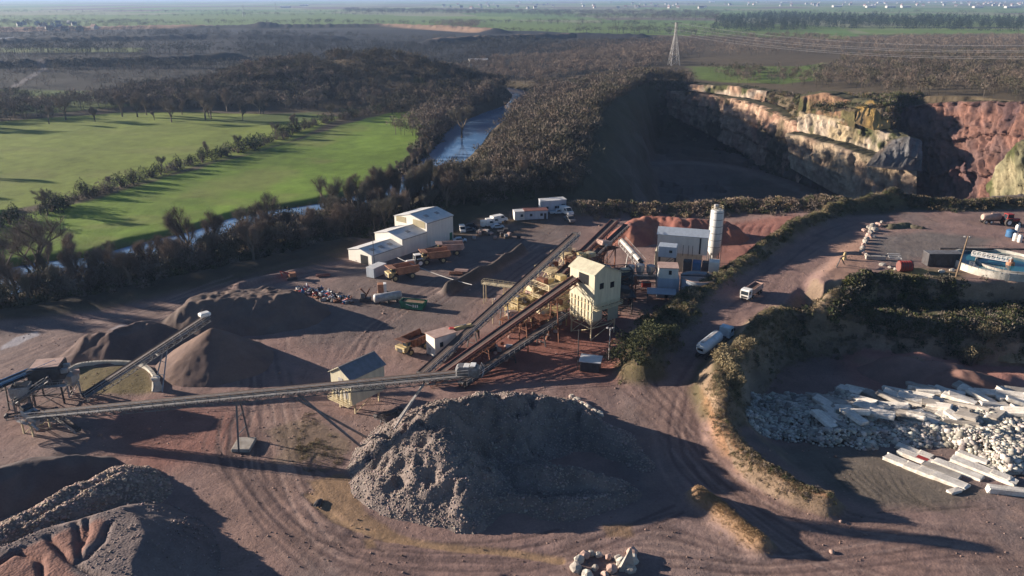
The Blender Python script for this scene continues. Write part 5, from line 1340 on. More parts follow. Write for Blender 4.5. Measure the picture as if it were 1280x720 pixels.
def tractor(px, py, rz, label, body, s=1.0, z=0.0):
    q = W(px, py, z); t = thing('tractor', (q.x, q.y, hz(q.x, q.y)), rz, label, 'tractor'); t.scale = (s, s, s)
    for y_ in (-.95, .95): wheel(t, -1.0, y_, .95, .55, 'white_paint'); wheel(t, 1.6, y_, .62, .4, 'white_paint')
    k = MB(); k.box((1.1, 0, 1.35), (2.3, .9, .8), bev=.15); k.box((-.6, 0, 1.0), (1.8, .8, .6)); k.build('bonnet', body, t)
    c = MB(); c.prism([(-1.5, 1.4), (.2, 1.4), (.05, 2.85), (-1.35, 2.85)], -.7, .7); c = c.build('cab', 'glass_dark', t)
    k = MB(); k.box((-.65, 0, 2.92), (1.7, 1.6, .14), bev=.04)
    for x_, x2 in ((-1.5, -1.35), (.2, .05)):
        for y_ in (-.72, .72): k.beam((x_, y_, 1.4), (x2, y_, 2.9), .09)
    k.build('cab_roof', body, c)
    k = MB()
    for y_ in (-.95, .95): k.box((-1.0, y_, 2.0), (1.5, .6, .08))
    k.build('mudguard', body, t)
    return t
tractor(519, 333, R(-155), 'small tractor with pale roof between parked dump trucks', 'white_paint', 1.3)
tractor(1262, 281, R(3), 'red tractor hitched to the pink slurry tanker on the platform', 'red_paint', 1.35, 8)

def tank_shell(parent, x0, x1, r, z, mat, n=20, dome=.5, name='tank'):
    k = MB(); prof = [(x0, r * .35), (x0 + dome * .3, r * .8), (x0 + dome, r), (x1 - dome, r), (x1 - dome * .3, r * .8), (x1, r * .35)]
    vs = []; 
    for x, rr in prof:
        for i in range(n): a = 2 * math.pi * i / n; vs.append((x, rr * math.cos(a), z + rr * math.sin(a)))
    fs = [(j * n + i, j * n + (i + 1) % n, j * n + n + (i + 1) % n, j * n + n + i) for j in range(5) for i in range(n)] + [tuple(range(n)), tuple(range(5 * n, 6 * n))]
    k.add(vs, fs); return k.build(name, mat, parent, True)
q = W(1238, 279, 8); t = thing('slurry_tanker', (q.x, q.y, 8), R(3), 'dusty pink two axle slurry tanker behind the red tractor', 'tank trailer')
t['label'] = 'dusty pink two axle slurry tanker at the platform edge'
tank_shell(t, -3.4, 3.2, 1.15, 2.2, 'dust_pink')
for x_ in (-2.4, -.6):
    for y_ in (-1.1, 1.1): wheel(t, x_, y_, .7, .5, 'white_paint')
k = MB(); k.box((0, 0, .95), (6.4, .9, .25)); k.beam((3.2, 0, .95), (4.6, 0, .8), .2); k.build('drawbar', 'steel_dark', t)
k = MB(); k.tube((0, 0, 3.3), (0, 0, 3.55), .35, n=12); k.build('hatch', 'dust_pink', t)

def cab_unit(t, x, mat, z=0, w=2.4):
    """truck cab facing +x with its windows, lamps, wheels"""
    c = MB(); c.prism([(x - 2.0, .9), (x + .1, .9), (x + .15, 1.9), (x - .1, 3.0), (x - .4, 3.2), (x - 2.0, 3.2)], -w / 2, w / 2); c = c.build('cab', mat, t)
    k = MB(); k.prism([(x + .17, 1.95), (x + .2, 1.95), (x - .04, 2.85), (x - .07, 2.85)], -w * .42, w * .42); k.build('windscreen', 'glass_dark', c)
    k = MB()
    for s_ in (-1, 1): k.box((x - .8, s_ * (w / 2 + .01), 2.35), (1.0, .03, .7))
    k.build('side_window', 'glass_dark', c)
    k = MB(); k.box((x + .16, 0, 1.3), (.1, w * .7, .5)); k.build('grille', 'steel_dark', c)
    k = MB()
    for s_ in (-1, 1): k.box((x - .2, s_ * (w / 2 + .25), 2.4), (.12, .3, .6))
    k.build('mirror', 'steel_dark', c)
    for y_ in (-.9, .9):
        k = MB(); k.box((x + .2, y_, 1.0), (.1, .35, .25)); k.build('headlight', 'white_paint', t)
# bulk tanker lorry driving up the ramp
a, b = W(873, 452, 1.3), W(912, 424, 2.0)
rz = math.atan2(b.y - a.y, b.x - a.x); mid = (a + b) / 2
t = thing('tanker_lorry', (mid.x, mid.y, hz(mid.x, mid.y)), rz, 'pale blue white bulk tanker lorry climbing the shaded ramp', 'lorry')
rp = math.atan2(hz(b.x, b.y) - hz(a.x, a.y), (b - a).length); t.rotation_euler = (0, -rp, rz)
t.scale = (1.1, 1.1, 1.1)
pmat('tank_blue', (.52, .60, .66), .35, c2=(.42, .47, .5)); pmat('tank_deep_blue', (.10, .24, .36), .4)
tk = tank_shell(t, -6.2, 1.6, 1.35, 2.5, 'tank_blue', dome=.7)
k = MB(); k.box((-6.28, 0, 2.5), (.08, 1.3, .5)); k.build('rear_panel', 'dark_opening', tk)
k = MB(); k.box((-2.3, 0, 3.88), (6.6, .7, .08)); k.build('catwalk', 'steel_pale', tk)
k = MB(); k.box((-2.2, 0, 1.05), (8, 1.0, .35)); k.box((2.8, 0, 1.0), (3.5, 1.0, .3)); k.build('chassis', 'steel_dark', t)
for x_ in (-5.4, -4.1, -2.8, 2.0, 3.3):
    for y_ in (-1.1, 1.1): wheel(t, x_, y_, .52, .4)
wheel(t, 5.2, -1.1, .52, .35); wheel(t, 5.2, 1.1, .52, .35)
cab_unit(t, 6.1, 'tank_blue')
# tipper lorry higher up
a, b = W(926, 380, 4.0), W(951, 362, 4.9)
rz = math.atan2(b.y - a.y, b.x - a.x); mid = (a + b) / 2
t = thing('tipper_lorry', (mid.x, mid.y, hz(mid.x, mid.y)), rz + math.pi, 'white cab tipper lorry with open brown body coming down the ramp', 'lorry')
t.rotation_euler = (0, math.atan2(hz(b.x, b.y) - hz(a.x, a.y), (b - a).length), rz + math.pi)
k = MB(); k.box((-.6, 0, 1.0), (8, 1.0, .35)); k.build('chassis', 'steel_dark', t)
k = MB()
for s_ in (-1, 1): k.box((-1.4, s_ * 1.2, 2.0), (5.8, .1, 1.4))
k.box((-4.3, 0, 2.0), (.1, 2.5, 1.4)); k.box((1.5, 0, 2.1), (.1, 2.5, 1.7)); k.box((-1.4, 0, 1.35), (5.8, 2.4, .12))
for i in range(5):
    for s_ in (-1, 1): k.box((-3.8 + i * 1.2, s_ * 1.28, 2.0), (.12, .08, 1.4))
k.build('tipping_body', 'dust_pink', t)
k = MB(); k.box((-1.4, 0, 2.2), (5.6, 2.2, .3), bev=.14); k.build('load', 'load_earth', t)
cab_unit(t, 4.0, 'white_paint')
for x_ in (-3.6, -2.3, 1.0, 3.0):
    for y_ in (-1.05, 1.05): wheel(t, x_, y_, .52, .38)

# cars and vans, parked
def car(kind, mat):
    pr = {'car': [(-2.1, .45), (-2.15, .95), (-1.6, 1.05), (-1.1, 1.5), (.4, 1.5), (1.1, 1.0), (2.0, .85), (2.1, .45)],
          'van': [(-2.6, .45), (-2.6, 2.2), (.9, 2.25), (1.6, 1.35), (2.4, 1.15), (2.5, .45)],
          'pickup': [(-2.6, .5), (-2.6, 1.05), (-.6, 1.05), (-.5, 1.75), (.7, 1.75), (1.2, 1.15), (2.4, 1.0), (2.5, .5)]}[kind]
    w = .85 if kind == 'car' else .95
    k = MB(); k.prism(pr, -w, w); bd = k
    t = thing('parked_' + kind, (0, 0, 0), 0, 'x', kind)
    k.build('body', mat, t)
    gl = MB()
    if kind == 'car': gl.prism([(-1.3, 1.05), (-.95, 1.42), (.35, 1.42), (.9, 1.05)], -w - .01, w + .01); gl.prism([(.48, 1.5), (1.12, 1.04), (1.16, 1.06), (.5, 1.54)], -w * .85, w * .85)
    elif kind == 'van': gl.prism([(.1, 1.4), (.1, 2.0), (.85, 2.0), (1.35, 1.4)], -w - .01, w + .01); gl.prism([(.95, 2.2), (1.6, 1.36), (1.64, 1.38), (1.0, 2.24)], -w * .85, w * .85)
    else: gl.prism([(-.4, 1.15), (-.35, 1.62), (.6, 1.62), (.95, 1.15)], -w - .01, w + .01); gl.prism([(.76, 1.74), (1.2, 1.17), (1.24, 1.19), (.8, 1.78)], -w * .85, w * .85)
    gl.build('window', 'glass_dark', t)
    for x_ in (-1.35, 1.4):
        for y_ in (-w, w): wheel(t, x_, y_ * .95, .36, .24)
    return t
protos = {}
def park(kind, mat, px, py, rz, label, s=1.15, z=0.0, group='cars and vans parked by the cabins'):
    key = (kind, mat)
    q = W(px, py, z); loc = (q.x, q.y, hz(q.x, q.y) + .02)
    if key not in protos:
        protos[key] = t = car(kind, mat); t.location = loc; t.rotation_euler = (0, 0, rz); t.scale = (s, s, s); t['label'] = label; t['group'] = group; return t
    return dup(protos[key], loc, rz, label, group, s)
park('van', 'white_paint', 611, 283, R(20), 'white van, left one of the pair of white vans')
park('van', 'white_paint', 624, 279, R(35), 'white van parked furthest back in the yard corner', 1.3)
park('van', 'white_paint', 617, 281, R(25), 'white van between two other white vans')
park('van', 'white_paint', 708, 272, R(-60), 'white van parked right of the pale cabins', 1.3)
park('pickup', 'tank_blue', 697, 271, R(10), 'pale pickup beside the pale cabins')
park('pickup', 'steel_grey', 712, 278, R(-70), 'grey pickup with flat bed in front of the white van', 1.3)
park('car', 'tank_blue', 622, 285, R(15), 'pale blue car beside the white vans')
park('car', 'steel_dark', 604, 292, R(10), 'dark car below the white vans')
park('car', 'dust_pink', 608, 293, R(-30), 'dusty beige car among the scrap pallets')
park('car', 'steel_dark', 589, 284, R(5), 'black car nearest the big white hall wall')
park('van', 'white_paint', 578, 289, R(-80), 'white van just right of the big white hall', 1.0)
park('car', 'steel_grey', 586, 289, R(30), 'grey car beside the black car')
park('car', 'tank_blue', 575, 303, R(8), 'bluish car in the shadow of the big hall')
park('pickup', 'steel_dark', 632, 292, R(0), 'dark pickup at the right end of the parked row')
# cabins
def cabin(px, py, rz, l, label, mat='pale_blue_sheet', h=2.9, roof='white_roof', w=3.2, nw=3, s=1.0):
    q = W(px, py, 0); t = thing('site_cabin', (q.x, q.y, hz(q.x, q.y)), rz, label, 'cabin', 'site cabins at the back of the yard'); t.scale = (s, s, s)
    k = MB(); k.box((0, 0, h / 2 + .1), (l, w, h), bev=.04); k.build('wall', mat, t)
    k = MB(); k.box((0, 0, h + .17), (l + .3, w + .3, .14)); k.build('roof', roof, t)
    for i in range(nw):
        k = MB(); k.box((-l / 2 + l * (i + .6) / (nw + .2), -w / 2 - .02, 1.7), (.9, .05, .9)); k.build('window', 'glass_dark', t)
    k = MB(); k.box((l / 2 - .9, -w / 2 - .02, 1.15), (.85, .05, 2.0)); k.build('door', 'steel_dark', t)
    return t
cabin(651, 276, R(12), 5, 'small white cabin at the left end of the cabins', 'white_sheet', 3.0, 'white_roof', 3.2, 1, 1.1)
cabin(669, 275, R(9), 8, 'long pale cabin with dark red roof, middle of the row', 'pale_blue_sheet', 3.0, 'rail_red', 4, 2, 1.1)
cabin(687, 268, R(16), 7, 'taller pale blue cabin with white roof behind the row', 'pale_blue_sheet', 4.0, 'white_roof', 4, 2, 1.1)
cabin(697, 266, R(16), 5, 'end cabin with white roof nearest the white van', 'pale_blue_sheet', 3.6, 'white_roof', 4, 2, 1.1)

# ------------------------------------------------------------ containers, skips, scrap
def container(px, py, rz, l, w, h, mat, label, z=0.0, ribs=True, name='shipping_container', roof=None):
    q = W(px, py, z); t = thing(name, (q.x, q.y, hz(q.x, q.y)), rz, label, 'container')
    k = MB(); k.box((0, 0, h / 2 + .1), (l, w, h), bev=.05); k.build('shell', mat, t)
    if ribs:
        k = MB(); n = int(l / .6)
        for i in range(n):
            for s_ in (-1, 1): k.box((-l / 2 + l * (i + .5) / n, s_ * (w / 2 + .03), h / 2 + .1), (.16, .07, h * .86))
        k.build('corrugation', mat, t)
    k = MB()
    for y_ in (-.5, .5): k.box((l / 2 + .04, y_ * w * .5, h / 2 + .1), (.06, w * .45, h * .9))
    k.build('door', mat if roof is None else 'steel_grey', t)
    if roof:
        k = MB(); k.box((0, 0, h + .18), (l + .1, w + .1, .1)); k.build('roof', roof, t)
    return t
container(471, 344, R(60), 6, 3.0, 3.0, 'pale_blue_sheet', 'pale blue grey container in front of the low white hall', roof='white_roof')
container(1176, 331, R(0), 9.5, 3.4, 3.6, 'steel_dark', 'dark container with grey roof on the platform beside the pole', 8, roof='steel_grey')
q = W(517, 385, 0); t = thing('green_skip', (q.x, q.y, 0), R(-14), 'green open skip with white lettering stripes, set right of the silver tank', 'skip')
k = MB(); k.prism([(-3.0, .2), (3.0, .2), (3.6, 2.2), (-3.6, 2.2)], -1.5, -1.4); k.prism([(-3.0, .2), (3.0, .2), (3.6, 2.2), (-3.6, 2.2)], 1.4, 1.5)
k.prism([(-3.0, .2), (-2.9, .2), (-3.5, 2.2), (-3.6, 2.2)], -1.4, 1.4); k.prism([(3.0, .2), (2.9, .2), (3.5, 2.2), (3.6, 2.2)], -1.4, 1.4); k.box((0, 0, .25), (6, 2.8, .1)); k.build('body', 'green_paint', t)
k = MB(); k.box((0, 0, 1.75), (6.2, 2.6, .25), bev=.1); k.build('contents', 'orange_paint', t); t.children[-1].data.materials[0] = MATS['timber']
k = MB()
k.add([(-1.6, -1.53, 1.5), (.1, -1.53, 1.1), (.1, -1.53, 1.3), (-1.6, -1.53, 1.7)], [(0, 1, 2, 3)]); 
for x_ in (.5, 1.1, 1.7): k.box((x_, -1.53, 1.2), (.3, .04, .8))
k.build('white_marking', 'white_paint', t)
q = W(485, 378, 0); t = thing('tank_trailer', (q.x, q.y, 0), R(22), 'silver cylindrical tank lying beside the scrap heap', 'tank')
tank_shell(t, -4, 4, 1.25, 1.7, 'steel_pale')
k = MB()
for x_ in (-2.4, 0, 2.4): k.box((x_, 0, .5), (.4, 2.2, 1.0))
k.build('cradle', 'steel_dark', t)
block_thing('crate_stack', 'orange and white crate standing behind the silver tank', 'crate', 476, 366, [('crate', 'orange_paint', [((0, 0, 1.5), (1.6, 2, 2.6))]), ('panel', 'white_paint', [((1.3, 0, 1.5), (.8, 1.9, 2.7))]), ('pallet', 'timber', [((.4, 0, .1), (2.8, 2.2, .2))])], R(10)).name = 'crate'
# scrap heap: separate bits of wreck in one line
scr = ['red_paint', 'white_paint', 'steel_grey', 'steel_dark', 'white_paint', 'rust', 'steel_pale', 'blue_paint', 'white_paint', 'steel_dark', 'rust']
def scrap(i, px, py):
    r = random.Random(i * 7 + 3); q = W(px, py, 0); m = scr[i % len(scr)]
    t = thing('scrap_piece', (q.x, q.y, hz(q.x, q.y)), r.uniform(0, 6.2), {'red_paint': 'bright red', 'white_paint': 'white', 'steel_grey': 'grey', 'steel_dark': 'black', 'rust': 'rusty brown', 'steel_pale': 'pale grey', 'blue_paint': 'blue'}[m] + ' scrap metal panel dumped in the long scrap heap', 'scrap', 'scrap metal pieces in the long heap')
    k = MB(); k.box((0, 0, .5), (r.uniform(1, 2.2), r.uniform(.8, 1.3), r.uniform(.5, 1.1)), rx=r.uniform(-.4, .4), ry=r.uniform(-.5, .5), bev=.12)
    k.build('panel', m, t)
    k = MB(); k.tube((-.9, .3, .5), (1.1, -.2, r.uniform(.6, 1.7)), .16); k.beam((-.4, -.8, .1), (.6, .8, 1.2), .12, .3); k.build('pipe', scr[(i + 4) % len(scr)], t)
for i in range(62):
    f = random.random(); r_ = random.gauss(0, 1)
    scrap(i, 374 + 68 * f + random.uniform(-3, 3), 363 + 14 * f + r_ * 2.6)
block_thing('scrap_grab', 'dark scrap grab machine standing at the right end of the scrap heap', 'machine', 457, 377, [('base', 'steel_dark', [((0, 0, .6), (3, 2, 1))]), ('arm', 'rust', [((.6, 0, 2.3), (.4, .5, 3.2), .5), ((-.5, 0, 3.0), (.35, .4, 2.2), -.7)]), ('cabin', 'steel_grey', [((-.6, 0, 1.8), (1.2, 1.2, 1.3))])])
for i, (px, py, m, l) in enumerate(((452, 325, 'rail_red', 'reddish bundle of steel lying left of the low white hall'), (404, 344, 'rail_red', 'single dark red beam lying on the bare ground'), (570, 343, 'rust', 'flat rusty plate on the ground above the long wall'), (577, 340, 'dust_pink', 'flat pinkish pallet on the ground above the long wall'))):
    block_thing('steel_bundle', l, 'steel', px, py, [('beam', m, [((0, y_, .35 + .2 * (abs(y_) < .5)), (4.2, .5, .35)) for y_ in (-.9, -.3, .3, .9)]), ('skid', 'timber', [((x_, 0, .1), (.25, 2.4, .2)) for x_ in (-1.4, 1.4)])], R(25 - i * 12))
block_thing('excavator', 'small red and orange excavator at the dark tree edge', 'excavator', 365, 347, [('track', 'steel_dark', [((0, -.9, .4), (3, .5, .8)), ((0, .9, .4), (3, .5, .8))]), ('body', 'orange_paint', [((-.2, 0, 1.5), (2, 1.8, 1.2))]), ('boom', 'red_paint', [((1.8, .2, 2.4), (2.6, .3, .35), -.4), ((3.0, .2, 2.2), (.3, .28, 1.7), .3)])], R(200))
for i in range(9):
    px, py = 590 + i * 7 + random.uniform(-3, 3), 296 + random.uniform(-4, 4)
    block_thing('pallet_stack', 'low stack of pallets and spare parts below the parked white vans', 'pallet stack', px, py, [('pallet', 'timber', [((0, 0, .2 + .25 * j), (1.5, 1.3, .16)) for j in range(1 + i % 4)]), ('load', ('steel_pale', 'dust_pink', 'steel_dark')[i % 3], [((0, 0, .75 + .25 * (i % 4)), (1.2, 1, .8 + .3 * (i % 2)))])], R(20 * i), 0, 'pallet stacks in the yard corner')
# low concrete retaining panel on the dark wall
# ------------------------------------------------------------ poles
def pole(px, py, z, h, label, mat='timber', lamps=2, r=.14, cross=False, name='light_pole'):
    q = W(px, py, z); t = thing(name, (q.x, q.y, hz(q.x, q.y)), 0, label, 'pole')
    k = MB(); k.tube((0, 0, -.5), (0, 0, h), r, r * .7, n=10); k.build('pole', mat, t)
    if cross:
        k = MB(); k.box((0, 0, h - .4), (1.8, .14, .14)); k.build('crossarm', mat, t)
    for i in range(lamps):
        a = i * 2.1 + .4
        k = MB(); k.beam((0, 0, h - .3), (.6 * math.cos(a), .6 * math.sin(a), h - .2), .06); k.box((.75 * math.cos(a), .75 * math.sin(a), h - .25), (.5, .4, .35), rz=a, bev=.05)
        k.build('floodlight', 'steel_pale', t)
    return t
pole(761, 450, 0, 8.2, 'pale pole carrying white floodlights beside the dark bushes', 'steel_pale', 3, .16)
pole(722, 462, 0, 10, 'dark slim pole in front of the tower legs', 'steel_dark', 0, .13)
pole(1195, 346, 8, 11.5, 'tall leaning wooden pole with a white lamp beside the round pool', 'timber', 2, .24).rotation_euler = (0, R(5), 0)
pole(468, 332, 0, 9.5, 'dark pole at the door of the low white hall', 'steel_dark', 0, .13)
pole(616, 404, 0, 7, 'thin pale post left of the steep conveyor', 'cream_paint', 1, .12)
pole(640, 392, 0, 6.5, 'thin cream post left of the wide gangway screen', 'cream_paint', 0, .12)
k = MB()
A_ = Vector((*G(468, 332), 8.2)); A_ = W(497, 322, 4.5); B_ = W(590, 356, 2.5)
for i in range(12):
    f0, f1 = i / 12, (i + 1) / 12
    k.tube(A_.lerp(B_, f0) - Vector((0, 0, 3 * f0 * (1 - f0))), A_.lerp(B_, f1) - Vector((0, 0, 3 * f1 * (1 - f1))), .12, n=6)
tag(k.build('overhead_pipe', 'steel_pale'), 'thin pale overhead pipe slanting from the white hall to the dark wall', 'pipe')
# ------------------------------------------------------------ platform things
r = random.Random(4)
bl = [(1080, 289), (1085, 285), (1091, 283), (1096, 281), (1102, 279), (1088, 291), (1086, 296), (1083, 300), (1081, 304), (1079, 308), (1078, 312), (1077, 316), (1080, 319), (1083, 321), (1092, 297), (1098, 283), (1089, 287), (1093, 288)]
for i, (px, py) in enumerate(bl):
    q = W(px, py, 8); k = MB(); k.rock((0, 0, .5), r.uniform(.6, 1.2), i, .8, 2); o = k.build('boulder', 'concrete' if i % 3 else 'dust_pink'); o.location = (q.x, q.y, hz(q.x, q.y))
    tag(o, ('grey' if i % 3 else 'pinkish') + (' boulder at the upper end of' if py < 290 else ' boulder halfway down' if py < 305 else ' boulder at the lower end of') + ' the curved row on the platform', 'boulder', 'boulders in a curved row on the platform')
block_thing('pallet_stack', 'white slatted pallets leaning on the platform by the boulders', 'pallet', 1118, 325, [('slat', 'white_paint', [((0, -1 + j * .7, .5 + j * .3), (3.6, .3, .12)) for j in range(4)]), ('frame', 'steel_pale', [((x_, 0, .6), (.15, 2.6, .15), ) for x_ in (-1.5, 1.5)])], R(-5), 8)
block_thing('concrete_block', 'long grey concrete block at the end of the boulder row', 'block', 1094, 325, [('block', 'concrete', [((0, 0, .6), (5.5, 1.2, 1.1))]), ('lifting_lug', 'steel_dark', [((-1.6, 0, 1.2), (.3, .2, .2)), ((1.6, 0, 1.2), (.3, .2, .2))])], R(-8), 8)
for i, (px, py) in enumerate(((1103, 332), (1112, 335), (1119, 337), (1190, 339), (1177, 341))):
    q = W(px, py, 8); k = MB(); k.rock((0, 0, .3), r.uniform(.5, .9), i + 40, .7, 2); o = k.build('pale_stone', 'concrete_pale'); o.location = (q.x, q.y, hz(q.x, q.y))
    tag(o, 'pale stone lying near the cliff edge of the platform', 'stone', 'pale stones near the platform edge')
q = W(1130, 339, 8); t = thing('striped_tank', (q.x, q.y, 8), R(0), 'red and pale striped cylindrical tank lying on the platform edge', 'tank')
k = MB(); k.tube((-1.8, 0, 1.5), (1.8, 0, 1.5), 1.45, n=24); k.build('shell', 'dust_pink', t, True)
for x_ in (-1.5, -.8, -.1, .6, 1.3):
    k = MB(); k.tube((x_ - .16, 0, 1.5), (x_ + .16, 0, 1.5), 1.5, n=24); k.build('red_stripe', 'red_paint', t)
    t.children[-1].data.materials[0] = MATS['rail_red']
k = MB(); k.lathe((0, 0, 0), [(.9, -.6), (.5, 1.2), (.3, 2.2)], 9); o = k.build('sand_lump', 'dust_pink'); q = W(1055, 326, 7.6); o.location = (q.x, q.y, hz(q.x, q.y)); tag(o, 'yellowish cone shaped lump on the pink bank of the platform', 'lump')
o.data.materials[0] = MATS['yellow_paint']
q = W(1049, 337, 7); t = thing('trestle', (q.x, q.y, hz(q.x, q.y)), R(35), 'dark leaning steel trestle on the pink bank', 'trestle')
for nm, a, b in (('leg', (-2, 0, -.6), (0, 0, 2.6)), ('leg', (2.2, 0, .2), (0, 0, 2.6)), ('crossbar', (-.4, 0, 2.4), (2.4, .6, 2.5))):
    k = MB(); k.beam(a, b, .25); k.build(nm, 'steel_dark', t)
for i, (px, py, m, l) in enumerate(((1263, 296, 'blue_paint', 'blue round plastic barrel tank near the pool'), (1271, 290, 'white_paint', 'white barrel behind the blue barrel tank'), (1268, 301, 'white_paint', 'left one of the two white barrels in front'), (1274, 303, 'white_paint', 'right one of the two white barrels in front'))):
    q = W(px, py, 8); t = thing('barrel', (q.x, q.y, 8), 0, l, 'barrel'); s_ = 1.5 if i == 0 else .65
    k = MB(); k.lathe((0, 0, 0), [(s_ * .9, 0), (s_, .15), (s_, 2.1), (s_ * .6, 2.5)], 20); k.build('shell', m, t, True)
    k = MB(); k.lathe((0, 0, 2.5), [(s_ * .3, 0), (s_ * .3, .15)], 12); k.build('lid', 'steel_dark', t)
# thickener pool
PZ = 8.0
q = Vector((xat(1268, 330, G(1262, 333, 10.5)[1]), G(1262, 333, 8.5)[1] + 1, PZ - 0.9))
t = thing('thickener_pool', q, 0, 'round concrete thickener pool of blue water with outer rim walkway', 'pool')
RR = 12.0
k = MB(); k.lathe((0, 0, -3), [(RR, 0), (RR, 5.9), (RR - .5, 5.9), (RR - .5, 3.6)], 64, False); k.build('outer_wall', 'concrete_pale', t)
k = MB(); k.lathe((0, 0, 2.1), [(RR - .45, -.6), (RR - .45, 0)], 64); k.build('water', 'pool_water', t)
k = MB(); k.lathe((2.4, -1.6, 0), [(8.6, 1.0), (8.6, 2.75), (8.2, 2.75), (8.2, 1.0)], 48, False); k.build('inner_ring', 'concrete', t)
k = MB()
for i in range(40):
    a = 2 * math.pi * i / 40; k.beam((RR * math.cos(a), RR * math.sin(a), 2.6), (RR * math.cos(a), RR * math.sin(a), 3.9), .06)
    b = a + 2 * math.pi / 40
    if math.sin(a) > -.1: k.beam((RR * math.cos(a), RR * math.sin(a), 3.6), (RR * math.cos(b), RR * math.sin(b), 3.6), .07)
k.build('guardrail', 'steel_dark', t)
br = MB(); dx = (-5.2, 4.6); c = (2.4, -1.6)
a, b = Vector((dx[0], dx[1], 3.0)), Vector((c[0], c[1], 3.0)); d_ = (b - a).normalized(); n_ = Vector((-d_.y, d_.x, 0))
for s_ in (-1, 1):
    for zz in (0, 1.1): br.beam(a + n_ * s_ * .7 + Vector((0, 0, zz)), b + n_ * s_ * .7 + Vector((0, 0, zz)), .14)
    for i in range(9):
        f = i / 8; p = a.lerp(b, f) + n_ * s_ * .7; br.beam(p, p + Vector((0, 0, 1.1)), .09)
        if i < 8: br.beam(p, a.lerp(b, f + 1 / 8) + n_ * s_ * .7 + Vector((0, 0, 1.1)), .07)
br.beam(a, b, 1.3, .1); br.build('bridge', 'white_paint', t)
k = MB(); k.lathe((c[0], c[1], 1.4), [(1.1, 0), (1.1, 1.5), (.6, 1.7), (.6, 2.4)], 16); k.build('centre_drive', 'orange_paint', t)
k = MB(); k.tube((-11, 11.2, 2.8), (26, 10.2, 2.8), .28, n=10)
for x_ in range(-10, 27, 5): k.beam((x_, 11.1, -.2), (x_, 11.1, 2.8), .2)
k.build('pipe', 'steel_dark', t)
# side pool
q2 = Vector((q.x + 20, q.y + 8, PZ)); 

# ------------------------------------------------------------ boulders by the main mound, stone pen in the foreground
for i in range(20):
    f = i / 19; px, py = 712 + 36 * f + r.uniform(-4, 4), 494 + 24 * f + r.uniform(-3, 3); q = W(px, py, 0)
    s_ = r.uniform(.35, .9); k = MB(); k.rock((0, 0, .25), s_, i + 80, .8, 2); o = k.build('pale_boulder', ('concrete_pale', 'concrete', 'dust_pink')[i % 3]); o.location = (q.x, q.y, hz(q.x, q.y))
    tag(o, ('white', 'grey', 'pinkish')[i % 3] + (' boulder in the upper half of' if i < 10 else ' boulder in the lower half of') + ' the loose row by the road bend', 'boulder', 'pale boulders by the bend of the road')
ck = G(757, 700); 
lst = [(720, 712, 1.3), (724, 702, 1.0), (731, 696, 1.0), (739, 694, .8), (748, 696, .7), (760, 699, .7), (772, 700, .8), (777, 706, 1.1), (764, 714, 1.2), (744, 712, .7), (734, 720, 1.1), (756, 722, .9), (787, 712, 1.2), (789, 702, 1.3), (790, 694, 1.2)]
for i, (px, py, s_) in enumerate(lst):
    q = W(px, py, 0); k = MB(); k.rock((0, 0, .35), s_ * .8, i + 120, .95, 2); o = k.build('quarry_block', ('concrete', 'concrete_pale', 'dust_pink')[i % 3]); o.location = (q.x, q.y, hz(q.x, q.y))
    tag(o, ('grey', 'white', 'pinkish')[i % 3] + (' stone block on the left side of' if px < 750 else ' stone block on the right side of') + ' the ring at the bottom edge', 'stone block', 'rough stone blocks of the foreground ring')
k = MB(); k.add([(-1.3, -.5, -.2), (1.3, -.5, -.2), (1.3, .5, -.2), (-1.3, .5, -.2), (.3, -.1, 3.8), (.6, .2, 3.7)], [(0, 1, 4), (1, 2, 5, 4), (2, 3, 5), (3, 0, 4, 5), (0, 1, 2, 3)])
o = k.build('pointed_rock', 'concrete'); q = W(783, 712, 0); o.location = q; tag(o, 'dark pointed upright rock at the bottom edge beside the stone ring', 'rock')
k = MB(); k.rock((0, 0, .3), .9, 300, .5, 2); o = k.build('dark_rock', 'steel_dark'); o.location = W(398, 630, 0); o.scale = (.8, 1.6, .8); tag(o, 'single dark rock lying beside the ochre mud channel', 'rock')

# ------------------------------------------------------------ concrete slabs and rubble on the lower yard
def slab(px, py, rz, l, w, h, label, z=-1.5, lift=0.0, tilt=0.0, stain=False, roll=0.0):
    q = W(px, py, z); rr = random.Random(int(px * 13 + py))
    k = MB(); n = 5
    k.box((0, 0, h / 2), (l, w, h), bev=.09)
    k.v = [(x + (rr.uniform(-.28, .28) if abs(x) > l * .4 else 0), y + rr.uniform(-.07, .07), z + rr.uniform(-.05, .05)) for x, y, z in k.v]
    o = k.build('concrete_slab', 'slab_concrete'); o.location = (q.x, q.y, hz(q.x, q.y) + lift); o.rotation_euler = (roll, tilt, rz)
    if label.startswith('grey'): o.data.materials[0] = MATS['concrete']
    tag(o, label, 'concrete slab', 'broken concrete slabs dumped on the lower yard')
    if stain:
        k = MB(); k.box((l * .1, 0, h + .006), (l * .28, w * .6, .01)); k.build('red_stain', 'red_paint', o)
    return o
pmat('slab_concrete', (.72, .68, .61), .85, c2=(.48, .43, .37), scale=.7, bump=.3, bscale=3)
RZS = R(-48)
fr = [(1125, 577, 5.6, 'leftmost flat slab of the neat front row'), (1146, 588, 4.2, 'second flat slab of the neat front row'), (1164, 597, 4.6, 'third flat slab of the neat front row'), (1187, 607, 5.6, 'rightmost flat slab of the neat front row')]
for px, py, l, lb in fr: slab(px, py, RZS, l, 2.3, .7, lb)
slab(1148, 572, RZS, 7.2, 2.0, .8, 'long white slab with a red painted patch', stain=True)
slab(1176, 592, RZS, 6.4, 2.0, .8, 'grey topped slab behind the third front slab')
slab(1196, 590, RZS, 8.2, 2.0, .9, 'long white slab lying second row near the dark gap')
slab(1138, 559, RZS, 5.0, 1.6, .8, 'short white slab at the back left of the neat rows')
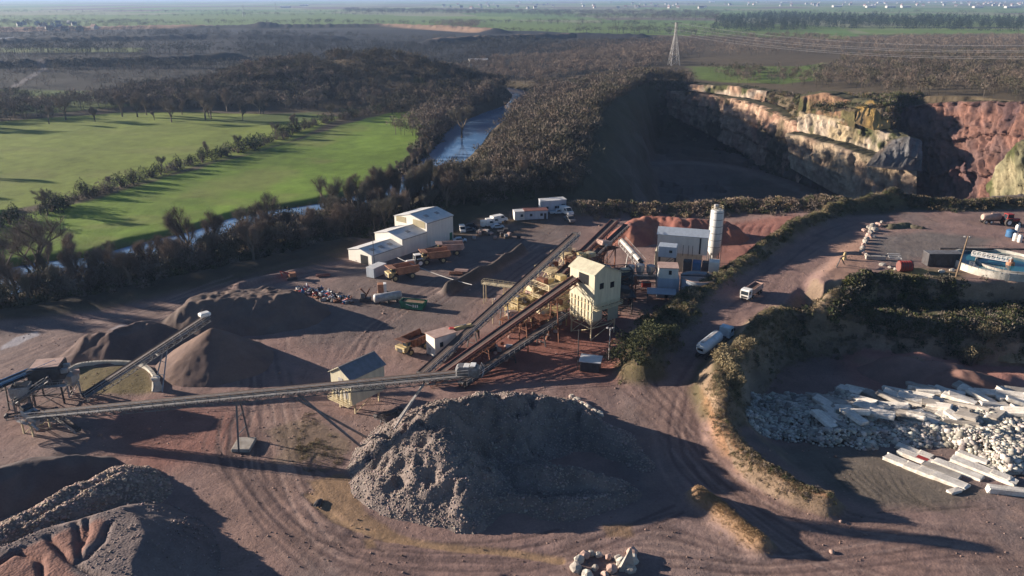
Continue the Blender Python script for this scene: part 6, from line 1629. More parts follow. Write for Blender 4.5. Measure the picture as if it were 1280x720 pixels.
slab(1157, 568, RZS, 2.4, 1.8, .8, 'stubby white block slab behind the red marked slab')
slab(1228, 592, R(-50), 11, 2.2, .9, 'longest white slab pointing at the right bottom corner')
slab(1215, 573, RZS, 5.2, 1.5, .8, 'thin white slab half buried behind the longest slab', lift=.3)
slab(1192, 620, R(20), 2.4, 1.3, .5, 'small broken slab end at the tip of the front row')
slab(1262, 622, R(-12), 7.5, 1.4, 1.2, 'smooth white beam lying at the lower right edge')
slab(1262, 577, R(5), 5.6, 2.0, .9, 'wide white slab at the right edge, upper of two')
slab(1268, 590, R(3), 5.4, 1.8, .9, 'wide white slab at the right edge, lower of two')
slab(1250, 600, RZS, 3.0, 2.0, .9, 'square white slab beside the right edge pair')
tops = [(1035, 512, 8, -35), (1060, 500, 5, -30), (1042, 522, 7, -18), (1098, 508, 8, -32), (1090, 514, 9, -34), (1118, 510, 6, -30), (1128, 516, 8, -34), (1145, 506, 7, -28), (1155, 520, 9, -33), (1168, 512, 7, -30), (1180, 500, 8, -30), (1196, 515, 7, -34), (1206, 524, 9, -30),
        (1215, 505, 7, -28), (1228, 512, 8, -33), (1130, 540, 7, -34), (1112, 530, 6, -30), (1098, 541, 5, -20), (1240, 522, 6, 20), (1262, 510, 6, 10), (1272, 520, 6, -20), (1240, 540, 5, 60), (1186, 532, 6, -34), (1170, 528, 5, -30), (1020, 504, 5, 20), (1082, 528, 6, -38), (1252, 532, 5, 35), (1150, 497, 6, -30), (1118, 498, 6, -25)]
for i_ in range(58):
    r2_ = random.Random(i_ + 900); tops.append((r2_.uniform(1025, 1275), r2_.uniform(494, 548), r2_.uniform(3, 7), r2_.uniform(-60, 10)))
for i, (px, py, l, a) in enumerate(tops):
    rr = random.Random(i)
    slab(px, py, R(a - 14 + rr.uniform(-8, 8)), l * .95, rr.uniform(1.7, 2.5), .8, ('pale' if i % 3 else 'grey') + (' thick' if l > 6.5 else ' short') + ' slab jumbled on the ' + ('left' if px < 1110 else 'middle' if px < 1190 else 'right') + ' part of the rubble field', -5, rr.uniform(1.8, 3.4), rr.uniform(-.2, .2), False, rr.uniform(-.3, .3))
# rubble field: uncountable broken stones
rub = PX([(935, 500), (960, 488), (1020, 490), (1075, 485), (1150, 488), (1230, 490), (1320, 492), (1330, 590, -2.5), (1260, 600, -2.5), (1235, 588, -2.5), (1215, 566, -2.8), (1180, 560, -3), (1160, 562, -3), (1120, 558, -3), (1085, 562, -3), (1040, 560, -3), (1000, 556, -3.2), (955, 560), (930, 545)], -5)
xs = [p[0] for p in rub]; ys = [p[1] for p in rub]
rg = np.random.default_rng(5); N = 34000
X = rg.uniform(min(xs), max(xs), N); Y = rg.uniform(min(ys), max(ys), N); sd = poly_sd(X, Y, rub) + fbm(X / 4, Y / 4, 3, 3) * 2
k_ = sd > 0; X, Y, sd = X[k_], Y[k_], sd[k_]
mound = np.clip(sd / 3, 0, 1) * (.5 + .9 * vnoise(X / 5, Y / 5, 8))
big = rg.random(len(X)); s_ = rg.uniform(.16, .42, len(X)) * np.where(big > .93, 2.2, 1)
cs = np.array([[.54, .50, .44]]) * rg.uniform(.35, 1.2, (len(X), 1)) * rg.uniform(.95, 1.05, (len(X), 3))
dk = sstep(1000, 930, 640 + X / Y * 940)[:, None] if False else 0
V, F_, C_ = merge(STONES, np.stack([X, Y, height(X, Y) + mound * 2.4], 1), s_, rg.uniform(0, 6.28, len(X)), cols=cs)
o = np_mesh('rubble', V, F_, attrmat('rubble_stone', .9, bump=.3, bscale=3, var=.25, vscale=.8), None, C_)
tag(o, 'broad field of broken white concrete rubble on the lower yard', 'rubble', None, 'stuff')
# ============================================================ VEGETATION
def leafmat(name, rough=.8, objvar=True):
    m, nt, b = newmat(name)
    a = nt.nodes.new('ShaderNodeAttribute'); a.attribute_name = 'col'
    oi = nt.nodes.new('ShaderNodeObjectInfo'); geo = nt.nodes.new('ShaderNodeNewGeometry')
    n = noise_node(nt, .25, 3, .6, geo.outputs['Position'])
    ad = nt.nodes.new('ShaderNodeMath'); ad.operation = 'ADD'; nt.links.new(oi.outputs['Random'], ad.inputs[0]); nt.links.new(n.outputs['Fac'], ad.inputs[1])
    mr = nt.nodes.new('ShaderNodeMapRange'); mr.inputs['From Min'].default_value = .3; mr.inputs['From Max'].default_value = 1.5; mr.inputs['To Min'].default_value = .7; mr.inputs['To Max'].default_value = 1.35
    nt.links.new(ad.outputs[0], mr.inputs[0])
    vm = nt.nodes.new('ShaderNodeVectorMath'); vm.operation = 'SCALE'; nt.links.new(a.outputs['Color'], vm.inputs[0]); nt.links.new(mr.outputs[0], vm.inputs['Scale'])
    nt.links.new(vm.outputs[0], b.inputs['Base Color']); b.inputs['Roughness'].default_value = rough; b.inputs['Specular IOR Level'].default_value = .1
    return m
twig_m = leafmat('bare_twigs'); leaf_m = leafmat('evergreen_leaves'); bark_m = leafmat('bark'); wood_m = leafmat('woodland_twigs'); scrub_m = leafmat('dry_scrub')
TW, TW2, TWG, LEAF, DRY, OLV = (.15, .122, .10), (.17, .13, .103), (.125, .112, .085), (.036, .05, .024), (.21, .16, .10), (.075, .08, .04)

def slivers(P, D, L, Wd, r):
    """thin triangles from points P along directions D"""
    n = len(P)
    q = np.cross(D, r.normal(size=(n, 3))); q /= np.linalg.norm(q, axis=1)[:, None] + 1e-9
    V = np.empty((n, 3, 3)); V[:, 0] = P - q * Wd[:, None]; V[:, 1] = P + q * Wd[:, None]; V[:, 2] = P + D * L[:, None]
    return V.reshape(-1, 3), np.arange(3 * n).reshape(-1, 3)
RIVGAP = PX([(520, 236, -3), (542, 190, -3), (575, 160, -3), (600, 136, -3), (640, 128, -3), (640, 158, -3), (622, 190, -3), (606, 222, -3), (590, 236, -3)])
def clear_view(X, Y):          # the open reach of water below the bend
    return poly_sd(X, Y, RIVGAP) < 0
def bare_tree(name, seed, h, spread, ntw, label, upright=.5, c=TW):
    r = random.Random(seed); rn = np.random.default_rng(seed)
    t = thing(name, (0, 0, 0), 0, label, 'tree', 'bare trees along the river')
    mb = MB(); ends = []
    def grow(p, d, L, rad, depth):
        q = p + d * L; mb.tube(p, q, rad, rad * .68, 5 if depth < 2 else 3, False)
        if depth >= 1: ends.append((p, q, depth))
        if depth == 4: return
        for i in range(3 if depth else 4):
            a = r.uniform(0, 6.28); k = r.uniform(.35, .75) * spread
            nd = (d * (1 - k * .4) + Vector((math.cos(a), math.sin(a), 0)) * k + Vector((0, 0, upright * r.uniform(.2, .7)))).normalized()
            st = q if i < 2 else p.lerp(q, r.uniform(.45, .85))
            grow(st, nd, L * r.uniform(.58, .8), rad * .6, depth + 1)
    grow(Vector((0, 0, -.5)), Vector((r.uniform(-.06, .06), r.uniform(-.06, .06), 1)).normalized(), h * .26, h * .022, 0)
    top = max(e[1].z for e in ends); s_ = h / (top + h * .06)
    mb.v = [(x * s_, y * s_, z * s_) for x, y, z in mb.v]
    tr = mb.build('trunk', bark_m, t)
    at = tr.data.color_attributes.new('col', 'FLOAT_COLOR', 'POINT'); at.data.foreach_set('color', np.tile(np.array([.13, .105, .08, 1], np.float32), len(tr.data.vertices)))
    A = np.array([e[0][:] for e in ends]) * s_; B = np.array([e[1][:] for e in ends]) * s_
    k = rn.integers(0, len(A), ntw); f = rn.random(ntw)[:, None]
    P = A[k] * (1 - f) + B[k] * f; D = (B[k] - A[k]); D /= np.linalg.norm(D, axis=1)[:, None]
    D = D * .7 + rn.normal(size=D.shape) * .6 + np.array([0, 0, .35]); D /= np.linalg.norm(D, axis=1)[:, None]
    P = P + rn.normal(size=P.shape) * h * .03
    V, F = slivers(P, D, rn.uniform(.035, .085, ntw) * h, rn.uniform(.0007, .0017, ntw) * h, rn)
    C = np.repeat(np.array(c)[None] * rn.uniform(.7, 1.3, (ntw, 1)), 3, 0)
    np_mesh('crown', V, F, twig_m, t, C)
    return t
def bush(name, seed, w, h, n, label, c, cat='bush', group=None):
    rn = np.random.default_rng(seed); t = thing(name, (0, 0, 0), 0, label, cat, group)
    lob = rn.normal(size=(7, 3)) * np.array([w * .28, w * .28, h * .2]) + np.array([0, 0, h * .5])
    k = rn.integers(0, 7, n); rad = rn.uniform(.25, 1, n) ** .4
    u = rn.normal(size=(n, 3)); u /= np.linalg.norm(u, axis=1)[:, None]
    P = lob[k] + u * rad[:, None] * np.array([w * .27, w * .27, h * .32]); P[:, 2] = np.abs(P[:, 2])
    V, F = slivers(P, u * .6 + rn.normal(size=u.shape) * .5, rn.uniform(.15, .4, n) * w * .3, rn.uniform(.03, .08, n) * w * .35, rn)
    C = np.repeat(np.array(c)[None] * rn.uniform(.6, 1.4, (n, 1)), 3, 0)
    np_mesh('foliage', V, F, leaf_m, t, C)
    k = MB(); 
    for i in range(4): a = i * 1.57 + .3; k.tube((0, 0, -.3), (math.cos(a) * w * .2, math.sin(a) * w * .2, h * .55), .05 * w, .02 * w, 4, False)
    o = k.build('stems', bark_m, t); at = o.data.color_attributes.new('col', 'FLOAT_COLOR', 'POINT'); at.data.foreach_set('color', np.tile(np.array([.12, .09, .07, 1], np.float32), len(o.data.vertices)))
    return t
T1 = bare_tree('bare_tree', 11, 20, 1.1, 9000, 'huge spreading bare tree with forked limbs at the far left by the river', .35)
T2 = bare_tree('bare_tree', 12, 18, .8, 8000, 'tall brown bare tree standing alone left of the river bend', .7, TW2)
T3 = bare_tree('bare_tree', 13, 17, .42, 7000, 'narrow column shaped bare poplar nearest the big white hall', 1.2, TWG)
T4 = bare_tree('bare_tree', 14, 15, .95, 8000, 'round topped bare tree on the meadow edge', .5, TWG)
T5 = bare_tree('bare_tree', 15, 12, 1.0, 6000, 'low brown bare tree', .4, TW2)
def put(t, px, py, z, s, rz=0.0):
    q = G(px, py, z); t.location = (q[0], q[1], hz(*q)); t.rotation_euler = (0, 0, rz); t.scale = (s, s, s)
GT = 'bare trees along the river'
put(T1, 50, 348, -1, 1.25, .4); put(T2, 237, 326, -2, 1.1); put(T3, 478, 266, -2, 1.15); put(T4, 338, 296, -2, 1.15); put(T5, 130, 352, -1, 1.1)
T5['label'] = 'low brown bare tree between the huge spreading tree and the tall brown tree'
def cp(t, px, py, z, s, lb, rz=None, group=GT):
    q = G(px, py, z); return dup(t, (q[0], q[1], hz(*q)), random.uniform(0, 6.28) if rz is None else rz, lb, group, s)
for a in ((T3, 494, 262, -2, 1.15, 'second column shaped bare poplar, just right of the nearest one'), (T3, 462, 268, -2, .95, 'shorter bare poplar left of the poplar pair'), (T4, 415, 276, -2, 1.25, 'tall oval bare tree at the end of the lower meadow'),
          (T4, 577, 168, -3, 1.6, 'large pale bare tree on the bank where the river bends away'), (T2, 268, 318, -2, .95, 'thin bare tree just right of the tall brown tree'), (T4, 182, 322, -2, .8, 'small greenish bare tree on the near river bank'),
          (T4, 134, 325, -2, .8, 'small dark bare tree left of the greenish one'), (T4, 308, 300, -2, .9, 'dense bare tree left of the round topped tree'), (T3, 438, 272, -2, .95, 'slim bare tree between meadow end and poplars'),
          (T1, 5, 330, -2, .9, 'spreading bare tree cut by the left picture edge'), (T2, 88, 330, -2, .9, 'bare tree close right of the huge spreading tree')): cp(*a)
near_bank = smooth(PX([(-60, 395), (40, 372), (130, 358), (210, 340), (290, 322), (370, 305), (430, 292), (480, 280), (540, 260), (590, 257), (650, 250)], -1), 6)
far_bank = smooth(PX([(-60, 352), (40, 330), (130, 319), (200, 304), (270, 288), (330, 268), (390, 258), (440, 246), (492, 224), (520, 200), (540, 175), (560, 152)], -3), 6)
rs = random.Random(9)
def along(line_, n, jit):
    P = np.array(line_); d = np.r_[0, np.cumsum(np.hypot(*np.diff(P[:, :2], axis=0).T))]
    for i in range(n):
        s_ = (i + rs.uniform(.1, .9)) / n * d[-1]
        yield np.interp(s_, d, P[:, 0]) + rs.gauss(0, jit), np.interp(s_, d, P[:, 1]) + rs.gauss(0, jit)
for (ln, n, jit, hs, lb) in ((near_bank, 95, 5, (.45, .85), 'bare tree in the dense shaded row on the near river bank'), (far_bank, 62, 3.5, (.35, .75), 'bare tree in the row on the meadow side of the river')):
    for x, y in along(ln, n, jit):
        if seg_d(np.array([x]), np.array([y]), RIVER)[0][0] < 10 or not clear_view(np.array([x]), np.array([y]))[0]: continue
        dup(rs.choice((T2, T4, T5, T5, T3)), (x, y, hz(x, y) - .1), rs.uniform(0, 6.28), lb, 'bare trees ' + ('on the near river bank' if n == 95 else 'on the meadow side of the river'), rs.uniform(*hs) * rs.choice((1, 1, 1.2)))
# hedge between the two meadows
HB = [bush('hedge_bush', 21, 6, 5, 900, 'x', LEAF), bush('hedge_bush', 22, 5, 4, 800, 'x', TW, 'bush'), bush('hedge_bush', 23, 5, 6.5, 1000, 'x', (.05, .055, .03))]
hedge = smooth(PX([(-200, 330), (-60, 300), (30, 275), (95, 252), (150, 234), (190, 220), (225, 209), (265, 199), (310, 186), (350, 172), (395, 158), (440, 147), (490, 136), (530, 124)], -3), 5)
first = set()
for i, (x, y) in enumerate(along(hedge, 120, 1.6)):
    j = rs.choice((0, 1, 1, 2)); t = HB[j]; s_ = rs.uniform(.8, 1.5)
    lb = ('rounded dark green bush in the hedge between the meadows', 'brownish bare bush in the hedge between the meadows', 'tall dark bush in the hedge between the meadows')[j]
    if j not in first:
        first.add(j); t.location = (x, y, hz(x, y) - .2); t.scale = (s_,) * 3; t['label'] = lb; t['group'] = 'hedge bushes between the two meadows'; t['category'] = 'bush'
    else: dup(t, (x, y, hz(x, y) - .2), rs.uniform(0, 6.28), lb, 'hedge bushes between the two meadows', s_)
for px, py, s_, tt in ((203, 213, .55, T4), (260, 195, .5, T2), (298, 186, .6, T4), (60, 268, .6, T1), (140, 236, .55, T5), (345, 172, .7, T4), (370, 166, .7, T2), (415, 150, .8, T4), (440, 143, .9, T5), (465, 138, .9, T4), (485, 132, .8, T5)):
    cp(tt, px, py, -3, s_, 'bare tree rising from the hedge between the meadows', None, 'bare trees in the meadow hedge')

# ---- far woods: uncountable, one object per wood
def far_tree(seed, kind, n):
    rn = np.random.default_rng(seed)
    if kind == 'conifer':
        z = rn.uniform(.08, 1, n); rr = (1.02 - z) * .24 * rn.uniform(.5, 1, n); a = rn.uniform(0, 6.28, n)
        P = np.stack([rr * np.cos(a), rr * np.sin(a), z], 1); D = np.stack([np.cos(a), np.sin(a), -.3 + 0 * a], 1) + rn.normal(size=(n, 3)) * .3
    else:
        lob = rn.normal(size=(6, 3)) * np.array([.16, .16, .12]) + np.array([0, 0, .62]); k = rn.integers(0, 6, n)
        u = rn.normal(size=(n, 3)); u /= np.linalg.norm(u, axis=1)[:, None]
        P = lob[k] + u * (rn.random(n) ** .45)[:, None] * np.array([.2, .2, .2]); P[:, 2] = np.clip(P[:, 2], .12, 1.05)
        D = u * .5 + rn.normal(size=u.shape) * .4 + np.array([0, 0, .5])
    D /= np.linalg.norm(D, axis=1)[:, None]
    V, F = slivers(P, D, rn.uniform(.07, .16, n), rn.uniform(.008, .018, n) * (1.8 if kind == 'conifer' else 1), rn)
    tv = np.array([[-.012, 0, -.03], [.012, 0, -.03], [0, 0, .75], [0, -.012, -.03], [0, .012, -.03], [.02, .01, .7]])
    return np.concatenate([V, tv]), np.concatenate([F, np.array([[0, 1, 2], [3, 4, 5]]) + len(V)])
FT = [far_tree(s, 'bare', 170) for s in range(4)]; FTL = [far_tree(s + 10, 'bare', 70) for s in range(4)]; FC = [far_tree(s + 20, 'conifer', 90) for s in range(3)]
def wood(name, label, poly, n, hr, cols, tmpl=None, wx=1.0, excl=None, nz=.15, near_line=None, seed=0):
    rn = np.random.default_rng(seed + 99)
    xs = [p[0] for p in poly]; ys = [p[1] for p in poly]
    X = rn.uniform(min(xs), max(xs), n * 6); Y = rn.uniform(min(ys), max(ys), n * 6)
    k = (poly_sd(X, Y, poly) > 0) & (fbm(X / 60, Y / 60, seed, 3) > -nz - .35 * (nz < .3))
    k &= (poly_sd(X, Y, PIT) < 4) & (seg_d(X, Y, RIVER)[0] > 13) & clear_view(X, Y)
    if near_line is not None: k &= seg_d(X, Y, near_line[0])[0] < near_line[1]
    if excl is not None: k &= ~excl(X, Y)
    X, Y = X[k][:n], Y[k][:n]; m = len(X)
    if m == 0: print('EMPTY', name); return
    h = rn.uniform(hr[0], hr[1], m)
    cs = np.array(cols)[rn.integers(0, len(cols), m)] * rn.uniform(.75, 1.25, (m, 1))
    V, F, C = merge(tmpl or FT, np.stack([X, Y, height(X, Y)], 1), np.stack([h * wx, h * wx, h], 1), rn.uniform(0, 6.28, m), cols=cs)
    o = np_mesh(name, V, F, wood_m, None, C); tag(o, label, None, None, 'stuff'); print(name, m)
PIT_FAR = PX([(-400, 160), (-400, 30), (1700, 30), (1700, 400), (400, 400)])
all_ = [(-700, 200), (900, 200), (900, 1200), (-700, 1200)]
BR = [TW, TW2, (.11, .09, .075)]; GR = [(.075, .07, .048), (.10, .088, .06), (.115, .095, .07)]
wood('woodland', 'brown bare wood covering the hill between river and deep pit', [(-62, 345), (-20, 330), (50, 330), (130, 420), (150, 700), (60, 760), (0, 620), (-40, 480)], 2500, (4.5, 14.5), [tuple(.82 * q for q in c_) for c_ in BR + GR], near_line=(RIDGE_M, 62), seed=1, nz=.5)
wood('woodland', 'wood on the large rounded hill left of the river', [(-460, 580), (40, 560), (40, 860), (-460, 860)], 2300, (5, 14), [tuple(.85 * q for q in c_) for c_ in BR + GR], near_line=(RIDGE_L, 95), seed=2, nz=.5)
wood('woodland', 'brown bare wood on the plateau above the red rock face', PX([(830, 108, 10), (820, 92, 10), (860, 88, 10), (1030, 94, 14), (1060, 74, 13), (1700, 62, 14), (1700, 128, 24), (1290, 126, 24), (1150, 125, 21), (1080, 116, 16), (1000, 110, 14), (960, 104, 12)]), 2900, (6, 14), BR + GR, seed=3, nz=.6,
     excl=lambda X, Y: (X < 190) & (Y > 650) & (Y < 900) & (X > 125))
wood('woodland', 'bare tree belt behind the plateau wood', PX([(840, 74, 8), (840, 62, 6), (1100, 50, 5), (1700, 44, 5), (1700, 60, 10), (1060, 70, 10)]), 1500, (11, 16), BR, FTL, 1.2, seed=4, nz=.5)
wood('conifer_wood', 'dark conifer wood on the right before the distant town', PX([(890, 40), (900, 24), (960, 20), (1290, 26), (1700, 24), (1700, 40), (1290, 41), (1110, 37), (1050, 36), (930, 41)]), 2200, (15, 26), [(.035, .05, .03), (.04, .055, .035)], FC, 1.5, seed=5, nz=.9)
wood('woodland', 'brown wood bordering the river where it bends behind the hill', PX([(560, 120, -2), (540, 100), (600, 80), (700, 78), (790, 62), (850, 62), (840, 84, 8), (790, 96, 6), (740, 98, 4), (660, 108, 0), (640, 118, -2)]), 1100, (9, 14), BR, seed=6, nz=.6)
wood('woodland', 'long belt of bushy trees above the upper meadow', PX([(-300, 162, -2), (0, 152, -2), (150, 136, -2), (300, 134, -2), (400, 136, -2), (420, 122, -2), (340, 112, -2), (280, 116, -2), (180, 122, -2), (60, 132, -2), (0, 122, -2), (-300, 125, -2)]), 1100, (7, 15), BR + GR, seed=7, nz=.2)
wood('woodland', 'dark scrubby wood on the far left hillside', PX([(-400, 112), (0, 108), (200, 112), (290, 104), (250, 72), (120, 62), (0, 66), (-400, 60)]), 1900, (6, 11), GR + BR, FTL, 1.3, seed=8, nz=.1)
wood('woodland', 'thin tree line between the dark ground and the far green fields', PX([(-400, 35), (200, 30), (640, 31), (820, 36), (820, 33), (640, 28), (200, 27), (-400, 30)]), 420, (8, 14), GR, FTL, 1.8, seed=9, nz=.3)
wood('woodland', 'dark thicket at the end of the orange earth bank', PX([(545, 38), (550, 30), (600, 29), (596, 40)]), 130, (12, 18), BR, FTL, 1.6, seed=10, nz=.9)
wood('woodland', 'tree belt in front of the distant town', PX([(430, 17), (430, 12.5), (640, 14), (900, 16), (900, 27), (740, 24), (640, 19)]), 1300, (12, 22), [(.07, .07, .06), (.10, .08, .065)], FTL, 2.2, seed=11, nz=.5)
wood('woodland', 'scattered trees around the white houses on the left', PX([(-60, 44), (0, 26), (60, 24), (180, 27), (200, 36), (100, 44)]), 330, (8, 14), [(.06, .06, .05), (.10, .08, .065)], FTL, 1.8, seed=12, nz=.2)
wood('woodland', 'brown scrub trees along the middle of the country behind the pit', PX([(640, 72), (700, 58), (1000, 46), (1060, 54), (840, 66), (760, 76)]), 700, (9, 14), BR, FTL, 1.5, seed=13, nz=.2)
wood('woodland', 'rough tree cover along both banks under the wooded hill', [(-40, 470), (-5, 500), (40, 620), (60, 700), (0, 700), (-60, 600), (-75, 500)], 330, (9, 14), BR, seed=14, nz=.5)

# ---- low growth on banks and ledges
def tuft(seed, n, w=.5, h=.7, lw=.035):
    rn = np.random.default_rng(seed); a = rn.uniform(0, 6.28, n); rr = rn.random(n) ** .5
    P = np.stack([rr * np.cos(a) * w, rr * np.sin(a) * w, rn.random(n) ** 1.3 * h * np.sqrt(1.05 - rr ** 2)], 1)
    D = rn.normal(size=(n, 3)) * .6 + np.stack([np.cos(a), np.sin(a), .6 + 0 * a], 1) * .5; D /= np.linalg.norm(D, axis=1)[:, None]
    return slivers(P, D, rn.uniform(.15, .34, n), rn.uniform(lw, lw * 2.4, n), rn)
TF = [tuft(s, 80) for s in range(4)]; TG = [tuft(s + 9, 26, .5, .45, .02) for s in range(3)]
def growth(name, label, pts_lines, n, sr, cols, tm=None, width=3.0, seed=0, poly=None, zfun=None, flat=1.0, mask=None):
    rn = np.random.default_rng(seed + 400); X = []; Y = []
    if poly is not None:
        xs = [p[0] for p in poly]; ys = [p[1] for p in poly]; X = rn.uniform(min(xs), max(xs), n * 5); Y = rn.uniform(min(ys), max(ys), n * 5)
        k = (poly_sd(X, Y, poly) > 0) & (fbm(X / 6, Y / 6, seed, 3) > -.12); X, Y = X[k][:n], Y[k][:n]
    else:
        P = np.array([p[:2] for p in pts_lines]); d = np.r_[0, np.cumsum(np.hypot(*np.diff(P, axis=0).T))]
        s_ = rn.uniform(0, d[-1], n); X = np.interp(s_, d, P[:, 0]) + rn.normal(size=n) * width; Y = np.interp(s_, d, P[:, 1]) + rn.normal(size=n) * width
    if mask is not None: k = mask(X, Y); X, Y = X[k], Y[k]
    m = len(X); s2 = rn.uniform(sr[0], sr[1], m) * (.6 + .8 * vnoise(X / 4, Y / 4, seed))
    cs = np.array(cols)[rn.integers(0, len(cols), m)] * rn.uniform(.7, 1.3, (m, 1))
    V, F, C = merge(tm or TF, np.stack([X, Y, height(X, Y) - .08], 1), np.stack([s2, s2, s2 * flat], 1), rn.uniform(0, 6.28, m), cols=cs)
    tag(np_mesh(name, V, F, scrub_m, None, C), label, None, None, 'stuff')
notroad = lambda X, Y: seg_d(X, Y, ROAD)[0] > 6.0
growth('undergrowth', 'dry bushes on the long bank west of the ramp road', BERMS[0][0], 1500, (.6, 1.7), [OLV, DRY, TWG, (.12, .11, .055)], width=3.2, seed=1, mask=notroad)
growth('undergrowth', 'bushes on the bank east of the ramp road', BERMS[1][0], 800, (.5, 1.6), [OLV, TWG, DRY, DRY], width=2.4, seed=2, mask=notroad)
growth('undergrowth', 'sparse dry growth on the curved berm above the slab yard', BERMS[2][0], 450, (.3, .9), [DRY, TW, OLV], width=1.3, seed=3)
growth('dry_grass', 'straw coloured grass on the short berm at the lower right', BERMS[3][0], 1500, (.35, .8), [(.36, .25, .14), (.30, .20, .11)], TG, width=1.0, seed=4)
growth('undergrowth', 'scrub along the rim of the deep pit', BERMS[4][0], 1500, (1.2, 3.0), [DRY, TW, TW2, OLV], width=3.5, seed=5)
growth('undergrowth', 'scrub on the bank behind the platform', BERMS[5][0], 800, (1.0, 2.4), [OLV, DRY, TWG], width=2.5, seed=6)
growth('undergrowth', 'dark bushes along the tree foot behind the yard', near_bank, 1500, (1.6, 3.4), [(.055, .05, .03), TW, OLV], width=5, seed=7)  # tree shade over the bank put into the bushes' dark colour
growth('undergrowth', 'undergrowth on the far river bank', far_bank, 1100, (1.4, 3.0), [(.055, .05, .03), TW, OLV], width=3, seed=8)
growth('undergrowth', 'green and brown bushes covering the ledge below the platform', None, 3200, (.9, 2.6), [OLV, LEAF, (.12, .12, .045), TWG, TW], seed=9, poly=PX([(1040, 370, 4), (1080, 352, 6), (1160, 346, 8), (1200, 352, 8), (1500, 366, 8), (1500, 400, 2), (1250, 402, 2), (1160, 398, 2), (1040, 398, 2), (1000, 400, 1)]))
growth('undergrowth', 'ivy like growth hanging down the lower rock wall', PX([(1045, 408, 0), (1120, 414, -1), (1200, 420, -1.5), (1290, 424, -1.5), (1400, 424, -1.5)]), 900, (1.0, 2.4), [OLV, LEAF, TWG, TW], width=2.2, seed=10)
up = [(xat(960, 125, 600), 600), (xat(1000, 112, 560), 560), (xat(1080, 112, 540), 540), (xat(1150, 118, 520), 520), (xat(1148, 128, 490), 490), (xat(1138, 165, 462), 462), (xat(1110, 160, 464), 464), (xat(1050, 145, 490), 490), (xat(1000, 136, 512), 512)]
growth('undergrowth', 'gorse and scrub on the slope above the cream cliffs', None, 1600, (2.0, 4.5), [(.07, .075, .03), OLV, TW, (.11, .08, .045)], seed=11, poly=up)
growth('undergrowth', 'scrub on the broken ground above the leftmost cliff', PX([(820, 108, 9), (880, 110, 9), (960, 128, 8), (1000, 148, 6)]), 900, (2.0, 4.2), [(.07, .07, .035), OLV, TW], width=7, seed=12)
growth('undergrowth', 'bushes on the rock shelf between the cream cliffs', PX([(992, 164, -2), (1050, 178, -3), (1112, 198, -5)]), 420, (1.6, 3.2), [(.06, .065, .03), OLV], width=3.5, seed=13)
growth('dry_grass', 'patchy weeds on the bare ground by the cream screening house', None, 500, (.4, 1.0), [(.13, .12, .06), (.2, .16, .09)], TG, seed=14, poly=PX([(370, 560), (380, 515), (420, 520), (445, 555), (420, 590), (380, 590)]))
# countable bushes right of the hut
BU = bush('bush', 31, 4.5, 3.4, 1500, 'largest rounded bush in the clump right of the pump hut', OLV, 'bush', 'bushes clumped beside the pump hut')
put(BU, 812, 430, 0, 1.15)
for px, py, s_, lb in ((790, 446, 1.1, 'dark bush directly right of the pump hut'), (778, 462, 1.2, 'low brown bush at the lower end of the clump'), (800, 462, 1.2, 'shaded bush at the bottom right of the clump'), (826, 444, 1.1, 'bush on the right flank of the clump'), (832, 418, .9, 'topmost small bush of the clump'), (812, 452, 1.2, 'middle bush of the clump'), (795, 474, 1.0, 'lowest bush of the clump near the road')): cp(BU, px, py, 0, s_, lb, None, 'bushes clumped beside the pump hut')
BD = bush('bush', 33, 4.5, 3.6, 1500, 'straw coloured bush on the outer side of the road bend', (.21, .17, .10), 'bush', 'dry bushes at the road bend'); put(BD, 905, 490, 0, 1.2)
for px, py, s_, lb in ((898, 474, 1.0, 'dry bush behind the straw coloured one at the bend'), (916, 478, 1.1, 'dry bush right of the straw coloured one at the bend'), (912, 506, .9, 'small dry bush at the foot of the bend'), (925, 462, 1.0, 'dry bush close behind the bulk tanker lorry'), (1215, 446, 1.4, 'big brown bush against the lower rock wall'), (1228, 440, 1.2, 'second brown bush against the lower rock wall')): cp(BD, px, py, 0 if px < 1000 else -4, s_, lb, None, 'dry bushes at the road bend' if px < 1000 else 'brown bushes against the rock wall')

FN = [far_tree(s + 40, 'bare', 330) for s in range(4)]
wood('bank_thicket', 'dense dark thicket along the foot of the works yard bank', PX([(-200, 420), (0, 385), (130, 366), (220, 346), (300, 326), (380, 306), (430, 296), (470, 285), (500, 262), (440, 268), (330, 290), (210, 330), (130, 345), (0, 372), (-200, 405)], -1), 420, (5, 10), [TW, (.08, .065, .05), GR[0]], FN, 1.1, seed=15, nz=.8)
wood('bank_thicket', 'thicket between the white hall and the wooded hill', PX([(500, 258), (560, 256), (600, 254), (720, 240), (720, 254), (640, 258), (600, 262), (560, 264), (540, 262)], -1), 200, (5, 10), [TW, (.08, .065, .05), GR[0]], FN, 1.1, seed=16, nz=.8)
growth('undergrowth', 'bushes clinging to the upper rock wall below the platform', PXZ([(1066, 366, 5), (1110, 368, 5), (1160, 368, 5), (1230, 374, 5), (1400, 376, 5)]), 700, (.8, 2.0), [OLV, LEAF, TWG, TW], width=1.8, seed=17)

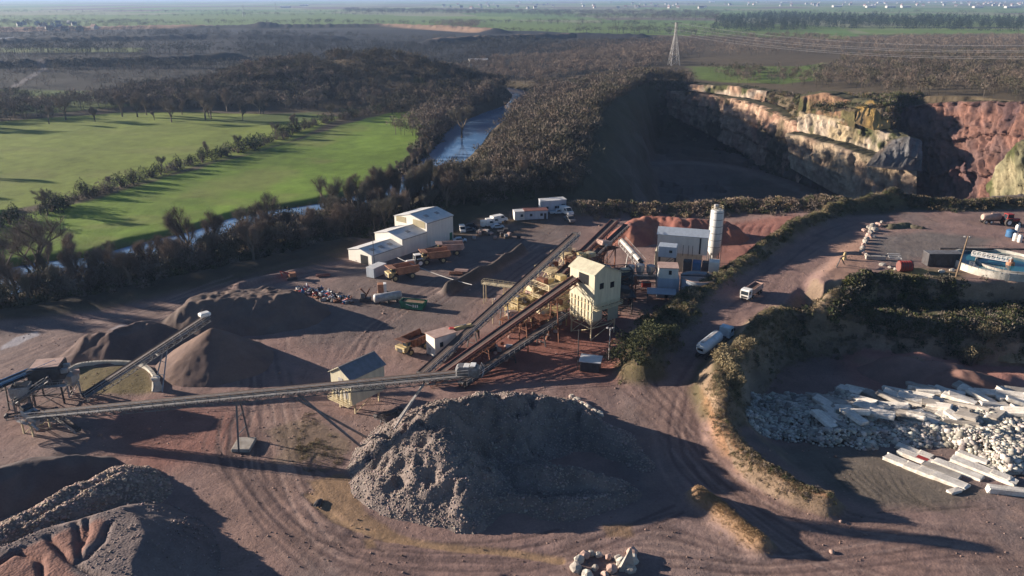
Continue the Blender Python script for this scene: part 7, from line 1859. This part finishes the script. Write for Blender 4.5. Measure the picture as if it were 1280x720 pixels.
for i in range(34):
    px = -160 + 560 * (i + rs.gauss(0, 1.2)) / 34; py = 160 - .042 * (px + 100) + rs.uniform(-9, 5)
    cp(rs.choice((T1, T4, T2, T5, T5)), px, py, -2, rs.uniform(.45, 1.15), 'tall bare tree in the row along the top of the upper meadow', None, 'tall bare trees above the upper meadow')
for i in range(12):
    cp(rs.choice((T2, T4)), -60 - 90 * rs.random(), 175 + 120 * rs.random(), -2, rs.uniform(.8, 1.1), 'bare tree standing at the left side of the meadows', None, 'bare trees left of the meadows')
lines_ = [PX(l) for l in ([(-300, 33), (0, 30), (300, 31), (560, 30)], [(-200, 24), (200, 20.5), (480, 19)], [(560, 27), (760, 31), (1050, 40)], [(-100, 70), (100, 66), (290, 68)], [(0, 90), (150, 84), (300, 86)], [(200, 47), (420, 46), (560, 52)], [(560, 60), (700, 56), (840, 60)], [(900, 15), (1290, 17)], [(-100, 16), (500, 15)], [(620, 40), (820, 42), (960, 48)])]
for i, l_ in enumerate(lines_):
    rn = np.random.default_rng(i + 60); P_ = np.array(l_); dd_ = np.r_[0, np.cumsum(np.hypot(*np.diff(P_, axis=0).T))]; n_ = 170
    s_ = rn.uniform(0, dd_[-1], n_); wd_ = 4 + P_[0][1] / 200
    X_ = np.interp(s_, dd_, P_[:, 0]) + rn.normal(size=n_) * wd_; Y_ = np.interp(s_, dd_, P_[:, 1]) + rn.normal(size=n_) * wd_; h_ = rn.uniform(7, 14, n_) * (1 + (vnoise(s_ / 120, s_ * 0, i) > .6) * .5)
    V_, F_, C_ = merge(FTL, np.stack([X_, Y_, height(X_, Y_)], 1), np.stack([h_ * 1.7, h_ * 1.7, h_], 1), rn.uniform(0, 6.28, n_), cols=np.array([[.06, .056, .045]]) * rn.uniform(.7, 1.6, (n_, 1)))
    tag(np_mesh('hedgerow', V_, F_, wood_m, None, C_), 'distant hedgerow of bare trees dividing the far fields, line %s' % ('nearest the skyline' if i in (1, 7, 8) else 'in the middle distance'), None, None, 'stuff')
rn = np.random.default_rng(77); n_ = 9000; X_ = rn.uniform(-170, 110, n_); Y_ = rn.uniform(92, 300, n_)
k_ = (poly_sd(X_, Y_, QUARRY) > 2) & (fbm(X_ / 12, Y_ / 12, 5, 3) > -.1) & (seg_d(X_, Y_, ROAD)[0] > 5); X_, Y_ = X_[k_], Y_[k_]; m_ = len(X_); s_ = rn.uniform(.06, .2, m_) * (1 + (rn.random(m_) > .97) * 1.5)
V_, F_, C_ = merge(STONES, np.stack([X_, Y_, height(X_, Y_)], 1), s_, rn.uniform(0, 6.28, m_), cols=np.array([[.25, .17, .14]]) * rn.uniform(.5, 1.5, (m_, 1)))
tag(np_mesh('loose_stones', V_, F_, pile_m, None, C_), 'small loose stones scattered over the bare quarry yard', None, None, 'stuff')

growth('undergrowth', 'thick scrub covering the steep bank under the ledge', None, 2600, (.9, 2.6), [OLV, LEAF, TWG, TW, (.12, .10, .055)], seed=21, poly=PXZ([(1000, 402, 1), (1090, 404, 1), (1160, 404, 1), (1500, 404, 1), (1500, 440, -3), (1160, 430, -3), (1080, 422, -3), (1000, 424, -3)]))
growth('undergrowth', 'scrub on the broken step beside the gold coloured rock', None, 500, (1.8, 4.0), [(.07, .075, .035), OLV, TW], seed=22, poly=[(xat(1095, 150, 500), 512), (xat(1160, 130, 512), 520), (xat(1150, 150, 470), 470), (xat(1140, 172, 446), 446), (xat(1100, 165, 455), 456)])
wood('woodland', 'dark far woods filling the low ground behind the rounded hill', PX([(290, 88), (300, 46), (560, 58), (840, 52), (840, 62), (620, 82), (560, 92)]), 1900, (7, 12), [(.035, .036, .036), (.05, .046, .04)], FTL, 1.7, seed=23, nz=.35)
wood('woodland', 'dark far woods along the left distance', PX([(-300, 60), (-300, 40), (280, 38), (300, 60)]), 1000, (8, 13), [(.04, .04, .036), (.06, .052, .042)], FTL, 1.8, seed=24, nz=.1)

growth('dry_grass', 'straw grass along the long bank west of the ramp road', BERMS[0][0], 5200, (.7, 1.5), [DRY, (.22, .19, .11), (.16, .15, .08), OLV], TG, width=3.2, seed=31, mask=notroad)
growth('dry_grass', 'straw grass along the bank east of the ramp road', BERMS[1][0], 3200, (.7, 1.4), [DRY, (.24, .20, .12), (.16, .15, .08)], TG, width=2.6, seed=32, mask=notroad)
growth('dry_grass', 'thin straw grass on the curved berm above the slab yard', BERMS[2][0], 2200, (.4, .9), [DRY, (.28, .21, .13)], TG, width=1.5, seed=33)
for i in range(16):
    px = 448 + i * 8.5 + rs.gauss(0, 3); py = 262 - max(0, i - 8) * 1.5 + rs.gauss(0, 3)
    if 530 < px < 600 and py < 236: continue
    cp(rs.choice((T3, T3, T2)), px, py, -2, rs.uniform(.75, 1.15), 'slender bare tree in the screen between river and white works building', None, 'slender bare trees behind the works building')
# say which stretch each repeat belongs to
def px_of(o):
    v = o.location; f_ = v.y * CP + (CAMH - v.z) * SP; return 640 + v.x / f_ * FPX
for o in scene.objects:
    if o.parent or 'label' not in o: continue
    lb = o['label']; x_ = px_of(o); big = 'tall' if o.scale[0] > .72 else 'small' if o.scale[0] < .5 else 'medium'
    shape = {T1.children[0].data.name: 'spreading', T2.children[0].data.name: 'upright', T3.children[0].data.name: 'column shaped', T4.children[0].data.name: 'rounded', T5.children[0].data.name: 'low'}.get(o.children[0].data.name if o.children else '', '')
    if lb == 'bare tree in the dense shaded row on the near river bank':
        o['label'] = '%s %s bare tree on the near river bank, %s' % (big, shape, 'by the huge spreading tree' if x_ < 120 else 'left of the tall brown tree' if x_ < 235 else 'right of the tall brown tree' if x_ < 330 else 'below the meadow end' if x_ < 430 else 'behind the white works building')
    elif lb == 'bare tree in the row on the meadow side of the river':
        o['label'] = '%s %s bare tree on the far river bank, %s' % (big, shape, 'far left of the lower meadow' if x_ < 120 else 'along the middle of the lower meadow' if x_ < 300 else 'near the meadow end' if x_ < 430 else 'beside the open blue water')
    elif lb.startswith('tall bare tree in the row along the top'):
        o['label'] = '%s %s bare tree above the upper meadow, %s' % (big, shape, 'at the left edge' if x_ < 80 else 'left of its middle' if x_ < 200 else 'right of its middle' if x_ < 320 else 'below the rounded wooded hill')
    elif 'bush in the hedge between the meadows' in lb:
        o['label'] = lb + (', near left end' if x_ < 130 else ', left half' if x_ < 240 else ', right half' if x_ < 370 else ', far end under the hill')
# ============================================================ DISTANT BUILDINGS, POWER LINE
pmat('house_wall', (.48, .46, .43), .8, scale=.1); pmat('house_roof', (.20, .12, .10), .8, scale=.1); pmat('slate_roof', (.16, .17, .21), .7, scale=.1)
def house(label, w, l, e, r, wall='house_wall', roof='house_roof', group=None, name='house', cat='house', chim=True):
    t = thing(name, (0, 0, 0), 0, label, cat, group)
    k = MB(); k.prism([(-w / 2, -1), (w / 2, -1), (w / 2, e), (0, r), (-w / 2, e)], -l / 2, l / 2, 'yz'); k.build('wall', wall, t)
    k = MB(); sl = (r - e) / (w / 2)
    for s_ in (-1, 1):
        a = [(-l / 2 - .3, 0, r + .05), (l / 2 + .3, 0, r + .05), (l / 2 + .3, s_ * (w / 2 + .4), e - .4 * sl + .05), (-l / 2 - .3, s_ * (w / 2 + .4), e - .4 * sl + .05)]
        k.add(a + [(x, y, z + .2) for x, y, z in a], [(0, 1, 2, 3), (4, 5, 6, 7), (0, 1, 5, 4), (1, 2, 6, 5), (2, 3, 7, 6), (3, 0, 4, 7)])
    rf = k.build('roof', roof, t)
    if chim: k = MB(); k.box((l * .38, 0, r + .5), (.9, .9, 1.8)); k.build('chimney', wall, rf)
    for i in range(3):
        for s_ in (-1, 1):
            k = MB(); k.box((-l / 2 + l * (i + .5) / 3, s_ * (w / 2 + .02), e * .5), (1.3, .06, 1.5)); k.build('window', 'glass_dark', t)
    return t
hs = [house('x', 9, 13, 5, 9.5), house('x', 8, 11, 4.5, 8.5, 'house_wall', 'slate_roof'), house('x', 20, 45, 7, 9, 'house_wall', 'white_roof', name='warehouse', cat='warehouse', chim=False)]
used = set(); rh = random.Random(3)
def place(j, px, py, z, lb, group, s=1.0, rz=None):
    q = G(px, py, z); rz = rh.uniform(0, 3.14) if rz is None else rz
    if j in used: return dup(hs[j], (q[0], q[1], hz(*q)), rz, lb, group, s)
    used.add(j); t = hs[j]; t.location = (q[0], q[1], hz(*q)); t.rotation_euler = (0, 0, rz); t.scale = (s, s, s); t['label'] = lb; t['group'] = group
for px, py in ((25, 33), (30, 31), (52, 35), (57, 37), (66, 33), (73, 30), (75, 36), (87, 30), (93, 32), (62, 38), (82, 38), (100, 38), (118, 37), (47, 31)):
    place(1 if px % 2 else 0, px, py, 0, 'white gabled house of the village on the left skyline', 'village houses at upper left', 1.25)
for i in range(130):
    px = 540 + 740 * rh.random() ** .8; py = 2.5 + 9 * rh.random() * (1 if px < 900 else .6); 
    if px > 960 and py > 9.5: continue
    place(rh.choice((0, 0, 1)), px, py, 0, 'tiny house of the distant town along the skyline', 'houses of the distant town', 1.8)
for px, py in ((1088, 9.5), (1113, 9.8), (1132, 9.5), (1046, 9), (1222, 9.8), (1270, 9.5), (1100, 4), (1180, 3.5), (1240, 4.5), (980, 4), (357, 9.8), (40 + 340, 7.5), (890, 3), (1262, 10)):
    place(2, px, py, 0, 'large pale warehouse at the edge of the distant town', 'warehouses of the distant town', 1.5, 0.1)
q = G(598, 84, 0); t = house('small white flat building alone beyond the river bend', 9, 20, 5.5, 6.5, 'house_wall', 'white_roof', None, 'house', 'building', False); t.location = (q[0], q[1], hz(*q)); t.rotation_euler = (0, 0, R(8)); t.scale = (1.1, 1.1, 1.3)

def pylon(px, py, z, h, label, s=1.0):
    q = G(px, py, z); t = thing('pylon', (q[0], q[1], hz(*q)), R(12), label, 'pylon', None)
    k = MB(); w = .38
    def hw(zz): return 4.2 * (1 - zz / (h * .72)) + .9 if zz < h * .72 else .9
    lv = [0, h * .14, h * .27, h * .38, h * .48, h * .57, h * .65, h * .72, h * .8, h * .88, h * .95]
    for a, b in zip(lv[:-1], lv[1:]):
        A = [(sx * hw(a), sy * hw(a), a) for sx, sy in ((-1, -1), (1, -1), (1, 1), (-1, 1))]; B = [(sx * hw(b), sy * hw(b), b) for sx, sy in ((-1, -1), (1, -1), (1, 1), (-1, 1))]
        for i in range(4):
            j = (i + 1) % 4; k.beam(A[i], B[i], w); k.beam(A[i], B[j], w * .55); k.beam(A[j], B[i], w * .55); k.beam(B[i], B[j], w * .55)
    k.build('lattice_mast', 'steel_pale', t)
    for zz, l in ((h * .72, 8), (h * .83, 10.5), (h * .94, 7)):
        k = MB()
        for s_ in (-1, 1): k.beam((0, 0, zz + .8), (s_ * l, 0, zz + .3), w * .7); k.beam((0, 0, zz - .5), (s_ * l, 0, zz + .3), w * .6)
        k.build('crossarm', 'steel_pale', t)
    return t
P1 = pylon(842, 82, 10, 46, 'tall lattice electricity pylon standing on the plateau edge')
P2 = pylon(305, 21, 0, 46, 'small far lattice pylon on the left fields')
P3 = pylon(345, 14, 0, 46, 'tiny far lattice pylon right of the other far one')
pmat('cable', (.33, .33, .35), .5)
o1 = P1.location; 
for i, (zz, dx) in enumerate(((.72, -8), (.72, 8), (.83, -10.5), (.83, 10.5), (.94, 0))):
    a = Vector((o1.x + dx, o1.y, o1.z + 46 * zz)); b = Vector((o1.x + 330 + dx, o1.y - 330 + 30 * (i % 2), o1.z + 46 * zz + 3)); k = MB()
    for j in range(24):
        f0, f1 = j / 24, (j + 1) / 24; sag = lambda f: Vector((0, 0, -14 * 4 * f * (1 - f)))
        k.tube(a.lerp(b, f0) + sag(f0), a.lerp(b, f1) + sag(f1), .09, n=4, cap=False)
    tag(k.build('power_cable', 'cable'), ('lower left', 'lower right', 'middle left', 'middle right', 'topmost')[i] + ' electricity cable leaving the tall pylon to the right', 'cable', 'cables of the power line')

# ============================================================ AIR
hz_m, nt, b = newmat('haze_air')
nt.nodes.remove(b)
pv = nt.nodes.new('ShaderNodeVolumePrincipled')
pv.inputs['Color'].default_value = (.42, .62, 1.0, 1); pv.inputs['Density'].default_value = .000065; pv.inputs['Anisotropy'].default_value = .2
nt.links.new(pv.outputs[0], nt.nodes['Material Output'].inputs['Volume'])
k = MB(); k.box((0, 14000, 30), (60000, 30000, 190)); o = k.build('haze', hz_m); tag(o, None, None, None, 'stuff')
for o in scene.objects:
    if o.parent is None and 'label' in o and 'kind' not in o: o['kind'] = 'thing'
try: scene.cycles.volume_bounces = 0; scene.cycles.max_bounces = 5
except Exception: pass
